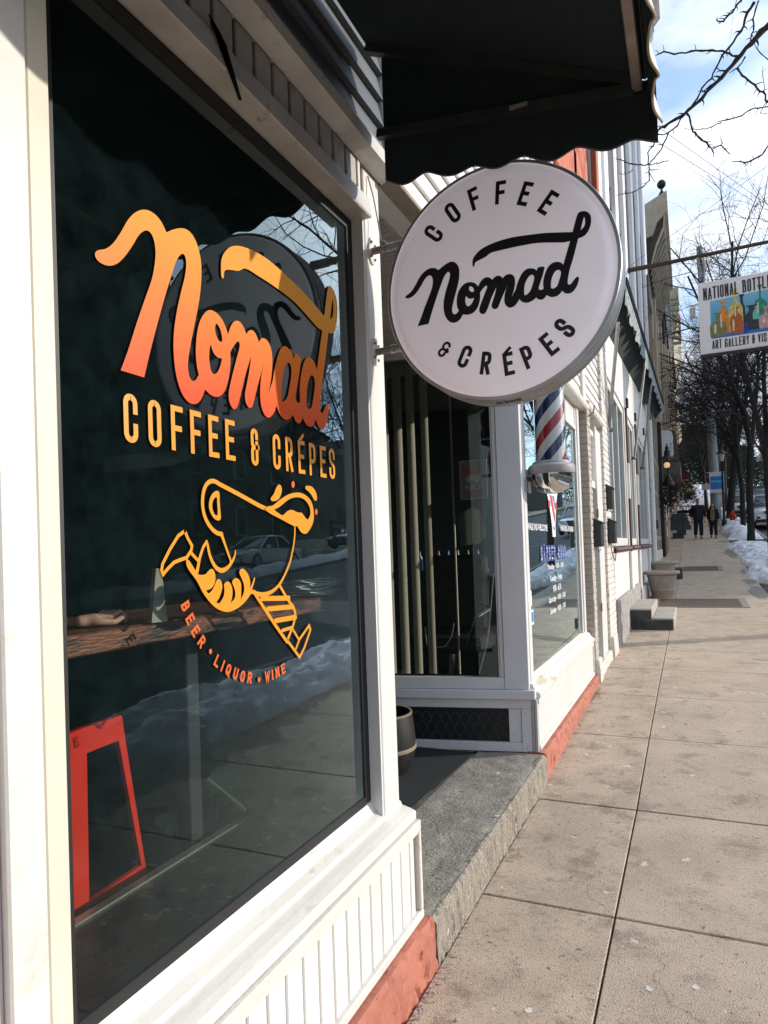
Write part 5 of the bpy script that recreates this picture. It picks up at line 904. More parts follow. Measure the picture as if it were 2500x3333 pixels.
# entry steps by the doorway
s1 = thing('concrete_steps', 'two tier concrete steps with dark side in front of the white gallery doorway', 'steps', (-.6, 11.9, -1.33))
conc_s = M('step_concrete', (.42, .38, .32), .85, .14, 5, .5, 60, col2=(.2, .18, .16), thr=.6); sd_m = conc_s
part('upper_tier', MB().bev(-.93, 11.0, -1.36, -.575, 12.9, -1.005, .012), conc_s, s1); part('lower_tier', MB().bev(-.5745, 11.0, -1.36, -.27, 12.9, -1.145, .012), conc_s, s1)
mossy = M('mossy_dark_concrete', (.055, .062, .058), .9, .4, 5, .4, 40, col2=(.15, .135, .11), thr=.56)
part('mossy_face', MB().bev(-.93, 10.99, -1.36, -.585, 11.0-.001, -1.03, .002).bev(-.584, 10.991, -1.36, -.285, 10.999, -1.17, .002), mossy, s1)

# ================================================================ SIDEWALK THINGS
grm = M('rusty_iron_grate', (.22, .16, .13), .7, .25, 4, .3, 60, metal=.3, col2=(.30, .12, .05), thr=.56); grf = M('worn_grate_frame', (.30, .26, .24), .6, .15, 8, metal=.3)
def grate(y0, y1, x0, x1, n, label):
    g = thing('cellar_grate', label, 'grate', ((x0+x1)/2, (y0+y1)/2, zg((y0+y1)/2)), group='iron cellar grates in the sidewalk')
    z = lambda y: zg(y)+.006; sl = (zg(y1)-zg(y0))/(y1-y0); T = Matrix(((1, 0, 0, 0), (0, 1, 0, 0), (0, sl, 1, zg(y0)-sl*y0), (0, 0, 0, 1)))
    part('frame', MB().box(x0, y0, .002, x1, y0+.05, .012, T).box(x0, y1-.05, .002, x1, y1, .012, T).box(x1-.12, y0+.05, .002, x1, y1-.05, .012, T), grf, g)
    part('pit', MB().box(x0, y0+.05, -.01, x1-.12, y1-.05, .004, T), black, g)
    me = None
    for k in range(n):
        x = x0+(x1-.12-x0)*k/n; part('bar', MB().box(x, y0+.05, .004, x+(x1-x0)/n*.55, y1-.05, .012, T), grm, g)
grate(13.75, 15.2, -.62, .93, 34, 'nearer rusty iron cellar grate set across the sidewalk beside the steps'); grate(21.2, 22.4, -.23, .81, 26, 'farther iron cellar grate set in the sidewalk beyond the planters')
plm = M('weathered_terracotta', (.40, .33, .26), .85, .14, 8, .6, 40, col2=(.50, .44, .36), thr=.56); rimm = M('planter_rim', (.46, .37, .30), .8, .1, 10, .4, 50, col2=(.30, .13, .06), thr=.64)
def planter(x, y, s_, label):
    z = zg(y); t = thing('stone_planter', label, 'planter', (x, y, z), group='round stone planters on the sidewalk')
    part('body', MB().lathe([(0, 0), (.20, 0), (.205, .02), (.235, .15), (.243, .16), (.243, .18), (.238, .19), (.29, .44), (.295, .46), (.29, .48)], (x, y, z), 40), plm, t, True)
    part('rim', MB().lathe([(.29, .48), (.33, .49), (.355, .51), (.36, .535), (.355, .56), (.335, .57), (.305, .56), (.295, .52), (.27, .46), (0, .44)], (x, y, z), 40), rimm, t, True)
    rl = MB()
    for k in range(9):
        a0 = k*2*math.pi/9
        pts = [(x+(.246+.024*(q/8))*math.cos(a0+.3*math.sin(q*.8)), y+(.246+.024*(q/8))*math.sin(a0+.3*math.sin(q*.8)), z+.24+q*.03) for q in range(9)]
        rl.tube(pts, .012, 5)
    part('relief_scroll', rl, plm, t, True); return t
planter(-.585, 15.5, 1, 'nearer empty round terracotta planter with scroll relief beside the grate'); planter(-.66, 18.3, 1, 'farther empty round terracotta planter behind the first one')
single('planter_box', MB().bev(-.42, 19.4, zg(19.4)-.02, -.23, 20.6, zg(19.6)+.27, .01), M('dark_slate_box', (.05, .06, .065), .7, .2), 'small dark slate block standing beside the farther round planter', 'block', (-.33, 19.6, zg(19.6)))
single('low_step', MB().bev(-.9, 20.4, zg(20.4)-.05, -.48, 21.8, zg(20.4)+.17, .01), conc_s, 'low grey concrete step at the foot of the olive shopfront', 'step', (-.7, 21, zg(21)))

# ================================================================ OLIVE SHOPFRONT
ob = thing('olive_shopfront', 'olive panelled shopfront beyond the white gallery with striped black and white base', 'shop front', (-1.2, 22, -1))
olive = M('olive_drab_paint', (.20, .185, .13), .6, .12, 6, .2, 40); olv2 = M('pale_olive_trim', (.34, .32, .25), .6, .1, 6)
part('front_wall', MB().box(-1.4, 19.25, -1.1, -.97, 25.4, 4.6), olive, ob)
for k in range(6):
    y = 19.3+k*1.05; part('mullion', MB().bev(-.97, y, -.3, -.90, y+.16, 4.4, .01), olv2, ob); 
    part('pane', MB().box(-.969, y+.25, .2, -.955, y+.95, 2.3), M('dull_green_glass', (.05, .055, .045), .2, .2), ob)
for z in (.05, 1.45, 2.45, 4.3): part('rail', MB().bev(-.969, 19.26, z, -.915, 25.39, z+.14, .01), olv2, ob)
part('cream_band', MB().bev(-.97, 19.5, -.55, -.87, 24.6, -.25, .01), M('cream_band', (.66, .62, .50), .7), ob)
for k in range(9): part('white_stripe', MB().bev(-.96, 19.6+k*.56, -1.0, -.895, 19.6+k*.56+.24, -.56, .005), white, ob)
part('black_base', MB().box(-.965, 19.5, -1.05, -.93, 24.6, -.555), black, ob)
part('cream_step', MB().bev(-.93, 21.9, zg(21.9)-.2, -.62, 24.4, zg(23)+.12, .02), M('cream_step', (.55, .51, .40), .8), ob)
single('wall_lamp_box', MB().bev(-.9, 19.7, .35, -.78, 19.85, .6, .03), black, 'small dark box fixed low on the olive shopfront', 'box', (-.84, 19.8, .35))

# ================================================================ BROWN BRICK BUILDINGS BEYOND
bbk = M('brown_brick', (.30, .20, .14), .85, .18, 5, .5, 30, col2=(.12, .08, .06), thr=.6); dkw = M('dark_wood_post', (.03, .022, .02), .6); rbk = M('red_brick', (.32, .12, .07), .85, .2, 8, .5, 30); tanw = M('tan_trim', (.52, .44, .32), .7, .1, 6)
def brick_material(name, c1, c2, mortar, sc_=1.0):
    m = M(name, c1, .85); t = m.node_tree; b = t.nodes['Principled BSDF']; n = t.nodes.new; l = t.links.new
    g = n('ShaderNodeNewGeometry'); s_ = n('ShaderNodeSeparateXYZ'); c = n('ShaderNodeCombineXYZ'); ad = n('ShaderNodeMath'); l(g.outputs['Position'], s_.inputs[0]); l(s_.outputs[0], ad.inputs[0]); l(s_.outputs[1], ad.inputs[1]); l(ad.outputs[0], c.inputs[0]); l(s_.outputs[2], c.inputs[1])
    bt = n('ShaderNodeTexBrick'); bt.inputs['Color1'].default_value = (*c1, 1); bt.inputs['Color2'].default_value = (*c2, 1); bt.inputs['Mortar'].default_value = (*mortar, 1); bt.inputs['Scale'].default_value = 4.2*sc_; bt.inputs['Mortar Size'].default_value = .025
    l(c.outputs[0], bt.inputs[0]); l(bt.outputs[0], b.inputs['Base Color']); return m
bb1 = brick_material('tan_brown_brick', (.33, .23, .16), (.26, .17, .11), (.13, .10, .08)); bb2 = brick_material('faded_red_brick', (.34, .15, .09), (.27, .11, .07), (.2, .16, .13))
def far_block(y0, y1, z0, z1, mat, label, trims, wins, cornice, cm_, name='brick_building', x1=-.95):
    t = thing(name, label, 'building', (-2, (y0+y1)/2, zg(y0)))
    part('wall', MB().box(-9, y0, zg(y0)-1, x1, y1, z1), mat, t)
    for (a, b, za_, zb2, m_, pr_) in trims: part('trim', MB().bev(x1, a, za_, x1+pr_, b, zb2, .01), m_, t)
    for (a, b, za_, zb2) in wins:
        w_ = part('window', MB().bev(x1-.02, a, za_, x1+.03, b, zb2, .005), tanw, t); part('pane', MB().box(x1+.0305, a+.1, za_+.1, x1+.034, b-.1, zb2-.1), M('far_pane', (.03, .035, .04), .15, .1), w_)
    if cornice:
        pr, h = cornice; part('cornice', MB().prism([(x1-.3, z1), (x1+pr*.45, z1+.02), (x1+pr*.8, z1+h*.5), (x1+pr, z1+h*.6), (x1+pr, z1+h), (x1-.3, z1+h)], y0-.1, y1), cm_, t)
    return t
# building with the porch: vertical pale trims
b3 = far_block(25.5, 38, -1, 9.4, bb1, 'brown brick building with long pale vertical trim beyond the olive shop', [(27.0, 27.3, 4.2, 9.3, tanw, .10), (28.2, 28.45, 4.2, 9.3, tanw, .12), (29.6, 29.9, 4.2, 9.3, tanw, .10), (31.5, 31.9, 3.9, 9.3, tanw, .16), (34.5, 35, 3.9, 9.3, tanw, .2)],
    [(25.7, 26.8, 4.6, 6.0), (25.7, 26.8, 7.2, 8.6), (30.2, 31.2, 5, 8), (33, 34.2, 5, 8)], None, tanw)
tc_ = part('tan_cornice', MB().prism([(-.95, 9.9), (-.75, 9.95), (-.60, 10.35), (-.34, 10.6), (-.27, 10.65), (-.27, 11.3), (-.95, 11.0)], 23.6, 31.0), M('flaking_tan_cornice', (.46, .40, .30), .8, .15, 3, .5, 20, col2=(.22, .24, .27), thr=.66), b3)
dbr = M('shadowed_bracket_brown', (.085, .065, .045), .8, .2, 9)  # shade put into the bracket and backing colour
for k in range(13):
    y = 23.75+k*.56; part('bracket', MB().prism([(-.93, 8.9), (-.84, 9.0), (-.66, 9.6), (-.40, 10.2), (-.38, 10.58), (-.93, 10.3)], y, y+.16), dbr, tc_)
    part('bracket_lit_edge', MB().prism([(-.87, 8.93), (-.84, 8.90), (-.645, 9.54), (-.385, 10.14), (-.37, 10.58), (-.40, 10.58), (-.42, 10.22), (-.675, 9.64)], y-.04, y+.02), M('flaking_tan_cornice', (.46, .40, .30)), tc_)  # pale strips added to stand for the lit bracket edges
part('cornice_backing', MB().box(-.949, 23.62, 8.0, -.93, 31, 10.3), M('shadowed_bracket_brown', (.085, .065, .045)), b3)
bf = at(2144, 620, x=-.42); 
sb_ = thing('cornice_ball_finial', 'black iron ball finial standing on the tan cornice end', 'finial', (-.40, 23.75, 11.1))
bz = 11.22; part('stem', MB().lathe([(.13, 0), (.08, .10), (.03, .17), (.03, .26)], (-.42, 23.75, bz), 16), black, sb_, True); part('ball', MB().lathe([(.001, .24), (.075, .26), (.125, .32), (.14, .38), (.125, .44), (.075, .5), (.001, .52)], (-.42, 23.75, bz), 20), black, sb_, True)
part('timber_pier', MB().bev(-.95, 25.5, -.9, -.80, 26.1, 4.2, .02), dkw, b3)
part('brick_pier', MB().bev(-.95, 26.2, -.8, -.78, 30, 1.2, .02), bb2, b3); part('tan_post', MB().bev(-.95, 28.2, -.5, -.72, 28.5, 2.0, .02), tanw, b3)
for z, y in ((1.25, 26.5), (.75, 26.5), (.2, 26.7)): part('notice', MB().bev(-.775, y, z, -.765, y+1.0, z+.36, .003), white, b3)
por = thing('shingled_porch_roof', 'box shaped shingled porch roof with a patch of snow projecting over the sidewalk', 'porch roof', (-.6, 27.5, 2.6))
shg = M('brown_shingle', (.105, .075, .06), .85, .3, 9, .3, 30)
for k in range(9): part('shingle_course', MB().prism([(-.95, 2.95+k*.125), (-.245-.012*k, 2.95+k*.125), (-.262-.012*k, 2.95+k*.125+.14), (-.95, 2.95+k*.125+.14)], 26.9+.03*k, 31), shg, por)
part('porch_beam', MB().bev(-.95, 26.95, 2.45, -.24, 31, 2.94, .01), M('grey_porch_board', (.13, .115, .11), .7, .15, 6), por)
snm = M('snow', (.78, .80, .85), .7, .06, 2, .8, 40, col2=(.60, .58, .58), thr=.56, col3=(.27, .22, .18), thr3=.64, scale3=8, soft=.14)
sm = MB(); random.seed(9)
lp = [(-.93, 3.0), (-.62, 2.97), (-.50, 3.05), (-.44, 3.2), (-.45, 3.5), (-.44, 3.8), (-.48, 3.98), (-.62, 4.03), (-.93, 4.06)]
sm.prism([(a, b) for a, b in lp], 26.6, 26.92); single('porch_snow', sm, M('clean_snow', (.84, .86, .9), .6, .03, 3, .3, 20), 'patch of white snow on the face of the shingled porch roof', 'snow', (-.7, 26.7, 3.0))
lan = thing('iron_lantern', 'black iron lantern with spired cap hanging before the porch roof', 'lantern', (-.60, 24.5, 1.9)); lp_ = lambda px, py: at(px, py, y=24.5)
c0 = lp_(2170, 1443); c1 = lp_(2171, 1487); c2 = lp_(2170, 1640); sc1 = 24.5/2205/.91
part('finial', MB().lathe([(.001, 0), (.03, -.04), (.02, -.08), (.07, -.15), (.05, -.2), (.10, -.27), (.10, -.40), (.20, -.50), (.22, -.52), (.03, -.53)], c0, 14), black, lan, True)
part('stem', MB().tube([(c0.x, c0.y, c0.z-.5), (c0.x, c0.y, c0.z-1.1)], .03, 8), black, lan)
gb = emit('warm_globe', (1, .62, .3), .4); part('globe', MB().lathe([(.001, .10), (.075, .075), (.10, 0), (.075, -.075), (.001, -.10)], (c0.x-.02, c0.y-.05, c0.z-.73), 16), gb, lan, True)
part('lower_cone', MB().lathe([(.02, -1.0), (.08, -1.12), (.20, -1.35), (.21, -1.42), (.05, -1.43)], c0, 14), black, lan, True)
hb = thing('hanging_dark_wreath', 'dark drooping evergreen basket below the iron lantern', 'basket', (c0.x, 24.5, c0.z-2)); random.seed(12)
m = MB()
for k in range(420):
    v = Vector((random.gauss(0, .16), random.gauss(0, .15), random.gauss(0, .26))); p = Vector((c0.x, 24.5, c0.z-1.75))+v; d = Vector((random.uniform(-1, 1), random.uniform(-1, 1), random.uniform(-1.5, .2))).normalized()*.12; s_ = d.cross(Vector((0, 1, 0))).normalized()*.02
    m.add([p-s_, p+s_, p+d], [(0, 1, 2)])
part('greenery', m, M('dark_evergreen', (.012, .02, .014), .8), hb, kind='stuff')
b4 = far_block(38.02, 50, 0, 12, bb2, 'dark corniced brick building further down the row', [(38.5, 39, 2, 11.8, dkw, .12), (41, 41.5, 2, 11.8, tanw, .15), (45, 45.6, 2, 11.8, tanw, .15)], [(39.2, 40.6, 5.5, 8), (42, 44, 5.5, 8), (46, 48, 5.5, 8)], (.42, 1.6), M('dark_cornice', (.03, .028, .026), .6))
b5 = far_block(50.02, 64, 1, 13.2, bb1, 'brown building with pale green bracketed cornice near the far end', [(50.4, 51, 3, 13, tanw, .2), (55, 55.6, 3, 13, tanw, .2)], [(51.5, 54, 6, 9), (56, 59, 6, 9)], (.85, 4.0), M('pale_tan_cornice', (.45, .40, .29), .8, .15))
part('red_gable', MB().prism([(50.02, 13.3), (50.02, 15.0), (52, 16.0)], -.2, -.05, 'x'), M('red_fascia', (.42, .10, .06), .7), b5)
for k in range(9): part('green_slat', MB().bev(-.6, 49.86, 13.3+k*.38, -.12, 49.99, 13.3+k*.38+.2, .02), M('pale_green_slat', (.26, .28, .20), .7), b5)
b6 = far_block(64.02, 84, 2, 11, bb2, 'far red brick house at the end of the row', [(66, 67, 4, 10.9, tanw, .2)], [(68, 71, 6, 9), (74, 77, 6, 9)], (.5, .8), tanw)
mar = M('maroon_awning_canvas', (.11, .018, .02), .7, .2, 5)
for (y, za_, xo, lb) in ((37.0, 3.95, .02, 'nearer maroon shop awning beyond the porch roof'), (42.5, 4.2, .22, 'farther maroon shop awning with cream edging')):
    a_ = thing('maroon_awning', lb, 'awning', (-.5, y, za_-1), group='maroon shop awnings'); 
    part('canvas', MB().prism([(-.95, za_+.35), (-.55, za_+.25), (xo-.15, za_-.35), (xo, za_-.9), (xo, za_-1.15), (-.95, za_-1.15)], y, y+3.5), mar, a_)
    part('edging', MB().box(-.95, y-.02, za_-.93, xo, y-.005, za_-.89), tanw, a_)
# hanging flower basket, steps, box planters, railing on the left, far away
fbk = thing('hanging_flower_basket', 'hanging basket of pale yellow flowers above the far sidewalk', 'basket', (.12, 35.5, 2.1)); fb0 = at(2240, 1608, y=35.5)
m = MB(); mf = MB(); random.seed(14)
for k in range(700):
    v = Vector((random.gauss(0, .19), random.gauss(0, .16), random.gauss(0, .22))); p = fb0+v; d = Vector((random.uniform(-1, 1), random.uniform(-1, 1), random.uniform(-1, 1))).normalized()*.09; s_ = d.cross(Vector((.3, 1, .2))).normalized()*.03
    (mf if (v.z > .08 and random.random() < .35) else m).add([p-s_, p+s_, p+d], [(0, 1, 2)])
part('foliage', m, M('basket_green', (.05, .07, .045), .7), fbk, kind='stuff'); part('blossom', mf, M('pale_yellow_blossom', (.72, .66, .34), .6), fbk, kind='stuff'); part('chain', MB().tube([(fb0.x, fb0.y, fb0.z+.2), (fb0.x-.25, fb0.y, fb0.z+1.0), (-.6, fb0.y, fb0.z+1.0)], .015, 4), black, fbk)
for k, (px, py, y, w_, h_, d_, lb) in enumerate(((2208, 1750, 33.5, .46, .27, 1.0, 'long dark planter box against the wall before the walking couple'), (2218, 1733, 35.5, .42, .25, .9, 'second dark planter box behind the first against the wall'))):
    P0 = at(px, py, y=y); single('planter_box', MB().bev(P0.x-w_/2, y, zg(y)-.02, P0.x+w_/2, y+d_, zg(y)+h_, .01), M('dark_slate_box', (.05, .06, .065)), lb, 'planter', (P0.x, y, zg(y)))
fs = thing('far_stone_steps', 'dark stone entrance steps on the left beside the walking man', 'steps', (-.4, 41, zg(41)))
for k in range(4): part('step', MB().bev(-.95, 39.2+k*.9, zg(39)-.3, .06-k*.07, 40.1+k*.9, zg(39.2)+.16+k*.24+.1, .01), M('dark_step_stone', (.10, .11, .11), .8, .2), fs)
single('pipe_rail', MB().tube([(-.33, 38.8, zg(38.8)), (-.33, 38.8, zg(38.8)+1.1), (-.6, 39.5, zg(39)+1.6)], .02, 6), black, 'thin black pipe handrail by the dark stone steps', 'handrail', (-.33, 38.8, zg(38.8)))
bn = thing('wooden_bench', 'dark wooden bench with slatted back at the far left of the sidewalk', 'bench', (-.1, 46, zg(46)))
zb = zg(46)
for k in range(6): part('back_slat', MB().box(-.55+k*.17, 46, zb+.4, -.50+k*.17, 46.05, zb+.95), dkw, bn)
part('top_rail', MB().box(-.6, 45.97, zb+.95, .45, 46.07, zb+1.05), tanw, bn); part('seat', MB().box(-.6, 45.5, zb+.38, .45, 45.95, zb+.44), dkw, bn); 
for x in (-.55, .4): part('leg', MB().box(x, 45.5, zb, x+.06, 46, zb+.38), dkw, bn)

# ================================================================ BOTTLE SIGN
ns_ = thing('bottle_museum_sign', 'rectangular white hanging sign printed with coloured glass bottles and black lettering', 'sign', (1.2, 14.2, 4.1))
tl, bl_ = at(2272, 925, y=14.2), at(2280, 1157, y=14.2); BX, BZ0, BZ1, BWd = (tl.x+bl_.x)/2, bl_.z, tl.z, 2.35
part('sign_frame', MB().bev(BX, 14.16, BZ0, BX+BWd, 14.30, BZ1, .015), M('white_sign_frame', (.66, .65, .64), .5, .05, 4), ns_); part('sign_base_edge', MB().box(BX, 14.17, BZ0-.03, BX+BWd, 14.29, BZ0-.001), black, ns_)
BP = plane((BX, 14.157, BZ0), (1, 0, 0), (0, 0, 1), (0, -1, 0)); Hs = BZ1-BZ0
fce = part('printed_panel', MB().quad(BP(.03, .03), BP(BWd-.03, .03), BP(BWd-.03, Hs-.03), BP(.03, Hs-.03)), M('sign_print_white', (.66, .65, .66), .45, .03), ns_)
BQ = lambda u, v, k=0: BP(u, v, k+.002)
bm = bpy.data.materials.new('sky_blue_print'); bm.use_nodes = True; t_ = bm.node_tree; g_ = t_.nodes.new('ShaderNodeNewGeometry'); s_ = t_.nodes.new('ShaderNodeSeparateXYZ'); r_ = t_.nodes.new('ShaderNodeMapRange'); r_.inputs[1].default_value = BZ0+.2+ZS; r_.inputs[2].default_value = BZ1-.15+ZS
c_ = t_.nodes.new('ShaderNodeValToRGB'); c_.color_ramp.elements[0].color = (.012, .09, .40, 1); c_.color_ramp.elements[1].color = (.22, .46, .56, 1); e_ = c_.color_ramp.elements.new(.35); e_.color = (.015, .24, .46, 1)
t_.links.new(g_.outputs[0], s_.inputs[0]); t_.links.new(s_.outputs[2], r_.inputs[0]); t_.links.new(r_.outputs[0], c_.inputs[0]); t_.links.new(c_.outputs[0], t_.nodes['Principled BSDF'].inputs['Base Color'])
part('blue_print', MB().quad(BQ(.195, .27), BQ(BWd-.12, .27), BQ(BWd-.12, 1.10), BQ(.195, .98)), bm, fce)
def bottle(u, v, w_, h_, col, nm, neck=.3, k=0, shoulder=.6):
    m = MB(); a = w_/2; n_ = a*neck
    fill2d(m, [[(u-a*.92, v, 1), (u-a, v+.04*h_), (u-a, v+h_*shoulder), (u-a*.7, v+h_*(shoulder+.1)), (u-n_, v+h_*(shoulder+.16)), (u-n_, v+h_*.93), (u-n_*1.7, v+h_*.95, 1), (u-n_*1.7, v+h_, 1), (u+n_*1.7, v+h_, 1), (u+n_*1.7, v+h_*.95, 1), (u+n_, v+h_*.93), (u+n_, v+h_*(shoulder+.16)), (u+a*.7, v+h_*(shoulder+.1)), (u+a, v+h_*shoulder), (u+a, v+.04*h_), (u+a*.92, v, 1)]], lambda x, y, q: BQ(x, y, .001+k*.0006), 3)
    part(nm, m, M(nm+'_ink', col, .5, .35, 14), fce)
bottle(.41, .35, .17, .60, (.55, .20, .015), 'orange_bottle_print', k=1); bottle(.615, .34, .23, .80, (.46, .42, .12), 'yellow_siphon_print', .22, k=2, shoulder=.55); bottle(.72, .36, .10, .66, (.02, .02, .03), 'black_bottle_print', .5, k=1)
bottle(1.02, .42, .21, .72, (.015, .20, .14), 'green_siphon_print', .2, k=1, shoulder=.5); bottle(.88, .33, .22, .46, (.025, .025, .035), 'dark_flask_print', .5, k=2); bottle(.315, .29, .27, .46, (.15, .16, .06), 'olive_jug_print', .28, k=3, shoulder=.5); bottle(.62, .30, .20, .50, (.36, .08, .012), 'amber_bottle_print', k=4)
bottle(.775, .30, .075, .18, (.02, .03, .26), 'cobalt_vial_print', k=5, shoulder=.8); bottle(1.10, .33, .22, .40, (.46, .26, .26), 'pink_decanter_print', .2, k=4, shoulder=.5); bottle(.945, .52, .10, .24, (.12, .42, .34), 'aqua_bottle_print', k=5); bottle(1.36, .33, .2, .6, (.3, .08, .04), 'red_bottle_print', k=3); bottle(1.62, .33, .2, .5, (.1, .3, .4), 'teal_bottle_print', k=2)
for u_, v_, w_, h_ in ((.25, .36, .03, .18), (.36, .45, .02, .26), (.56, .36, .022, .22), (.60, .62, .02, .22), (.97, .62, .02, .2), (1.05, .42, .03, .12)):
    m = MB(); fill2d(m, [[(u_, v_), (u_+w_, v_+.02), (u_+w_, v_+h_), (u_, v_+h_-.02)]], lambda x, y, q: BQ(x, y, .0055), 3); part('bottle_highlight', m, M('bottle_shine_ink', (.62, .50, .32), .5, .2, 30), fce)
m = MB(); sh = lambda u, v, k: BQ(u, v+.085*(u-.1)*(1 if v > .6 else 0), k+.004)
line_text(m, 'NATIONAL BOTTLE', lambda u, v, k: BQ(u, v+.04*u, k+.004), .235, .064, .0128, .0165, .085, 1.01, .05); line_text(m, 'ART GALLERY & VIS', lambda u, v, k: BQ(u, v, k+.004), .165, .047, .0093, .0125, .20, .075, .035); part('sign_lettering', m, blk, fce, kind='stuff')
am = thing('iron_bracket', 'long thin iron arm reaching from the white building over the bottle sign', 'bracket', (-.9, 14.25, 5.3)); aA, aB = at(2046, 892, x=-.93), at(2500, 822, y=14.25); az_ = aA.z
part('arm_rod', MB().tube([(-.95, 14.23, az_), (-.2, 14.23, az_+.0), (2.9, 14.23, az_+.06)], [.05, .04, .028], 8), M('dark_rusted_iron', (.055, .038, .032), .7, .3, 12, metal=.3), am, True)
for x in (BX+.12, BX+1.4, BX+2.1): part('hanger', MB().tube([(x, 14.23, az_+.03), (x, 14.23, BZ1)], .012, 6), rust, am)
part('hook', MB().bev(BX+.0, 14.2, az_-.22, BX+.04, 14.26, az_+.02, .005), rust, am)
for a, b in (((-.95, 14.23, az_+.05), (2.4, 14.23, az_+1.9)),): part('stay_wire', MB().tube([a, b], .004, 4), black, am)
part('side_lamp', MB().bev(BX-.16, 14.18, BZ1-.62, BX-.06, 14.28, BZ1-.42, .02), M('grey_cast_cap', (.3, .3, .3)), am)

# ================================================================ UTILITY POLE, BANNER, STREET LAMP, SIGN, HYDRANT
up_ = thing('utility_pole', 'thick pale grey metal utility pole standing behind the walking couple', 'pole', (1.86, 42, zg(42))); upx = at(2331, 1650, y=42).x
part('shaft', MB().tube([(upx, 42, zg(42)-.2), (upx-.08, 42, zg(42)+6.5), (upx-.30, 42, 16.5)], [.27, .24, .14], 18), M('galvanised_pole', (.26, .29, .31), .5, .12, 1.5, .1, 30, metal=.2), up_, True)
bnz = at(2333, 1570, y=41.6); bn_ = thing('pole_banner', 'small white pole banner with a blue poster reading FROZEN', 'banner', (bnz.x, 41.6, bnz.z-.5))
part('banner_cloth', MB().box(bnz.x-.36, 41.64, bnz.z-.56, bnz.x+.38, 41.655, bnz.z+.56), M('banner_white', (.66, .68, .72), .6), bn_); part('blue_field', MB().box(bnz.x-.31, 41.625, bnz.z-.36, bnz.x+.33, 41.639, bnz.z+.34), M('banner_blue', (.02, .22, .52), .5, .3, 2), bn_)
m = MB(); line_text(m, 'FROZEN', lambda u, v, k: Vector((bnz.x-.26+u, 41.622-k, bnz.z-.0+v)), .11, .075, .011, .02); part('banner_lettering', m, M('pale_blue_ink', (.3, .65, .8), .5), bn_)
part('banner_bracket', MB().tube([(bnz.x-.5, 41.66, bnz.z+.57), (bnz.x+.4, 41.66, bnz.z+.57)], .015, 6).tube([(bnz.x-.5, 41.66, bnz.z-.57), (bnz.x+.4, 41.66, bnz.z-.57)], .015, 6), white, bn_)
lx = at(2357, 1640, y=37).x; sl = thing('street_lamp', 'black post street lamp with a small lantern head among the trees', 'street lamp', (lx, 37, zg(37)))
lh = at(2357, 1488, y=37).z
part('post', MB().lathe([(.13, 0), (.12, .5), (.06, .6), (.05, 2.2), (.045, lh-zg(37)-.25), (.08, lh-zg(37)-.2)], (lx-.02, 37, zg(37)), 12), black, sl, True)
part('lantern', MB().lathe([(.08, -.2), (.16, .18), (.0, .18)], (lx-.03, 37, lh), 6), M('frosted_lamp_glass', (.62, .58, .42), .4), sl); part('lamp_cap', MB().lathe([(.24, .18), (.15, .30), (.05, .36), (.0, .5)], (lx-.03, 37, lh), 12), black, sl)
ts = at(2298, 1583, y=52); tg = thing('traffic_sign', 'blank backed grey street sign leaning on a thin post in the snow', 'sign', (ts.x, 52, zg(52)))
part('post', MB().tube([(ts.x+.15, 52, zg(52)-.2), (ts.x, 52, ts.z+.2)], .04, 6), M('grey_cast_cap', (.3, .3, .3)), tg); part('plate', MB().bev(ts.x-.28, 51.9, ts.z-.25, ts.x+.25, 51.95, ts.z+.15, .01), M('sign_back', (.45, .45, .46), .5), tg)
hy = at(2352, 1665, y=40); hyx = 2.05; hd = thing('fire_hydrant', 'red fire hydrant in the snow beside the thick pole', 'hydrant', (hyx, 40, zg(40)))
hr = M('hydrant_red', (.45, .03, .02), .4, .1)
part('barrel', MB().lathe([(.17, 0), (.17, .05), (.12, .07), (.12, .5), (.15, .52), (.15, .56), (.12, .58), (.10, .68), (.04, .74), (.03, .8), (0, .8)], (hyx, 40, zg(40)+.1), 14), hr, hd, True)
part('nozzle', MB().tube([(hyx-.2, 40, zg(40)+.5), (hyx+.2, 40, zg(40)+.5)], .06, 8).tube([(hyx, 39.8, zg(40)+.45), (hyx, 40, zg(40)+.45)], .07, 8), hr, hd)
# overhead wires
for k, (s0, s1_, lab) in enumerate(((( -.0315, .559), (.1073, .4228), 'lower of the two thin wires crossing the sky'), ((-.0175, .567), (.1075, .4291), 'upper of the two thin wires crossing the sky'))):
    W0 = Vector((s0[0]*16, 16, s0[1]*16)); W1 = Vector((s1_[0]*25, 25, s1_[1]*25)); pts = [tuple(W0+(W1-W0)*t) for t in (-1.2, -.5, 0, .5, 1, 2, 3.2)]
    single('overhead_wire', MB().tube(pts, .006, 4), M('wire_grey', (.2, .22, .26), .6), lab, 'wire', pts[0], group='overhead wires')

# ================================================================ SNOW
def lump(x, y, s_=1.0):
    v = noise.fractal(Vector((x*1.3, y*1.3, 3.3)), 1.0, 2.0, 3); c = noise.noise(Vector((x*4.1, y*4.1, 1.7))); f_ = noise.noise(Vector((x*10, y*10, 5.1)))
    g_ = noise.noise(Vector((x*26, y*26, 2)))
    return .12*v + .06*(c-abs(c)*.5) + .028*f_ + .014*g_ - .05*max(0, -f_-.25)*3
EDGE = [(2.2, 1.75), (3, 1.45), (4, 1.38), (6, 1.36), (9, 1.45), (12, 1.42), (15, 1.72), (17.6, 1.75), (18.2, 1.60), (18.8, 1.36), (19.8, 1.24), (21, 1.30), (22, 1.50), (22.8, 1.33), (24, 1.40), (25.5, 1.42), (27.5, 1.22), (30.5, 1.16), (33, 1.45), (34.5, 1.3), (36, 1.26), (38, 1.3), (40, 1.42), (44, 1.4), (50, 1.35), (60, 1.4)]
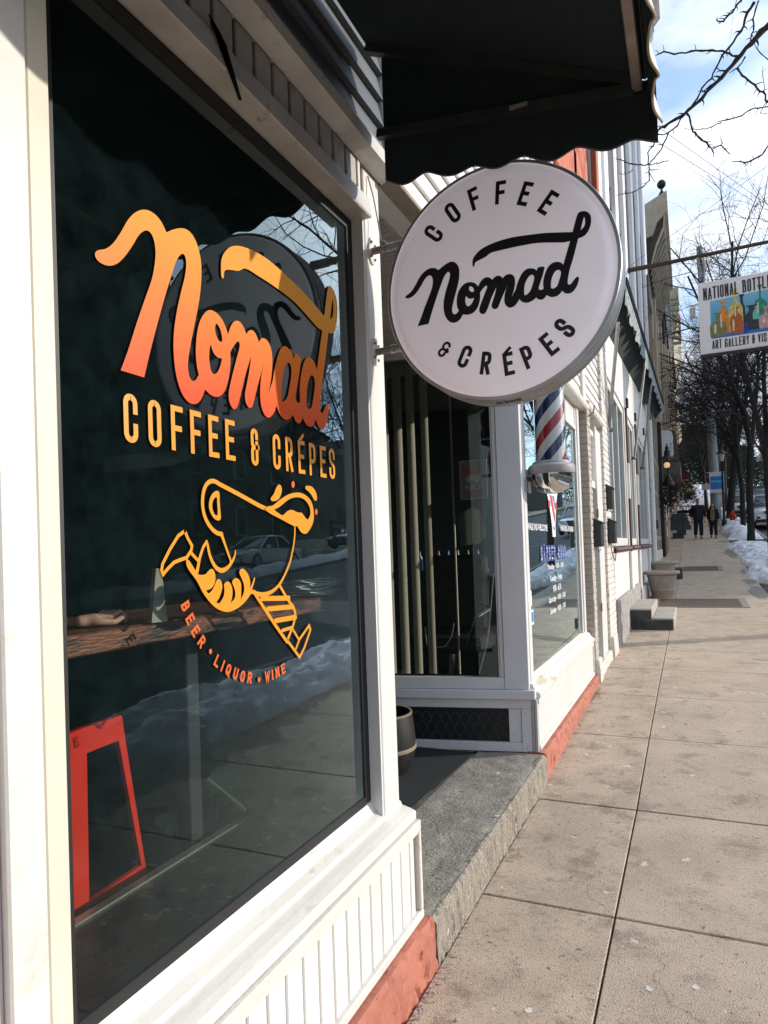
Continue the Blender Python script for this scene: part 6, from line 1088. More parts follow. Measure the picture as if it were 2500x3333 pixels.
def edge(y):
    for (a, b), (c, d) in zip(EDGE, EDGE[1:]):
        if y <= c: return b+(d-b)*(y-a)/(c-a)
    return 1.4
def snow_strip(y0, y1, dy, nx, hfun, ef, xr):
    m = MB(); ny = int((y1-y0)/dy)
    for i in range(ny+1):
        y = y0+(y1-y0)*i/ny; e = ef(y)+.05*noise.noise(Vector((y*2.3, 7, 0)))+.03*noise.noise(Vector((y*7, 3, 0))); xe = xr(y)
        for j in range(nx+1):
            t = j/nx; x = e+(xe-e)*t
            en = min(1, (y-y0)/.9, (y1-y)/.9); h = hfun(y)*max(0, en)**.6*math.sin(math.pi*min(1, t**.85))**.75 if 0 < t < 1 else 0
            l_ = lump(x, y)*min(1, h/.15)
            m.v.append((x+.03*noise.noise(Vector((x*5, y*5, 9)))*(0 < t < 1), y, zg(y)-.035+max(0, h+l_)))
    k = nx+1
    for i in range(ny):
        for j in range(nx): m.f.append((i*k+j, i*k+j+1, (i+1)*k+j+1, (i+1)*k+j))
    return m
def hf(y):
    b = .21+.09*noise.noise(Vector((y*.35, 0, 4)))
    if 30.5 < y < 32.3: b *= .35
    if y > 34: b *= .9
    return b if y > 2.6 else .1
single('snow_bank', snow_strip(2.2, 30, .038, 44, hf, edge, lambda y: 2.75+.2*noise.noise(Vector((y*.8, 1, 1)))), snm, 'long lumpy bank of dirty melting snow along the sidewalk edge under the trees', 'snow', (2, 15, -1.2), True, kind='stuff')
single('snow_bank', snow_strip(32.0, 62, .11, 16, lambda y: .42+.15*noise.noise(Vector((y*.5, 0, 4))), edge, lambda y: 2.8), snm, 'farther snow bank beyond the walking couple', 'snow', (2, 45, .8), True, kind='stuff')
single('snow_bank', snow_strip(3, 60, .16, 14, lambda y: .35+.2*noise.noise(Vector((y*.5, 3, 4))), lambda y: 13.2, lambda y: 14.4), snm, 'snow bank along the opposite kerb', 'snow', (13.8, 30, 0), True, kind='stuff')
i_j = lambda j, n: math.sin(math.pi*.5*j/n)
m = MB(); n_ = 26
for i in range(n_+1):
    for j in range(n_+1):
        x = -1.2+4.6*i/n_; y = 62+30*j/n_; t = max(0, 1-((x-1.0)/2.6)**2); m.v.append((x, y, zg(y)-.1+t*(.5+1.6*i_j(j, n_))+lump(x*.7, y*.5)*2.2*t))
for i in range(n_):
    for j in range(n_): m.f.append((i*(n_+1)+j, (i+1)*(n_+1)+j, (i+1)*(n_+1)+j+1, i*(n_+1)+j+1))
single('snow_mound', m, snm, 'big pale mound of ploughed snow rising at the far end of the sidewalk', 'snow', (1, 70, 4), True, kind='stuff')
# meltwater patches on the sidewalk edge
wet = M('wet_concrete', (.23, .195, .16), .5, .15, 6, spec=.5)
for k, (y0, y1, x0) in enumerate(((15.2, 17.6, 1.02), (18.0, 19.2, 1.0), (20.5, 21.5, 1.12), (24.6, 27.6, .95), (30.5, 31.5, .95))):
    lp = []; 
    for i in range(18):
        a = 2*math.pi*i/18; lp.append((1.45-(1.45-x0)*(.55-.45*math.cos(a))*(.75+.35*noise.noise(Vector((math.cos(a)*1.6, math.sin(a)*1.6, k*3.1)))), (y0+y1)/2+(y1-y0)/2*math.sin(a)*(1+.3*noise.noise(Vector((a, k, 2))))))
    mm = MB(); fill2d(mm, [lp], lambda u, v, q: (min(u, 1.419), v, zg(v)+.0045), 2); single('meltwater_puddle', mm, wet, ['thin wet patch at the sidewalk edge nearest the camera', 'second wet patch where the snow bank starts', 'small wet patch at the snow edge before the people', 'wet patch curving along the snow beside the tree', 'far wet patch near the walking woman'][k], 'puddle', (1.2, y0, zg(y0)), group='meltwater patches on the sidewalk')

# ================================================================ TREES
bark = M('dark_bark', (.024, .022, .020), .9, .35, 9, .8, 25, stretch=(1, 1, .3)); twigm = M('twig_bark', (.030, .025, .024), .9, .3, 9)
def branch(mb, p, d, ln, r, lvl, rng, cfg, twigs):
    segs = max(3, int(5-lvl*.5)) if lvl < 3 else 3; pts = [p]; rad = [r]; dd = d.copy()
    for i in range(segs):
        dd = (dd+Vector((rng.gauss(0, 1), rng.gauss(0, 1), rng.gauss(0, .8)))*cfg['jit']*(.7+.3*lvl)+Vector((0, 0, cfg['up']*(1 if lvl < 2 else .4)))).normalized()
        pts.append(pts[-1]+dd*ln/segs); rad.append(r*(1-(i+1)/segs*(.62 if lvl < cfg['lv'] else .8)))
    (mb if lvl < 2 else twigs).tube(pts, rad, 7 if lvl < 1 else 5 if lvl < 2 else 4 if lvl == 2 else 3, cap=False)
    if lvl >= cfg['lv']: return
    for k in range(cfg['n'][lvl]):
        t = cfg['t0'][lvl]+(1-cfg['t0'][lvl])*(k+.7*rng.random())/cfg['n'][lvl]; f = t*segs; i = min(segs-1, int(f)); q = pts[i]+(pts[i+1]-pts[i])*(f-i); dl = (pts[i+1]-pts[i]).normalized()
        az = rng.random()*6.283; s_ = dl.orthogonal().normalized(); s_ = s_*math.cos(az)+dl.cross(s_)*math.sin(az); an = cfg['ang'][lvl]*(.75+.5*rng.random())
        nd = (dl*math.cos(an)+s_*math.sin(an)).normalized(); rr = rad[i]+(rad[min(i+1, segs)]-rad[i])*(f-i)
        branch(mb, q, nd, ln*cfg['lr'][lvl]*(.7+.5*rng.random())*(1.1-.4*t), rr*cfg['rr'], lvl+1, rng, cfg, twigs)
CFG = dict(jit=.2, up=.02, lv=4, n=[9, 8, 6, 5], t0=[.12, .2, .2, .15], ang=[.85, .85, .85, .9], lr=[.66, .60, .55, .55], rr=.60)
def tree_parts(seed, H, r0, lean=(0, 0), cfg=CFG, forks=None):
    rng = random.Random(seed); tk, cw = MB(), MB(); base = MB()
    flare = [Vector((0, 0, -.15)), Vector((0, 0, .12)), Vector((lean[0]*.1, lean[1]*.1, .5))]
    top = Vector((lean[0], lean[1], H*.3)); pts = flare+[Vector((lean[0]*.5, lean[1]*.5, H*.17))+Vector((rng.gauss(0, .03), rng.gauss(0, .03), 0)), top]
    tk.tube(pts, [r0*1.35, r0*1.12, r0, r0*.93, r0*.88], 12, cap=False)
    for k in range(forks or 3):
        az = 6.283*k/(forks or 3)+rng.random(); an = .22+.25*rng.random(); d = Vector((math.sin(an)*math.cos(az), math.sin(an)*math.sin(az), math.cos(an)))
        branch(tk, top-Vector((0, 0, .1)), d, H*.55*(.8+.3*rng.random()), r0*.66, 0, rng, cfg, cw)
    return tk, cw
def make_tree(seed, H, r0, loc, label, lean=(0, 0), cfg=CFG, forks=None, name='street_tree', rz=0, group='bare street trees along the snowy verge'):
    tk, cw = tree_parts(seed, H, r0, lean, cfg, forks); t = thing(name, label, 'tree', loc, group, rz)
    a = part('trunk', tk, bark, t, True, local=True); b = part('crown', cw, twigm, t, local=True); return t, [a, b]
def G(x, y, dz=0): return (x, y, zg(y)+dz-.02)
tA, kA = make_tree(11, 12.5, .135, G(2.12, 29.6), 'nearest bare street tree with a dark trunk rising from the snow bank', (.12, 0))
tB, kB = make_tree(23, 11.5, .115, G(2.24, 35.3), 'slimmer bare street tree just left of the nearest trunk', (-.1, .1))
tC, kC = make_tree(37, 12.5, .20, G(2.0, 42.3), 'thicker bare street tree with a leaning trunk beside the lamp post', (.45, 0))
for (x, y, src, ks, rz, s_, lab) in ((2.1, 22.0, tB, kB, 2.0, 1.0, 'bare street tree outside the frame whose branches reach over the sidewalk'), (2.2, 50.5, tA, kA, 1.3, 1.05, 'bare street tree behind the parked cars'), (2.0, 59, tB, kB, 4.0, 1.15, 'bare tree near the far snow mound'), (1.2, 58, tA, kA, 3.0, .9, 'dark bare tree just left of the utility pole'),
    (14.9, 27, tA, kA, .4, 1.0, 'bare tree across the street, nearest one'), (14.8, 34, tB, kB, 1.7, 1.15, 'bare tree across the street beyond the first'), (14.9, 47, tC, kC, 2.6, 1.0, 'bare tree across the street near the white fence'), (8.5, 95, tC, kC, .9, 1.1, 'bare tree standing far off beside the rising road'), (12, 78, tA, kA, 5.1, 1.1, 'far bare tree right of the rising road'),
    (14.8, 60, tB, kB, .3, 1.2, 'tall bare tree far across the street'), (4.5, 120, tA, kA, 2.2, 1.3, 'very distant bare tree at the end of the street'), (-1.5, 90, tC, kC, 2.9, 1.2, 'distant bare tree behind the end of the row')):
    dup(src, G(x, y), rz, lab, (s_, s_, s_), ks)
# near tree whose thorny branches hang into the top right of the picture
nt_ = thing('honey_locust', 'thorny honey locust whose dark knobbly branches hang in at the top right', 'tree', G(2.7, 11.6))
K9 = 1.5
tm = MB(); tm.tube([(2.7, 11.6, zg(11.6)-.1), (2.7, 11.6, zg(11.6)+1), (2.75, 11.4, 1.8), (2.6, 11.0, 4.2)], [.19, .16, .14, .12], 10); tm.tube([(2.6, 11.0, 4.2), (2.4, 10.0, 5.6), (2.0, 9.3, 6.2), (1.6, 9.05, 6.1), (1.29, 9.0, 5.85)], [.11, .08, .06, .045, .038], 8); tm.tube([(2.6, 11.0, 4.2), (2.6, 10.6, 6), (2.4, 10.3, 7.5), (2.2, 10, 8.8)], [.1, .08, .06, .03], 8)
part('trunk', tm, bark, nt_, True); bm_ = MB(); rng = random.Random(77); LOC = lambda x, z, j=0: Vector((x*K9, (6.0+j)*K9, z*K9))
for l_ in BR:
    pts = []; rad = []
    j0 = rng.uniform(-.02, .02)
    for i in range(len(l_)-1):
        a, b = l_[i], l_[i+1]; seg = max(2, int(math.hypot(b[0]-a[0], b[1]-a[1])/.04))
        for q in range(seg):
            t = q/seg; knob = 1+.28*(q == 0)+rng.uniform(-.08, .1); pts.append(LOC(a[0]+(b[0]-a[0])*t+rng.gauss(0, .0035), a[1]+(b[1]-a[1])*t+rng.gauss(0, .0035), j0+rng.gauss(0, .004))); rad.append((a[2]+(b[2]-a[2])*t)*knob*K9*1.25)
            if rng.random() < .42 and len(pts) > 2:
                d = (pts[-1]-pts[-2]).normalized(); s_ = Vector((-d.z, rng.uniform(-.6, .6), d.x))*rng.choice((-1, 1)); r0_ = rad[-1]; ln = rng.uniform(.012, .03)+r0_
                bm_.tube([pts[-1], pts[-1]+(s_+d*.5).normalized()*(ln*K9+r0_*.3), pts[-1]+(s_+d*.9).normalized()*(ln*1.5*K9+r0_)], [r0_*.55+.001, r0_*.3+.0008, .0004], 4)
    pts.append(LOC(l_[-1][0], l_[-1][1], j0)); rad.append(l_[-1][2]*K9); bm_.tube(pts, rad, 6)
part('hanging_branch', bm_, bark, nt_, True)
# extra fine twigs of this tree higher up
tw = MB(); tt = MB(); rng = random.Random(5)
for p, d, ln in (((2.4, 10.3, 7.5), (-.3, .3, .6), 2.6), ((2.6, 10.6, 6), (.5, .5, .6), 2.6), ((2.6, 11, 4.6), (.6, -.2, .6), 2.4), ((2.2, 10, 8.8), (-.3, .3, .8), 2.4)): branch(tt, Vector(p), Vector(d).normalized(), ln, .035, 1, rng, CFG, tw)
part('upper_branch', tt, bark, nt_); part('twigs', tw, twigm, nt_)
# dense dark trees on the far slope
dgm = M('dark_hillside_foliage', (.035, .045, .035), .9, .4, 1.2); m = MB(); rng = random.Random(3)
for (cx_, cy_, hh_, wd_) in ((1.0, 104, 10, 5), (-2.5, 98, 9, 4), (4.0, 112, 9, 4.5), (-6, 110, 13, 6), (8, 130, 8, 6), (15, 140, 9, 7), (24, 150, 10, 9)):
    zc_ = zg(cy_)
    for k in range(4200):
        a = rng.random()*6.283; t = rng.random()**.6; r_ = wd_*math.sqrt(rng.random())*(1-t*.75)*.9; p = Vector((cx_+r_*math.cos(a), cy_+r_*math.sin(a), zc_+hh_*t)); d = Vector((rng.gauss(0, 1), rng.gauss(0, .5), rng.gauss(-.2, .45))).normalized()*rng.uniform(.6, 2.2); s_ = d.cross(Vector((0, 1, .1))).normalized()*rng.uniform(.02, .07)
        m.add([p-s_, p+s_, p+d], [(0, 1, 2)])
single('distant_wood', m, dgm, 'dark mass of distant trees on the hillside at the end of the street', 'trees', (1, 110, 6), kind='stuff')

# ================================================================ CARS
tyre = M('tyre_rubber', (.015, .015, .016), .8); rim_m = M('alloy_rim', (.4, .4, .42), .3, .1, metal=.8); carglass = M('car_glass', (.03, .045, .055), .04, .1, 1, spec=.9); hl = M('headlamp_lens', (.6, .62, .64), .1, .1, spec=.9); platem = M('orange_licence_plate', (.65, .33, .04), .5)
def loft(mb, secs, cap=True):
    n = len(secs[0]); o = len(mb.v); 
    for s_ in secs: mb.v += s_
    for i in range(len(secs)-1):
        for j in range(n): mb.f.append((o+i*n+j, o+i*n+(j+1) % n, o+(i+1)*n+(j+1) % n, o+(i+1)*n+j))
    if cap: mb.f.append(tuple(o+j for j in range(n-1, -1, -1))); mb.f.append(tuple(o+(len(secs)-1)*n+j for j in range(n)))
def sect(y, w_, zb, zt, cr_=.06, tuck=.08):
    h = zt-zb; pts = [(w_-tuck, zb), (w_-.02, zb+.12*h), (w_, zb+.4*h), (w_-.01, zb+.72*h), (w_-.05, zt-.05), (w_-.14, zt), (w_*.45, zt+cr_*.8), (0, zt+cr_)]
    return [(-x, y, z) for x, z in pts[:-1]]+[(0, y, zt+cr_)]+[(x, y, z) for x, z in pts[-2::-1]]
def car(kind, paint, label, loc, rz=0, name='parked_car'):
    t = thing(name, label, 'car', loc, 'cars parked along the street', rz); S = dict(suv=(.30, 1.0, 1.68, .93), sedan=(.25, .88, 1.44, .9), pickup=(.42, 1.2, 1.92, 1.0))[kind]; zb, belt, roof, W = S; F, B_ = -2.3, 2.35
    if kind == 'pickup': F, B_ = -2.8, 2.9
    b = MB(); hood = belt-.08
    loft(b, [sect(F, W*.80, zb+.06, hood-.30, .02), sect(F+.08, W*.90, zb, hood-.16, .03), sect(F+.35, W*.98, zb, hood-.07, .05), sect(F+.9, W, zb, hood, .06), sect(F+1.35, W, zb, belt, .05), sect(0, W, zb, belt, .03), sect(B_-.7, W, zb, belt, .03), sect(B_-.12, W*.96, zb, belt-.02, .03), sect(B_, W*.86, zb+.08, belt-.25, .02)])
    part('body', b, paint, t, True, local=True)
    g = MB(); f0, f1, r1, r0 = (F+1.2, F+2.0, 1.5, 2.1) if kind != 'pickup' else (F+1.6, F+2.2, .5, .75)
    if kind == 'sedan': f0, f1, r1, r0 = F+1.25, F+2.1, .9, 1.7
    gw_ = W-.10; tw_ = W-.26
    def gs(y, w1, z1, z0): return [(-w1-.06*(z1-z0), y, z0), (-w1, y, z1-.02), (-w1+.12, y, z1+.02), (w1-.12, y, z1+.02), (w1, y, z1-.02), (w1+.06*(z1-z0), y, z0)]
    loft(g, [gs(f0, gw_, belt+.03, belt-.05), gs(f1, tw_, roof-.05, belt), gs(f1+.35, tw_-.01, roof, belt), gs(r1, tw_-.01, roof-.02, belt), gs(r0, gw_-.04, belt+.05, belt-.05)]); part('windows', g, carglass, t, True, local=True)
    r_ = MB(); loft(r_, [[(-tw_-.01, y, z-.03), (-tw_+.1, y, z+.03), (0, y, z+.05), (tw_-.1, y, z+.03), (tw_+.01, y, z-.03)] for y, z in ((f1-.02, roof-.03), (f1+.35, roof+.0), ((f1+r1)/2, roof+.01), (r1+.05, roof-.03))]); part('roof', r_, paint, t, True, local=True)
    pm = MB()
    for sx in (-1, 1):
        pm.tube([(sx*(gw_+.0), f0, belt), (sx*(tw_), f1, roof-.02)], .035, 5); pm.tube([(sx*(tw_+.03), (f1+r1)/2, roof-.03), (sx*(gw_+.02), (f1+r1)/2, belt)], .035, 5); pm.tube([(sx*tw_, r1, roof-.03), (sx*(gw_-.03), r0, belt)], .05, 5)
    part('pillars', pm, paint, t, local=True)
    for sx in (-1, 1):
        for y in (F+.85, B_-.85):
            w_ = part('wheel', MB().lathe([(.20, -.11), (.31, -.11), (.335, -.08), (.335, .08), (.31, .11), (.2, .11)], (sx*(W-.10), y, .335), 20, 'x'), tyre, t, True, local=True); part('rim', MB().lathe([(0, sx*.08), (.05, sx*.10), (.20, sx*.09), (.21, sx*.112)], (sx*(W-.10), y, .335), 12, 'x'), rim_m, w_, local=True)
        part('headlight', MB().prism([(sx*(W*.55), hood-.28), (sx*(W*.90), hood-.24), (sx*(W*.93), hood-.12), (sx*(W*.60), hood-.17)], F-.01, F+.22), hl, t, local=True)
        part('wing_mirror', MB().bev(sx*(W+.02), f0+.25, belt+.0, sx*(W+.22), f0+.38, belt+.16, .03), paint, t, local=True); part('door_handle', MB().bev(sx*(W-.012), .1, belt-.14, sx*(W+.01), .28, belt-.10, .005), rim_m, t, local=True)
    gz0, gz1 = (hood-.40, hood-.16)
    part('grille', MB().prism([(-W*.5, gz1), (-W*.3, gz0), (W*.3, gz0), (W*.5, gz1)], F-.02, F+.1), black, t, local=True)
    part('grille_chrome', MB().tube([(-W*.52, F-.02, gz1), (-W*.30, F-.03, gz0-.01), (W*.30, F-.03, gz0-.01), (W*.52, F-.02, gz1)], .022, 5), M('chrome', (.7, .7, .68)), t, local=True)
    part('badge', MB().lathe([(.055, 0), (.07, -.01), (.055, -.02)], (0, F-.02, (gz0+gz1)/2+.03), 14, 'y').box(-.07, F-.04, (gz0+gz1)/2+.02, .07, F-.03, (gz0+gz1)/2+.04), M('chrome', (.7, .7, .68)), t, local=True)
    part('licence_plate', MB().box(-.16, F-.02, zb+.12, .16, F+.01, zb+.26), platem, t, local=True); part('lower_bumper', MB().bev(-W*.85, F-.02, zb-.08, W*.85, F+.4, zb+.08, .03), black, t, local=True); part('fog_lamp', MB().box(-W*.8, F-.0, zb+.10, -W*.62, F+.04, zb+.2).box(W*.62, F-.0, zb+.10, W*.8, F+.04, zb+.2), black, t, local=True)
    return t
pw_ = M('white_car_paint', (.78, .79, .8), .25, .02, coat=.6); pn = M('navy_car_paint', (.02, .03, .045), .25, .05, coat=.6); psv = M('silver_car_paint', (.38, .39, .40), .3, .05, metal=.5, coat=.5); pcr = M('cream_car_paint', (.55, .50, .42), .3, .05, coat=.5); pmr = M('maroon_car_paint', (.12, .02, .025), .3, .05, coat=.6)
car('suv', pw_, 'white car with orange plate parked nearest beside the tree trunks', G(3.75, 40.3, -.09)); car('pickup', pn, 'dark blue pickup truck behind the nearest white car', G(4.75, 54.5, -.09))
car('sedan', pcr, 'cream car seen between the two pairs of tree trunks', G(3.25, 52.2, -.09)); car('suv', pw_, 'white car partly hidden behind the lamp post and thick trunk', G(3.15, 60, -.09)); car('suv', psv, 'silver car higher up the rising street', G(3.6, 72, -.09)); car('sedan', psv, 'farthest silver car by the pole banner', G(3.3, 84, -.09))
car('sedan', pw_, 'white sedan across the street, seen only as a reflection in the big window', G(15.6, 25.5, .0)); car('sedan', pn, 'dark sedan across the street, seen only as a reflection', G(15.6, 35.5, .0)); car('suv', pmr, 'maroon car on the road, reflected in the barber shop window', G(6.8, 24, -.1))

# ================================================================ PEOPLE
skin = M('skin', (.50, .27, .19), .5, .06, 20); jacket = M('black_jacket', (.014, .014, .016), .8, .3, 8); jeans = M('dark_jeans', (.012, .016, .032), .8, .2, 20); shoe = M('black_shoe', (.015, .014, .014), .5); shirt = M('navy_shirt', (.015, .02, .05), .7); hairg = M('grey_hair', (.20, .15, .12), .8, .3, 40); haird = M('dark_brown_hair', (.025, .016, .012), .7, .3, 40)
def skinned(name, verts, edges, rads, mat, parent, sub=2, label=None):
    me = bpy.data.meshes.new(name); me.from_pydata(verts, edges, []); me.materials.append(mat); o = bpy.data.objects.new(name, me); COL.objects.link(o); o.parent = parent
    s_ = o.modifiers.new('skin', 'SKIN')
    for i, r_ in enumerate(rads):
        me.skin_vertices[0].data[i].radius = r_ if isinstance(r_, tuple) else (r_, r_)
    me.skin_vertices[0].data[0].use_root = True
    s_.use_smooth_shade = True; q = o.modifiers.new('sub', 'SUBSURF'); q.levels = sub; q.render_levels = sub
    if label: o['label'] = label
    ORG[o.name] = Vector((0, 0, 0)); return o
def person(loc, rz, H, label, woman=False):
    t = thing('person', label, 'person', loc, None, rz); k = H/1.78; V = lambda x, y, z: (x*k, y*k, z*k)
    sw = .165 if woman else .20
    # body: pelvis root, legs, torso, arms, neck, head (facing -y)
    vs = [V(0, 0, .95), V(0, 0, 1.15), V(0, .01, 1.35), V(0, .01, 1.47), V(0, -.01, 1.54), V(0, -.03, 1.62), V(0, -.03, 1.71),
          V(.09, 0, .90), V(.10, -.05, .50), V(.10, .02, .10), V(.10, -.09, .04), V(-.09, 0, .90), V(-.10, .06, .50), V(-.11, .18, .14), V(-.11, .10, .05),
          V(sw, .01, 1.40), V(sw+.06, .02, 1.14), V(sw+.07, -.06, .90), V(sw+.06, -.09, .82), V(-sw, .01, 1.40), V(-sw-.06, .04, 1.14), V(-sw-.06, .00, .90), V(-sw-.05, -.04, .82)]
    es = [(0, 1), (1, 2), (2, 3), (3, 4), (4, 5), (5, 6), (0, 7), (7, 8), (8, 9), (9, 10), (0, 11), (11, 12), (12, 13), (13, 14), (2, 15), (15, 16), (16, 17), (17, 18), (2, 19), (19, 20), (20, 21), (21, 22)]
    rs = [(.14, .10), (.13, .10), (.17, .11), (.07, .07), (.05, .055), (.075, .09), (.065, .08), (.085, .085), (.06, .06), (.042, .042), (.035, .035), (.085, .085), (.06, .06), (.042, .042), (.035, .035), .065, .045, .034, .03, .065, .045, .034, .03]
    rs = [tuple(q*k for q in r_) if isinstance(r_, tuple) else r_*k for r_ in rs]; skinned('body', vs, es, rs, skin, t)
    # coat, trousers, shoes
    cl = [V(0, 0, .70), V(0, 0, 1.0), V(0, .01, 1.2), V(0, .01, 1.38), V(0, .0, 1.475), V(sw+.01, .01, 1.41), V(sw+.065, .02, 1.14), V(sw+.075, -.05, .93), V(-sw-.01, .01, 1.41), V(-sw-.065, .04, 1.14), V(-sw-.065, .00, .93)]
    ce = [(0, 1), (1, 2), (2, 3), (3, 4), (3, 5), (5, 6), (6, 7), (3, 8), (8, 9), (9, 10)]; cr_ = [(.25, .17), (.235, .165), (.215, .15), (.17, .12), (.08, .085), .085, .075, .06, .085, .075, .06]
    if woman: cr_ = [(.27, .19), (.225, .16), (.20, .145), (.175, .13), (.075, .08), .092, .075, .06, .092, .075, .06]
    skinned('coat', cl, ce, [tuple(q*k for q in r_) if isinstance(r_, tuple) else r_*k for r_ in cr_], jacket, t)
    skinned('trousers', [V(0, 0, .90), V(.09, 0, .84), V(.105, -.05, .50), V(.105, .015, .12), V(-.09, 0, .84), V(-.105, .06, .50), V(-.115, .165, .16)], [(0, 1), (1, 2), (2, 3), (0, 4), (4, 5), (5, 6)], [(.15*k, .12*k), .115*k, .092*k, .078*k, .115*k, .092*k, .078*k], jeans, t)
    for x, y, z in ((.105, 0, .045), (-.115, .15, .075)): skinned('shoe', [V(x, y+.05, z), V(x, y-.06, z), V(x, y-.15, z-.005)], [(0, 1), (1, 2)], [.05*k, .052*k, .042*k], shoe, t, 1)
    part('shirt_front', MB().prism([(-.05*k, .85*k), (.05*k, .85*k), (.06*k, 1.38*k), (0, 1.44*k), (-.06*k, 1.38*k)], -.172*k, -.10*k), shirt if not woman else M('scarf_base', (.15, .14, .08), .8), t, local=True)
    if woman:
        sf = MB(); cols = [M('scarf_tan', (.34, .28, .14), .8), M('scarf_olive', (.14, .14, .08), .8)]
        for i in range(6): part('scarf_stripe', MB().box((-.09+i*.031)*k, -.19*k, .92*k, (-.09+i*.031+.026)*k, -.165*k, (1.40-.01*i)*k), cols[i % 2], t, local=True)
        skinned('scarf_wrap', [V(-.08, -.05, 1.46), V(0, -.10, 1.44), V(.08, -.05, 1.46), V(.06, .05, 1.49), V(-.06, .05, 1.49)], [(0, 1), (1, 2), (2, 3), (3, 4)], [.04*k]*5, cols[0], t, 1)
        skinned('hair', [V(0, .0, 1.73), V(0, .05, 1.66), V(.08, .02, 1.60), V(.10, .0, 1.48), V(.10, -.04, 1.38), V(-.08, .02, 1.60), V(-.10, .0, 1.48), V(-.10, -.04, 1.38)], [(0, 1), (1, 2), (2, 3), (3, 4), (1, 5), (5, 6), (6, 7)], [.085*k, .10*k, .05*k, .055*k, .035*k, .05*k, .055*k, .035*k], haird, t)
    else:
        skinned('hair', [V(0, -.02, 1.755), V(0, .05, 1.72), V(0, .07, 1.64)], [(0, 1), (1, 2)], [.062*k, .075*k, .06*k], hairg, t)
        part('beard', MB().lathe([(0, -.05), (.045, -.035), (.055, 0), (.045, .02)], Vector((0, -.075, 1.585))*k, 12), hairg, t, True, local=True)
        part('glasses', MB().box(-.065*k, -.125*k, 1.655*k, -.01*k, -.118*k, 1.685*k).box(.01*k, -.125*k, 1.655*k, .065*k, -.118*k, 1.685*k).box(-.01*k, -.124*k, 1.672*k, .01*k, -.119*k, 1.678*k), black, t, local=True)
    fc = MB(); fc.lathe([(0, -.018), (.014, -.008), (.012, .01), (.004, .03)], Vector((0, -.125, 1.635))*k, 8)
    part('nose', fc, skin, t, True, local=True); part('mouth', MB().box(-.025*k, -.118*k, 1.592*k, .025*k, -.108*k, 1.603*k), M('lips', (.35, .1, .08), .5), t, local=True); part('eyes', MB().lathe([(0, -.008), (.009, 0), (0, .008)], Vector((.03, -.112, 1.668))*k, 8).lathe([(0, -.008), (.009, 0), (0, .008)], Vector((-.03, -.112, 1.668))*k, 8), black, t, local=True)
    for sx in (-1, 1):
        hx = sx*(sw+.06); hy_ = -.09 if sx > 0 else -.04; hv = [V(hx, hy_, .83), V(hx, hy_-.01, .76)]; he = [(0, 1)]; hr = [.034*k, .03*k]
        for q in range(4): hv += [V(hx+(-.026+q*.017), hy_-.01, .70), V(hx+(-.026+q*.017), hy_-.02, .66)]; he += [(1, 2+2*q), (2+2*q, 3+2*q)]; hr += [.009*k, .008*k]
        hv += [V(hx-sx*.04, hy_-.02, .76), V(hx-sx*.05, hy_-.03, .72)]; he += [(0, 10), (10, 11)]; hr += [.011*k, .009*k]; skinned('hand', hv, he, hr, skin, t, 1)
    return t
person((.34, 32.9, zg(32.9)), R(4), 1.80, 'man in a long black jacket and glasses walking on the sidewalk'); person((.93, 32.95, zg(32.95)), R(-6), 1.56, 'laughing woman with dark hair and a striped scarf walking beside the man', True)
# seated customer: hand on the bar and a denim knee
HP = at(325, 2008, x=-1.24); KN_ = at(262, 2235, x=-1.45)
cu = thing('person', 'customer seated behind the window with one bare hand resting on the bar', 'person', (-1.75, .55, -1.33)); LL = lambda x, y, z: (x+1.75, y-.55, z+1.33)
bv = [LL(-1.80, .50, -.60), LL(-1.80, .50, -.33), LL(-1.78, .52, -.06), LL(-1.77, .52, .10), LL(-1.75, .52, .18), LL(-1.73, .52, .28), LL(-1.60, .56, -.02), LL(-1.42, .66, -.12), LL(HP.x-.01, HP.y-.085, HP.z+.0)]
skinned('body', bv, [(0, 1), (1, 2), (2, 3), (3, 4), (4, 5), (2, 6), (6, 7), (7, 8)], [(.15, .12), (.14, .11), (.16, .11), .06, .085, .075, .05, .036, .018], skin, cu)
skinned('sweater', bv[:4]+bv[6:8]+[LL(HP.x-.01, HP.y-.075, HP.z+.0)], [(0, 1), (1, 2), (2, 3), (2, 4), (4, 5), (5, 6)], [(.17, .14), (.16, .13), (.18, .13), .07,   .065, .050, .038], M('charcoal_sweater', (.03, .032, .035), .9), cu)
skinned('jeans', [LL(-1.78, .55, -.64), LL(-1.70, .85, -.52), LL(KN_.x-.06, KN_.y-.07, KN_.z-.0), LL(-1.85, .9, -.95), LL(-1.9, .85, -1.25)], [(0, 1), (1, 2), (2, 3), (3, 4)], [.15, .10, .065, .055, .05], M('denim', (.018, .028, .06), .85, .2, 30), cu)
hp = Vector(LL(*HP))+Vector((0, -.03, -.004)); K = .78; hv = [tuple(hp+Vector((0, -.05, 0))*K), tuple(hp), tuple(hp+Vector((0, .035, .0))*K)]; he = [(0, 1), (1, 2)]; hr = [.017*K, .022*K, .020*K]
for q in range(4):
    b0 = hp+Vector((.027-.018*q, .055, .004))*K; i = len(hv); hv += [tuple(b0), tuple(b0+Vector((.003, .032-.003*q, .014))*K), tuple(b0+Vector((.004, .054-.005*q, -.004))*K), tuple(b0+Vector((.003, .050-.007*q, -.026))*K)]; he += [(2, i), (i, i+1), (i+1, i+2), (i+2, i+3)]; hr += [.0088*K, .0080*K, .0074*K, .0062*K]
i = len(hv); hv += [tuple(hp+Vector((.034, .0, -.004))*K), tuple(hp+Vector((.052, .045, -.010))*K), tuple(hp+Vector((.048, .085, .004))*K)]; he += [(1, i), (i, i+1), (i+1, i+2)]; hr += [.012*K, .0095*K, .008*K]
skinned('hand', hv, he, hr, skin, cu, 2)

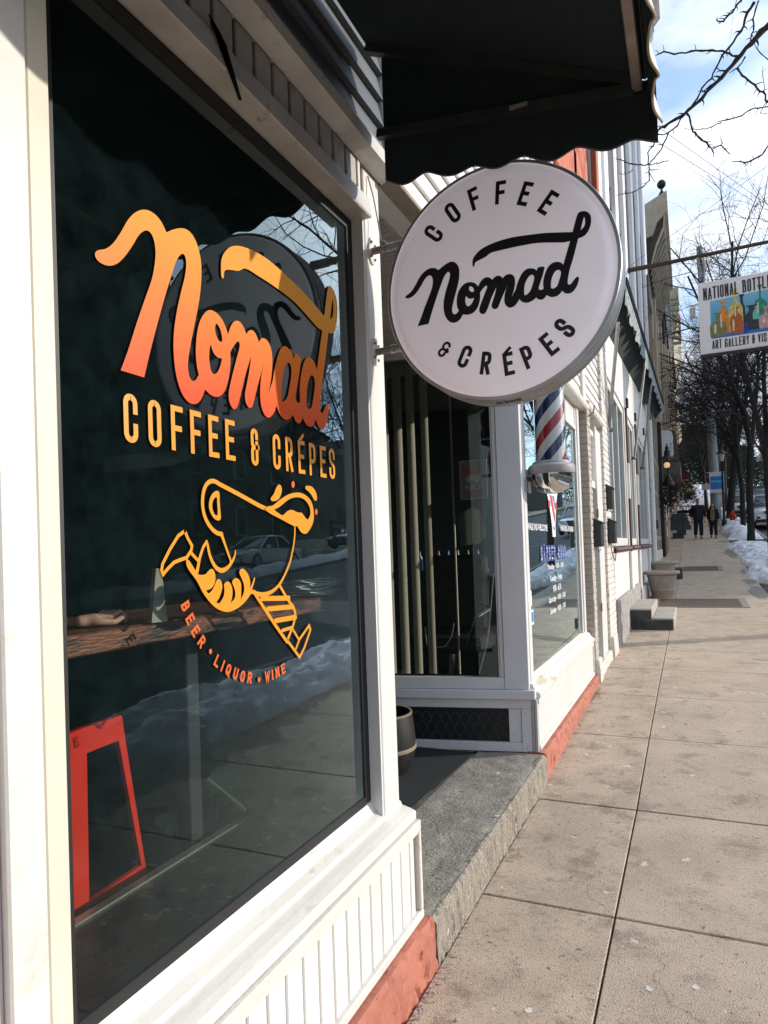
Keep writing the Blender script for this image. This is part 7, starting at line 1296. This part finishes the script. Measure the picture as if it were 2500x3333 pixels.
# ================================================================ ACROSS THE STREET (mirrored in the windows)
osm = M('dark_green_siding', (.06, .075, .065), .8, .15, 3); osm2 = M('grey_brown_siding', (.11, .10, .09), .8, .15, 3)
def house(x0, y0, y1, H_, gable, mat, label, wn=3):
    t = thing('house', label, 'house', (x0, (y0+y1)/2, zg(y0)), 'houses across the street'); zb = zg((y0+y1)/2)
    part('wall', MB().box(x0, y0, zb-2, x0+10, y1, zb+H_), mat, t); ym = (y0+y1)/2
    part('gable', MB().prism([(y0, zb+H_+.001), (y1, zb+H_+.001), (ym, zb+H_+gable)], x0, x0+10, 'x'), mat, t); part('roof', MB().prism([(y0-.4, zb+H_-.1), (ym, zb+H_+gable+.15), (ym, zb+H_+gable+.35), (y0-.4, zb+H_+.15)], x0-.4, x0+10.2, 'x').prism([(y1+.4, zb+H_-.1), (y1+.4, zb+H_+.15), (ym, zb+H_+gable+.35), (ym, zb+H_+gable+.15)], x0-.4, x0+10.2, 'x'), M('dark_roof', (.05, .05, .05), .9), t)
    for r_ in range(2):
        for k in range(wn):
            y = y0+(y1-y0)*(k+.5)/wn-.5; z = zb+1.2+r_*3.2; w_ = part('window', MB().bev(x0-.06, y, z, x0+.02, y+1, z+1.7, .01), M('pale_window_frame', (.4, .42, .42), .6), t); part('pane', MB().box(x0-.07, y+.1, z+.1, x0-.061, y+.9, z+1.6), M('far_pane', (.03, .035, .04)), w_)
    return t
house(20, 12, 22, 4.0, 1.7, osm, 'low dark green house straight across the street'); house(20, 1, 11, 3.8, 1.5, osm2, 'low grey brown house across the street behind the camera side'); house(21, 26, 37, 4.4, 1.8, osm2, 'low grey brown house across the street further along'); house(21, -14, -1, 4.2, 1.4, osm, 'low dark house across the street behind the viewer'); house(22, 50, 62, 6, 2.2, osm2, 'distant grey house across the street')
house(75, 64, 88, 43, 8, osm, 'tall dark gabled mill building far across the street', 5); house(80, 89, 150, 22, 5, osm2, 'long lower wing beside the tall mill building', 8)
hf_ = thing('timber_fence', 'weathered post and rail fence across the street', 'fence', (16.6, 38, zg(38)))
for k in range(5): part('post', MB().box(16.5, 34+k*2.5, zg(36), 16.65, 34.15+k*2.5, zg(36)+1.6), dkw, hf_)
for z in (.5, 1.0, 1.4): part('rail', MB().box(16.45, 34, zg(36)+z, 16.5, 44, zg(36)+z+.12), dkw, hf_)
# distant grey house right of the road
house(16, 96, 108, 4, 1.6, osm2, 'low grey house far up the street at the right edge', 4)
lp2 = at(2403, 1540, y=100); single('far_utility_post', MB().tube([(lp2.x, 100, zg(100)), (lp2.x, 100, zg(100)+5.5)], .12, 6), M('galvanised_pole', (.26, .29, .31)), 'thin grey post far up the road', 'post', (lp2.x, 100, zg(100)))
# small litter on step and sidewalk
lt = M('dry_leaf', (.30, .18, .09), .8, .3, 30); pb_ = M('pebble', (.6, .55, .48), .8, .2, 30); random.seed(21)
m = MB()
for k in range(420):
    y = random.choice((random.uniform(4.4, 6.9), random.gauss(6.6, .15), random.uniform(2.3, 4.3), random.gauss(2.15, .15), random.gauss(1.9, .25))); x = -.875+abs(random.gauss(0, .02)); z = zg(y)+.004; s_ = random.uniform(.003, .009); a = random.random()*3
    m.add([(x-s_, y, z), (x, y-s_*.7, z+s_*.6), (x+s_, y+s_*.3, z), (x, y+s_, z+s_*.3)], [(0, 1, 2, 3)])
for k in range(160):
    y = random.uniform(1.8, 9); x = random.choice((random.uniform(-.8, 1.2), random.gauss(-.335, .02))); z = zg(y)+.004; s_ = random.uniform(.003, .008); m.add([(x-s_, y, z), (x, y-s_*.7, z+s_*.4), (x+s_, y+s_*.3, z), (x, y+s_, z+s_*.3)], [(0, 1, 2, 3)])
single('gravel_litter', m, pb_, 'scattered grit and tiny pebbles along the foot of the shop fronts', 'litter', (-.8, 5, -1.45), kind='stuff')
for k, (px, py, lab) in enumerate(((1918, 2305, 'dry curled twig lying beside the red plinth'), (1660, 2795, 'short dry twig on the nearest narrow slab'), (1905, 2464, 'bent dead stem lying near the kerb of the red plinth'))):
    p = at(px, py, z=zg(4.5)+.006); single('twig', MB().tube([tuple(p), tuple(p+Vector((.03, .05, .006))), tuple(p+Vector((.02, .12, .0)))], .0022, 4), lt, lab, 'twig', tuple(p), group='dry twigs on the sidewalk')
gm_ = M('chewing_gum', (.66, .62, .56), .7, .1)
for k, (px, py) in enumerate(((1972, 2905), (1868, 2725), (2112, 3217), (2264, 3212), (1722, 3288), (1620, 2655))):
    z = zg(3)+.0012 if py != 2655 else -1.321; p = at(px, py, z=z); lp = [(p.x+.012*math.cos(a)*(1+.3*math.sin(3*a+k)), p.y+.012*math.sin(a)*(1+.3*math.cos(2*a+k))) for a in [math.pi*q/5 for q in range(10)]]
    mm = MB(); fill2d(mm, [lp], lambda u, v, q: (u, v, z), 2); single('gum_spot', mm, gm_, ['pale gum spot beside the long sidewalk joint on the second slab', 'small gum spot in the middle of the narrow slab by the step', 'lower left of two pale spots on the nearest wide slab', 'lower right of two pale spots on the nearest wide slab', 'pale spot on the nearest narrow slab by the salmon plinth', 'whitish splash on the slate doorstep edge'][k], 'gum spot', tuple(p), group='pale gum spots on the pavement')
# lift the whole place so that the near sidewalk is at z = 0
for o in bpy.data.objects:
    if o.parent is None and o is not cam and o is not so: o.location.z += ZS
